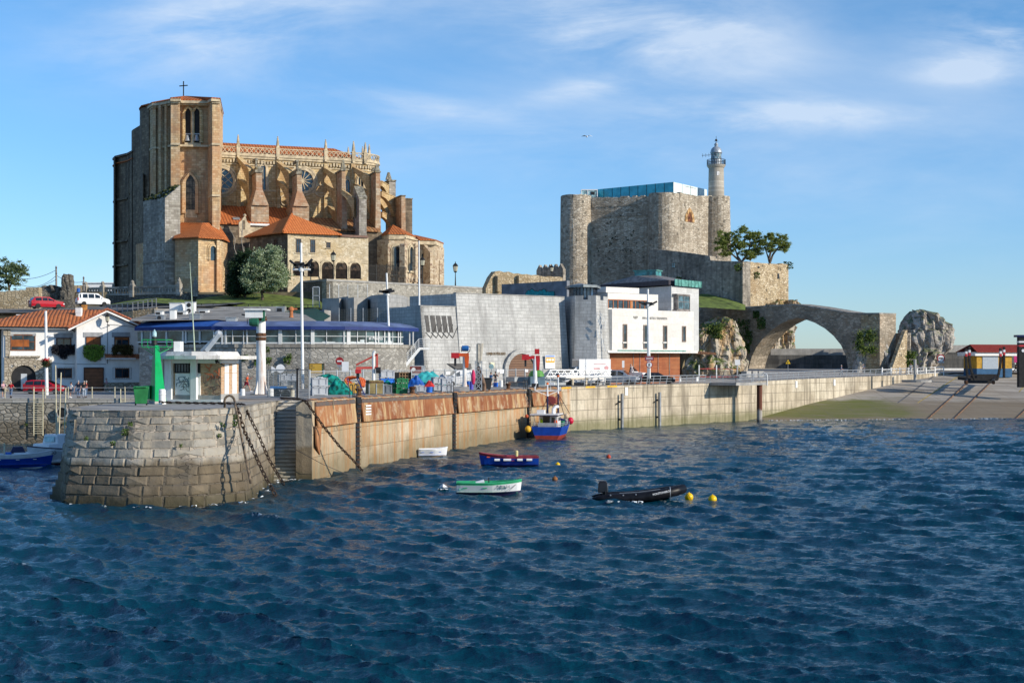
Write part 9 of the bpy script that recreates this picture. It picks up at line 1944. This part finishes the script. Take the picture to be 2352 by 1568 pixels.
def buoy(label,u,v,r,mat,dz=.4,name='buoy'):
 Y=HC*F/(v-VH); mb=MB(); mb.ball((X(u,Y),Y,r*dz),r,16); mb.tube([(X(u,Y),Y,r*dz+r*.9),(X(u,Y),Y,r*dz+r*1.15)],.04,6); return single(name,mb,mat,label,'buoy','mooring buoys',smooth=True)
M_BUOY=plain('buoy_yellow',(.82,.50,.0),.35,var=.06,scale=4); buoy('bright yellow buoy at the bow of the inflatable, nearer of two',1582.5,1147,.26,M_BUOY,.6); buoy('bright yellow buoy floating free right of the inflatable',1636.5,1152,.26,M_BUOY,.6); buoy('small yellow buoy right of the blue rowing boat',1281,1069,.2,M_BUOY,.3); buoy('brown buoy half sunk below the blue rowing boat',1274.5,1102,.2,plain('buoy_brown',(.25,.10,.03),.7),.3); buoy('small red buoy alone in the middle of the harbour',1398,1051,.2,plain('buoy_red',(.5,.06,.02),.5),.4)
mb=MB(); Y=92; q=Vector((X(1018,Y),Y,.12)); mb.lathe((q.x-.32,q.y,q.z-.08),[(.04,0),(.26,.3),(.26,.34),(.04,.64)],12,axis='x'); single('cone_buoy',mb,M_BW,'white double cone buoy left of the green and white boat','buoy','mooring buoys'); rope('thin line from the inflatable bow to the nearer yellow buoy',[P(1570,1122,83.6),P(1580,1135,83.8),P(1588,1148,84)],.015,M_DARK)
fb=thing('fishing_boat','blue and red fishing boat with white wheelhouse and masts, moored at the rusty quay','boat',(X(1257,149)+.75,153.2,.14),1.38); fb.scale=(1,1,.8); hull(fb,8.6,3.3,1.45,[plain('antifoul_red',(.30,.045,.03),.6,var=.15),M_BBLU,M_BW,M_BBLU],[.38,.84,.90],inner=M_GREY,rake=.6,sheer=.55,tr=.95,fl=.9,full=.16)
W_=lambda *a,**k: None
mb=MB(); mb.box((-.6,.2,1.0),(2.2,1.9,2.05)); mb.build('wheelhouse',M_CARW,fb,world=False); mb=MB(); mb.box((-1.72,.45,1.2),(.06,.75,1.6)); mb.box((-1.72,-.35,1.9),(.05,.5,.8)); mb.box((.52,.2,2.2),(.05,1.5,.6)); mb.box((-.6,-.77,2.2),(1.2,.05,.5)); mb.build('cabin_window',M_CARG,fb,world=False); mb=MB(); mb.box((-1.2,.5,3.05),(3.9,3.0,.14)); mb.build('canopy_roof',M_CARW,fb,world=False); mb=MB(); mb.box((-1.2,.5,2.93),(3.95,3.05,.12)); mb.build('canopy_edge',M_NAVY,fb,world=False); mb=MB()
for x,y in((-2.9,1.6),(-2.9,1.0),(-2.9,-.7)): mb.bar((x,y,1.4),(x,y,2.95),.06)
for y in(1.45,-1.45):
 for z in(1.75,2.0): mb.tube([(-4.2,y*.95,z),(0,y*1.08,z),(2.5,y*.85,z+.35)],.03,5)
 for x in(-4.1,-3,-2,-1,0,1,2): mb.bar((x,y*1.02,1.4),(x,y*1.02,2.0),.04)
for z in(1.75,2.0): mb.bar((-4.2,-1.4,z),(-4.2,1.4,z),.04)
mb.build('deck_rail',M_LGREY,fb,world=False); mb=MB()
def bm(x,y,z0,z1,r): mb.tube([(x,y,z0),(x,y,z1)],r,8,r1=r*.7)
bm(-.8,.5,3.1,5.5,.13); bm(.9,-.4,3.1,5.8,.12); mb.build('mast',M_NAVY,fb,world=False); mb=MB(); bm(-.8,.5,5.5,7.1,.1); bm(.9,-.4,5.8,8.1,.1);
for s in(-1,1): mb.bar((-.8,.5,5.6),(-.8+s*.4,.5-s*1.3,6.3),.07); mb.bar((-.8,.5,6.2),(-.8+s*.4,.5-s*1.3,6.3),.06); mb.bar((-.8+s*.4,.5-s*1.3,6.3),(-.8+s*.4,.5-s*1.3,6.8),.12)
mb.bar((-.4,-.8,6.3),(-1.2,1.8,6.3),.06); mb.tube([(-1.2,1.8,6.3),(-1.1,1.6,7.6)],.04,5); mb.tube([(-.5,.2,6.3),(-.5,.2,9.0)],.03,5); mb.box((-.6,.0,7.0),(.4,.5,.35)); mb.build('upper_mast',M_CARW,fb,world=False); mb=MB()
for p,q in(((.9,-.4,5.8),(-.3,.9,3.1)),((.9,-.4,5.8),(1.4,-1.6,3.1)),((.9,-.4,5.8),(2.6,-.9,2.4)),((-.8,.5,5.2),(-1.8,1.2,3.1)),((-.8,.5,5.2),(-.2,-.5,3.1)),((-.2,.4,4.5),(1.5,-1.0,4.5))): mb.tube([p,q],.035,5)
mb.build('stays',M_DARK,fb,world=False); mb=MB(); mb.ball((-.8,.5,7.2),.16,8); mb.ball((.9,-.4,8.2),.16,8); mb.build('beacon',plain('beacon_orange',(.7,.12,.01),.4),fb,world=False); mb=MB(); mb.lathe((-.1,.2,4.9),[(.5,-.06),(.62,0),(.5,.06)],14,axis='x'); mb.build('lifebuoy',plain('dull_red',(.3,.06,.05),.6),fb,world=False); mb=MB(); mb.box((-1.9,1.0,3.2),(1.0,.8,.5)); mb.tube([(-1.0,-.2,3.2),(-1.0,-.2,3.8),(-.9,-.4,4.1),(-.6,-.6,4.1)],.22,8); mb.build('roof_gear',M_CARW,fb,world=False); mb=MB(); mb.box((1.7,-.2,1.3),(1.5,1.4,.75)); mb.build('green_box',plain('deck_green',(.0,.22,.10),.5),fb,world=False); mb=MB(); mb.box((-3.0,.1,1.25),(.8,2.0,.75)); mb.build('deck_lockers',M_LGREY,fb,world=False)
for c,r,mt,nm in(((-3.4,2.3,2.9),.22,M_ORG,'orange_float'),((-4.3,2.0,1.25),.4,M_YEL,'yellow_float'),((3.9,-1.3,1.95),.45,plain('float_red',(.6,.01,.05),.4),'red_float'),((.4,-1.4,2.75),.34,plain('float_cream',(.6,.45,.3),.5),'cream_float'),((1.6,-1.1,2.45),.26,M_BW,'white_float')): mb=MB(); mb.ball(c,r,12,sq=(.85,.85,1.15)); mb.build(nm,mt,fb,world=False,smooth=True)
for c,mt,nm in(((-2.0,1.0,1.9),plain('hi_vis_yellow',(.65,.75,.02),.7),'yellow_oilskin'),((-2.05,-.6,1.75),plain('hi_vis_orange',(.75,.10,.02),.7),'orange_oilskin')): mb=MB(); mb.box((c[0],c[1],c[2]-.5),(.3,.5,1.1),0,tx=.6,ty=.6); mb.build(nm,mt,fb,world=False,bevel=.08)
o=thing('motor_boat','blue and white open motor boat with navy cover in the inner harbour','boat',(X(47,111),111,0),.35); hull(o,4.4,1.8,.95,[M_BW,M_BBLU,M_BW],[.16,.8],inner=M_BW,rake=.35,sheer=.35); mb=MB(); mb.box((.1,0,.7),(1.5,1.35,.45),0,tx=.8,ty=.8); mb.build('white_cuddy',M_BW,o,world=False); mb=MB(); mb.box((-.2,.1,1.1),(1.2,1.1,.5),0,tx=.6,ty=.7); mb.build('navy_cover',M_NAVY,o,world=False); mb=MB(); mb.box((-.9,-.5,.75),(.45,.4,.45)); mb.build('blue_box',M_BLUE,o,world=False); mb=MB(); mb.tube([(-1.6,-.3,.5),(-1.62,-.3,4.5)],.05,6); mb.tube([(-1.2,-.2,.5),(-1.2,-.2,1.9)],.07,6); mb.build('pole',M_PALEP,o,world=False)
o=thing('cabin_boat','white cabin boat with its name on the bow, half hidden by the pier','boat',(X(122,113),113.5,0),-2.0); hull(o,5.4,2.5,1.25,[plain('antifoul_maroon',(.2,.02,.03),.6),M_BW,M_NAVY],[.2,.95],rake=.4,sheer=.3,inner=M_BW); mb=MB(); mb.box((.5,0,1.0),(2.4,1.9,.75),0,tx=.9,ty=.85); mb.box((-.2,0,1.7),(1.6,1.6,.75),0,tx=.85,ty=.85); mb.build('cabin',M_CARW,o,world=False,bevel=.06); mb=MB(); mb.box((.62,0,1.85),(.06,1.0,.45)); mb.box((-.2,-.82,1.85),(1.0,.05,.4)); mb.build('window',M_GREYGL,o,world=False); mb=MB(); mb.tube([(-.3,0,2.4),(-.3,0,3.8)],.05,6); mb.tube([(.4,.5,2.0),(.5,.5,8)],.05,6); mb.tube([(-1.2,-.7,2.0),(-1.5,-.75,7.4)],.05,6); mb.build('pole',M_PALEP,o,world=False); t_=text('CALIPSO',(0,0,0),math.pi/2,0,1.2,M_DARK,o); t_.location=(1.75,.95,1.05); t_.rotation_euler=(math.pi/2,0,2.64)
mb=MB(); mb.tube([P(148,975+20,112),P(151,890,112)],.05,6); single('mooring_pole',mb,M_PALEP,'thin pale pole standing between the cabin boat and the pier','pole')
mb=MB(); mb.tube([P(184/1.0-.5,1040,116),P(184-.5,960,116)],.09,6) if False else mb.tube([P(105,1050,116),P(103.5,985,116)],.1,6); single('mooring_post',mb,M_DARK,'dark mooring post behind the cabin boat','post')
# trees
M_BARK=plain('bark',(.12,.09,.065),.9,var=.4,scale=4,bump=.5); M_BARKP=plain('pale_bark',(.30,.26,.21),.9,var=.3)
def leafcloud(name,clumps,size,n,mats,par,up=.3):
 """thousands of small leaf faces packed in clumps; two tones"""
 cs=np.array([(*c,r) for c,r in clumps]); w=cs[:,3]**2.2; k=RNG.choice(len(cs),n,p=w/w.sum()); d=RNG.normal(size=(n,3)); d/=np.linalg.norm(d,axis=1)[:,None]; rr=cs[k,3]*np.abs(RNG.normal(0,.62,n)); d*=np.array([1.3,1,.85])
 p=cs[k,:3]+d*rr[:,None]; a=RNG.normal(size=(n,3))+d*.8+np.array([0,0,up]); a/=np.linalg.norm(a,axis=1)[:,None]; b=np.cross(a,RNG.normal(size=(n,3))); b/=np.linalg.norm(b,axis=1)[:,None]; s=size*(.6+.8*RNG.random(n))[:,None]
 V=np.stack([p-a*s,p+b*s*.45,p+a*s,p-b*s*.45],1).reshape(-1,3); me=bpy.data.meshes.new(name); off=np.array(par.location); V=V-off
 me.vertices.add(4*n); me.vertices.foreach_set('co',V.ravel().astype(np.float32)); me.loops.add(4*n); me.loops.foreach_set('vertex_index',np.arange(4*n,dtype=np.int32)); me.polygons.add(n); me.polygons.foreach_set('loop_start',np.arange(0,4*n,4,dtype=np.int32))
 for m in mats: me.materials.append(m)
 me.update(); me.polygons.foreach_set('material_index',(RNG.random(n)*len(mats)).astype(np.int32)); me.validate(); o=bpy.data.objects.new(name,me); COL.objects.link(o); o.parent=par; return o
def tree(name,label,base,limbs,clumps,size,n,mats,bark,group=None):
 o=thing(name,label,'tree',base,group=group); mb=MB()
 for pts,r0,r1 in limbs: mb.tube(pts,r0,7,r1=r1)
 mb.build('trunk',bark,o); leafcloud('crown',clumps,size,n,mats,o); return o
def clumpfill(outline,Y,depth,r,n):
 """clump centres inside a picture outline, given depth"""
 us=[a for a,_ in outline]; vs=[b for _,b in outline]; out=[]
 def inside(u,v):
  c=False
  for (x0,y0),(x1,y1) in zip(outline,outline[1:]+outline[:1]):
   if (y0>v)!=(y1>v) and u<(x1-x0)*(v-y0)/(y1-y0)+x0: c=not c
  return c
 while len(out)<n:
  u,v=R(min(us),max(us)),R(min(vs),max(vs))
  if inside(u,v): out.append((P(u,v,Y)+Vector((0,R(-depth,depth),0)),r*R(.55,1.15)))
 return out
def mk(nm,c):
 m=plain(nm,tuple(min(1,k*1.15) for k in c),.7,var=.3,scale=1.5); t=NT(m.node_tree); b=next(n for n in t.n if n.type=='BSDF_PRINCIPLED'); o=next(n for n in t.n if n.type=='OUTPUT_MATERIAL')
 tr=t.new('BsdfTranslucent'); tr.inputs[0].default_value=(c[0]*1.5,c[1]*1.6,c[2],1); mx=t.new('MixShader'); mx.inputs[0].default_value=.38; t.l.new(b.outputs[0],mx.inputs[1]); t.l.new(tr.outputs[0],mx.inputs[2]); t.l.new(mx.outputs[0],o.inputs[0]); return m
OL=[mk('olive_pale',(.34,.39,.26)),mk('olive_mid',(.22,.275,.16)),mk('olive_grey',(.42,.46,.34)),mk('olive_dark',(.12,.165,.09))]; DG=[mk('laurel',(.025,.055,.02)),mk('laurel_deep',(.015,.035,.016))]; PN=[mk('tamarisk',(.17,.22,.05)),mk('tamarisk_dark',(.09,.125,.03)),mk('tamarisk_light',(.27,.29,.09))]
Y=217; b=P(602,698,Y); tree('olive_tree','big silvery olive tree before the church annex',b,[([b,P(603,680,Y),P(600,668,Y)],.24,.17),([P(602,675,Y),P(592,664,Y),P(585,650,Y)],.13,.06),([P(602,673,Y),P(625,662,Y),P(650,655,Y)],.14,.05),([P(601,670,Y),P(600,650,Y),P(606,620,Y)],.16,.05)],clumpfill([(578,605),(588,585),(598,570),(612,580),(622,565),(640,570),(645,590),(640,600),(655,622),(662,640),(655,655),(630,668),(600,668),(575,668),(560,650),(565,625)],Y,2.4,.62,330),.15,42000,OL,M_BARK)
Y=221; b=P(563,690,Y); tree('laurel_tree','dark green bushy tree left of the olive tree',b,[([b,P(562,670,Y),P(565,640,Y)],.2,.08),([P(563,680,Y),P(580,655,Y)],.12,.05)],clumpfill([(532,615),(548,585),(566,575),(585,590),(590,620),(580,668),(545,680),(528,672),(524,655)],Y,2.0,.65,220),.16,26000,DG,M_BARK)
Y=224; b=P(565,640,Y); o=thing('bare_tree','bare pale branches rising above the dark tree against the annex wall','tree',b); mb=MB()
for pts in([(566,640),(558,612),(545,590),(538,570),(540,550),(533,535),(526,522)],[(567,640),(566,610),(560,580),(555,555),(556,535),(548,520)],[(556,540),(557,520),(556,500)],[(563,590),(560,566)],[(569,640),(574,600),(572,575),(573,560)],[(572,600),(580,585)]): mb.tube([P(u,v,Y) for u,v in pts],.11,6,r1=.03)
mb.build('branches',M_BARKP,o)
Y=291; z0=Z(602,Y)
for l,outl,br,n in(('leafy wind shaped tree on the bastion, left and larger of two',[(1640,548),(1655,530),(1680,535),(1695,530),(1708,516),(1722,530),(1745,535),(1755,560),(1750,585),(1725,598),(1705,590),(1690,575),(1668,592),(1645,583)],[[(1703,602),(1694,588),(1688,570),(1670,552)],[(1703,602),(1716,585),(1725,560),(1715,535)],[(1700,600),(1683,585),(1662,570)],[(1722,598),(1735,575),(1745,555)]],20000),('airy wind shaped tree on the bastion, right and smaller of two',[(1748,555),(1765,538),(1785,533),(1805,542),(1811,560),(1805,580),(1790,575),(1775,578),(1758,580)],[[(1768,604),(1764,590),(1757,570)],[(1768,604),(1775,585),(1790,565),(1803,555)],[(1766,596),(1772,570),(1772,548)]],8500)):
 b=P(*br[0][0],Y); tree('coastal_tree',l,b,[([P(u,v,Y+R(-.4,.4)) for u,v in q],.26,.07) for q in br],clumpfill(outl,Y,1.8,.42,330 if n>9000 else 120),.14,int(n*1.7),PN,M_BARK,'coastal trees on the castle bastion')
Y=230; b=P(22,672,Y); tree('coastal_tree','leafy tree at the far left above the sandy wall',b,[([b,P(18,640,Y),P(10,610,Y)],.2,.06),([P(22,660,Y),P(35,635,Y),P(45,615,Y)],.14,.05)],clumpfill([(-20,610),(5,600),(15,592),(28,605),(40,598),(52,615),(64,612),(58,635),(48,655),(25,664),(-20,664)],Y,2,.5,150),.14,11000,[OL[3],OL[1],PN[1]],M_BARK)
for u,v,Y,r,l in((1993,782,245,1.5,'green bush on the rock under the right end of the bridge'),(2089,822,248,1.0,'green bush on the small rock at the foot of the steps'),(1640,760,243,1.0,'green scrub on top of the ochre rock')):
 o=thing('bush',l,'bush',P(u,v,Y)); leafcloud('foliage',[(P(u+R(-14,14)*r,v+R(-14,18)*r,Y+R(-.5,.5)),.6*r) for _ in range(22)],.17,3500,[PN[0],DG[0]],o)
# people and a gull
SKIN=plain('skin',(.48,.27,.19),.6,var=.06); HAIRG=plain('grey_hair',(.30,.29,.28),.8); HAIRD=plain('dark_hair',(.03,.022,.018),.7)
def skinned(name,joints,edges,mat,par,lv=1):
 me=bpy.data.meshes.new(name); me.from_pydata([j[0] for j in joints],edges,[]); o=bpy.data.objects.new(name,me); COL.objects.link(o); o.parent=par; s=o.modifiers.new('skin','SKIN'); s.use_smooth_shade=True
 for v,j in zip(me.skin_vertices[0].data,joints): v.radius=(j[1],j[1] if len(j)<3 else j[2]); v.use_root=False
 me.skin_vertices[0].data[0].use_root=True; q=o.modifiers.new('sub','SUBSURF'); q.levels=lv; q.render_levels=lv; me.materials.append(mat); return o
def person(label,u,Y,z,h,rz,shirt,legs,hair=HAIRG,stride=0,lean=0,arms=((.10,.02),(.10,.02)),shorts=False,bend=((0,.25),(0,.25)),group='people on the harbour'):
 o=thing('person',label,'person',(X(u,Y),Y,z),rz,group); o.scale=(h/1.75,)*3; V=Vector   # faces -Y
 hip=V((0,0,.92)); nk=V((0,-lean*.5,1.45)); ch=V((0,-lean*.3,1.25)); wa=V((0,-lean*.1,1.06)); hd=V((0,-lean*.62-.02,1.60)); tp=hd+V((0,0,.09))
 J=[(hip,.14,.115),(wa,.125,.10),(ch,.165,.115),(nk,.06),(hd,.085,.10),(tp,.075,.085)]; E=[(0,1),(1,2),(2,3),(3,4),(4,5)]; SH=[(V(hip)+V((0,0,.02)),.16,.13),(wa,.145,.12),(ch,.19,.135),(nk-V((0,0,.03)),.085)]; SE=[(0,1),(1,2),(2,3)]; LG=[(hip,.16,.13)]; LE=[]; shoes=MB(); hands=MB()
 for k,s in enumerate((-1,1)):
  st=stride*s; kn=V((s*.10,-st*.24-.03*abs(st),.50)); an=V((s*.10,-st*.42+(.1 if st<0 else 0),.09+(.08 if st<0 else 0))); hp=V((s*.095,0,.88))
  i=len(J); J+=[(hp,.10),(kn,.062),(an,.042)]; E+=[(0,i),(i,i+1),(i+1,i+2)]; i=len(LG); end=kn if shorts else an+V((0,0,.05)); LG+=[(hp,.118),(hp.lerp(kn,.8) if shorts else kn,.095 if shorts else .082)]; LE+=[(0,i),(i,i+1)]
  if not shorts: LG.append((end,.065)); LE.append((i+1,i+2))
  shoes.box((an.x,an.y-.06,an.z-.085),(.1,.27,.09),0,ty=.8)
  ow,fw=arms[k]; bw,bf=bend[k]; sh=V((s*.19,-lean*.42,1.40)); el=V((s*(.22+ow),-lean*.3-fw,1.13)); wr=el+V((s*bw,-bf*.8,-.26+bf*.75)); i=len(J); J+=[(sh,.058),(el,.042),(wr,.03)]; E+=[(2,i),(i,i+1),(i+1,i+2)]; i=len(SH); SH+=[(sh,.075),(sh.lerp(el,.85),.062)]; SE+=[(2,i),(i,i+1)]
  d=(wr-el).normalized(); sd=d.cross(V((0,1,.2))).normalized(); hands.tube([wr,wr+d*.09],.036,6,r1=.04)
  for q,l in zip((-1.5,-.5,.5,1.5),(.07,.085,.08,.06)): p=wr+d*.09+sd*q*.019; hands.tube([p,p+d*l*.6,p+d*l*.9-V((0,.025,0))],.0095,5)
  hands.tube([wr+d*.03+sd*.035,wr+d*.075+sd*.075],.011,5)
 skinned('body',J,E,SKIN,o); skinned('shirt',SH,SE,shirt,o); skinned('trousers' if not shorts else 'shorts',LG,LE,legs,o); shoes.build('shoes',M_SIGNW if shorts else M_DARK,o,world=False,bevel=.02); hands.build('hands',SKIN,o,world=False)
 mb=MB(); mb.ball((hd.x,hd.y+.025,hd.z+.07),.112,10,sq=(.88,1,.95)); mb.build('hair',hair,o,world=False,smooth=True); mb=MB(); mb.ball((hd.x,hd.y-.105,hd.z+.005),.022,6,sq=(.8,1,1.3));
 for s in(-1,1): mb.ball((s*.088,hd.y+.0,hd.z+.01),.026,6,sq=(.4,.8,1.2))
 mb.build('nose_and_ears',SKIN,o,world=False); mb=MB()
 for s in(-1,1): mb.ball((s*.033,hd.y-.095,hd.z+.035),.011,6)
 mb.box((0,hd.y-.098,hd.z-.047),(.05,.012,.01)); mb.build('eyes_and_mouth',HAIRD,o,world=False); return o
def cl(n,c): return plain(n,c,.8,var=.1)
WH=cl('shirt_white',(.66,.66,.65)); NV=cl('cloth_navy',(.015,.018,.04)); JN=cl('jeans',(.10,.16,.27)); RD=cl('shirt_red',(.5,.015,.025)); PK=cl('shirt_pink',(.6,.36,.40)); BK=cl('cloth_black',(.012,.012,.014)); GY=cl('cloth_grey',(.2,.2,.21)); BG=cl('cloth_beige',(.45,.38,.27)); OR=cl('running_orange',(.65,.09,.02)); SK=cl('shirt_sky',(.10,.22,.45))
z=4.58; person('person in a pink shirt and black shorts at the left edge of the pavement',7.4,143.6,z,1.76,.9,PK,BK,shorts=True,arms=((.02,.1),(.12,.02)),bend=((.0,.4),(0,.2))); person('person in a red shirt and jeans by the railing, left of the red car',25,143.4,z,1.72,2.9,RD,JN,stride=.25); person('person in a white shirt and navy shorts, leftmost of the group by the railing',162,144,z,1.62,2.6,WH,NV,HAIRD,shorts=True,stride=.3,lean=.12); person('person in a navy jacket and jeans, hands behind the back, in the group',180,144,z,1.78,3.0,NV,JN,bend=((.0,-.3),(0,-.3)),arms=((.1,-.08),(.1,-.08))); person('person in a black shirt and pale jeans at the right of the group',193,144.2,z,1.74,.4,BK,cl('pale_jeans',(.35,.42,.5)),HAIRG); person('person in a red shirt behind the black shirted one in the group',198,145,z,1.74,-1.2,RD,JN); person('person in a pink shirt and beige shorts walking before the garage door',245.5,171,z,1.7,-1.57,PK,BG,shorts=True,stride=.75,lean=.1)
person('runner in an orange top and dark red shorts behind the hut',566,134,5.42,1.72,1.4,OR,cl('shorts_maroon',(.2,.01,.03)),cl('cap_grey',(.4,.42,.45)),shorts=True,stride=.9,lean=.22,arms=((.04,.1),(.04,-.1)),bend=((0,.8),(0,.5))); person('person in a sky blue shirt and shorts at the fence by the grey bin',1127.5,162,5.4,1.68,2.2,SK,cl('shorts_blue',(.08,.12,.22)),HAIRD,shorts=True); person('person in a dark top and grey shorts raising a hand at the fence',1138,162,5.4,1.74,3.0,cl('dark_brown_top',(.05,.035,.03)),GY,HAIRD,shorts=True,bend=((.0,.95),(.1,.3)),arms=((.08,.12),(.16,.05)))
person('person in a grey blue jacket walking on the promenade under the bridge',1932.5,232,5.9,1.85,1.2,cl('jacket_slate',(.10,.14,.22)),cl('trousers_slate',(.2,.24,.3)),stride=.5); person('person in a dark jacket on the promenade before the bridge rock',1983,243,6.05,1.85,1.0,cl('jacket_slate',(.10,.14,.22)),GY,stride=.3); person('person in a white shirt at the foot of the bridge steps, left of two',2092,240.5,6.2,1.8,-.5,WH,WH,HAIRD,stride=.4); person('person in pale clothes at the foot of the bridge steps, right of two',2105,241.5,6.25,1.72,-.8,cl('pale_top',(.6,.58,.55)),WH,HAIRD,stride=.4); person('person running past behind the black gantry post in dark clothes',2333,251,6.3,1.8,1.4,NV,BK,HAIRD,stride=.9,lean=.2)
gu=thing('gull','white gull gliding high left of the castle','bird',P(1348,314,200)); q=P(1348,314,200); mb=MB(); mb.ball(q,.16,8,sq=(.8,2,.8)); mb.build('body',M_SIGNW,gu);
for s in(-1,1): mb=MB(); mb.slab([q+Vector((0,-.1,.03)),q+Vector((s*.35,-.15,.16)),q+Vector((s*.8,.05,.02)),q+Vector((s*.35,.12,.15)),q+Vector((0,.15,.03))],(0,0,.025)); mb.build('wing',M_LGREY,gu)
M_FOAM=plain('sea_foam',(.72,.76,.78),.8,var=.2,scale=5); mb=MB()
def foam(pts,n,w,z=.12):
 f,L=along(pts)
 for _ in range(n):
  p=f(random.random())+Vector((R(-w,w),R(-w,0),0)); r=R(.03,.14); k=7; mb.add([p+Vector((r*math.cos(2*math.pi*i/k)*R(.6,1.3)*1.6,r*math.sin(2*math.pi*i/k)*R(.6,1.3),z+R(-.05,.05))) for i in range(k)],[tuple(range(k))])
foam([G(u,Y-.9,0) for u,Y in((150,82),(300,80.4),(450,81),(569,83.2))],18,.5); foam([G(u,Y-.8,0) for u,Y in((569,83.2),(606,89),(634,98))],14,.4); foam([G(640,97.5,0),G(690,98,0)],14,.5); foam([G(u,Y-.7,0) for u,Y in((1730,197.5),(2050,201.5),(2352,204.5))],230,.5,.08); foam([G(1016,90.5,0),G(1024,90.5,0)],12,.4); foam([G(1395,82.5,0),G(1480,82.3,0)],16,.5)
tag(mb.build('foam',M_FOAM,clean=False),'white foam flecks along the stones and the slipway',kind='stuff')
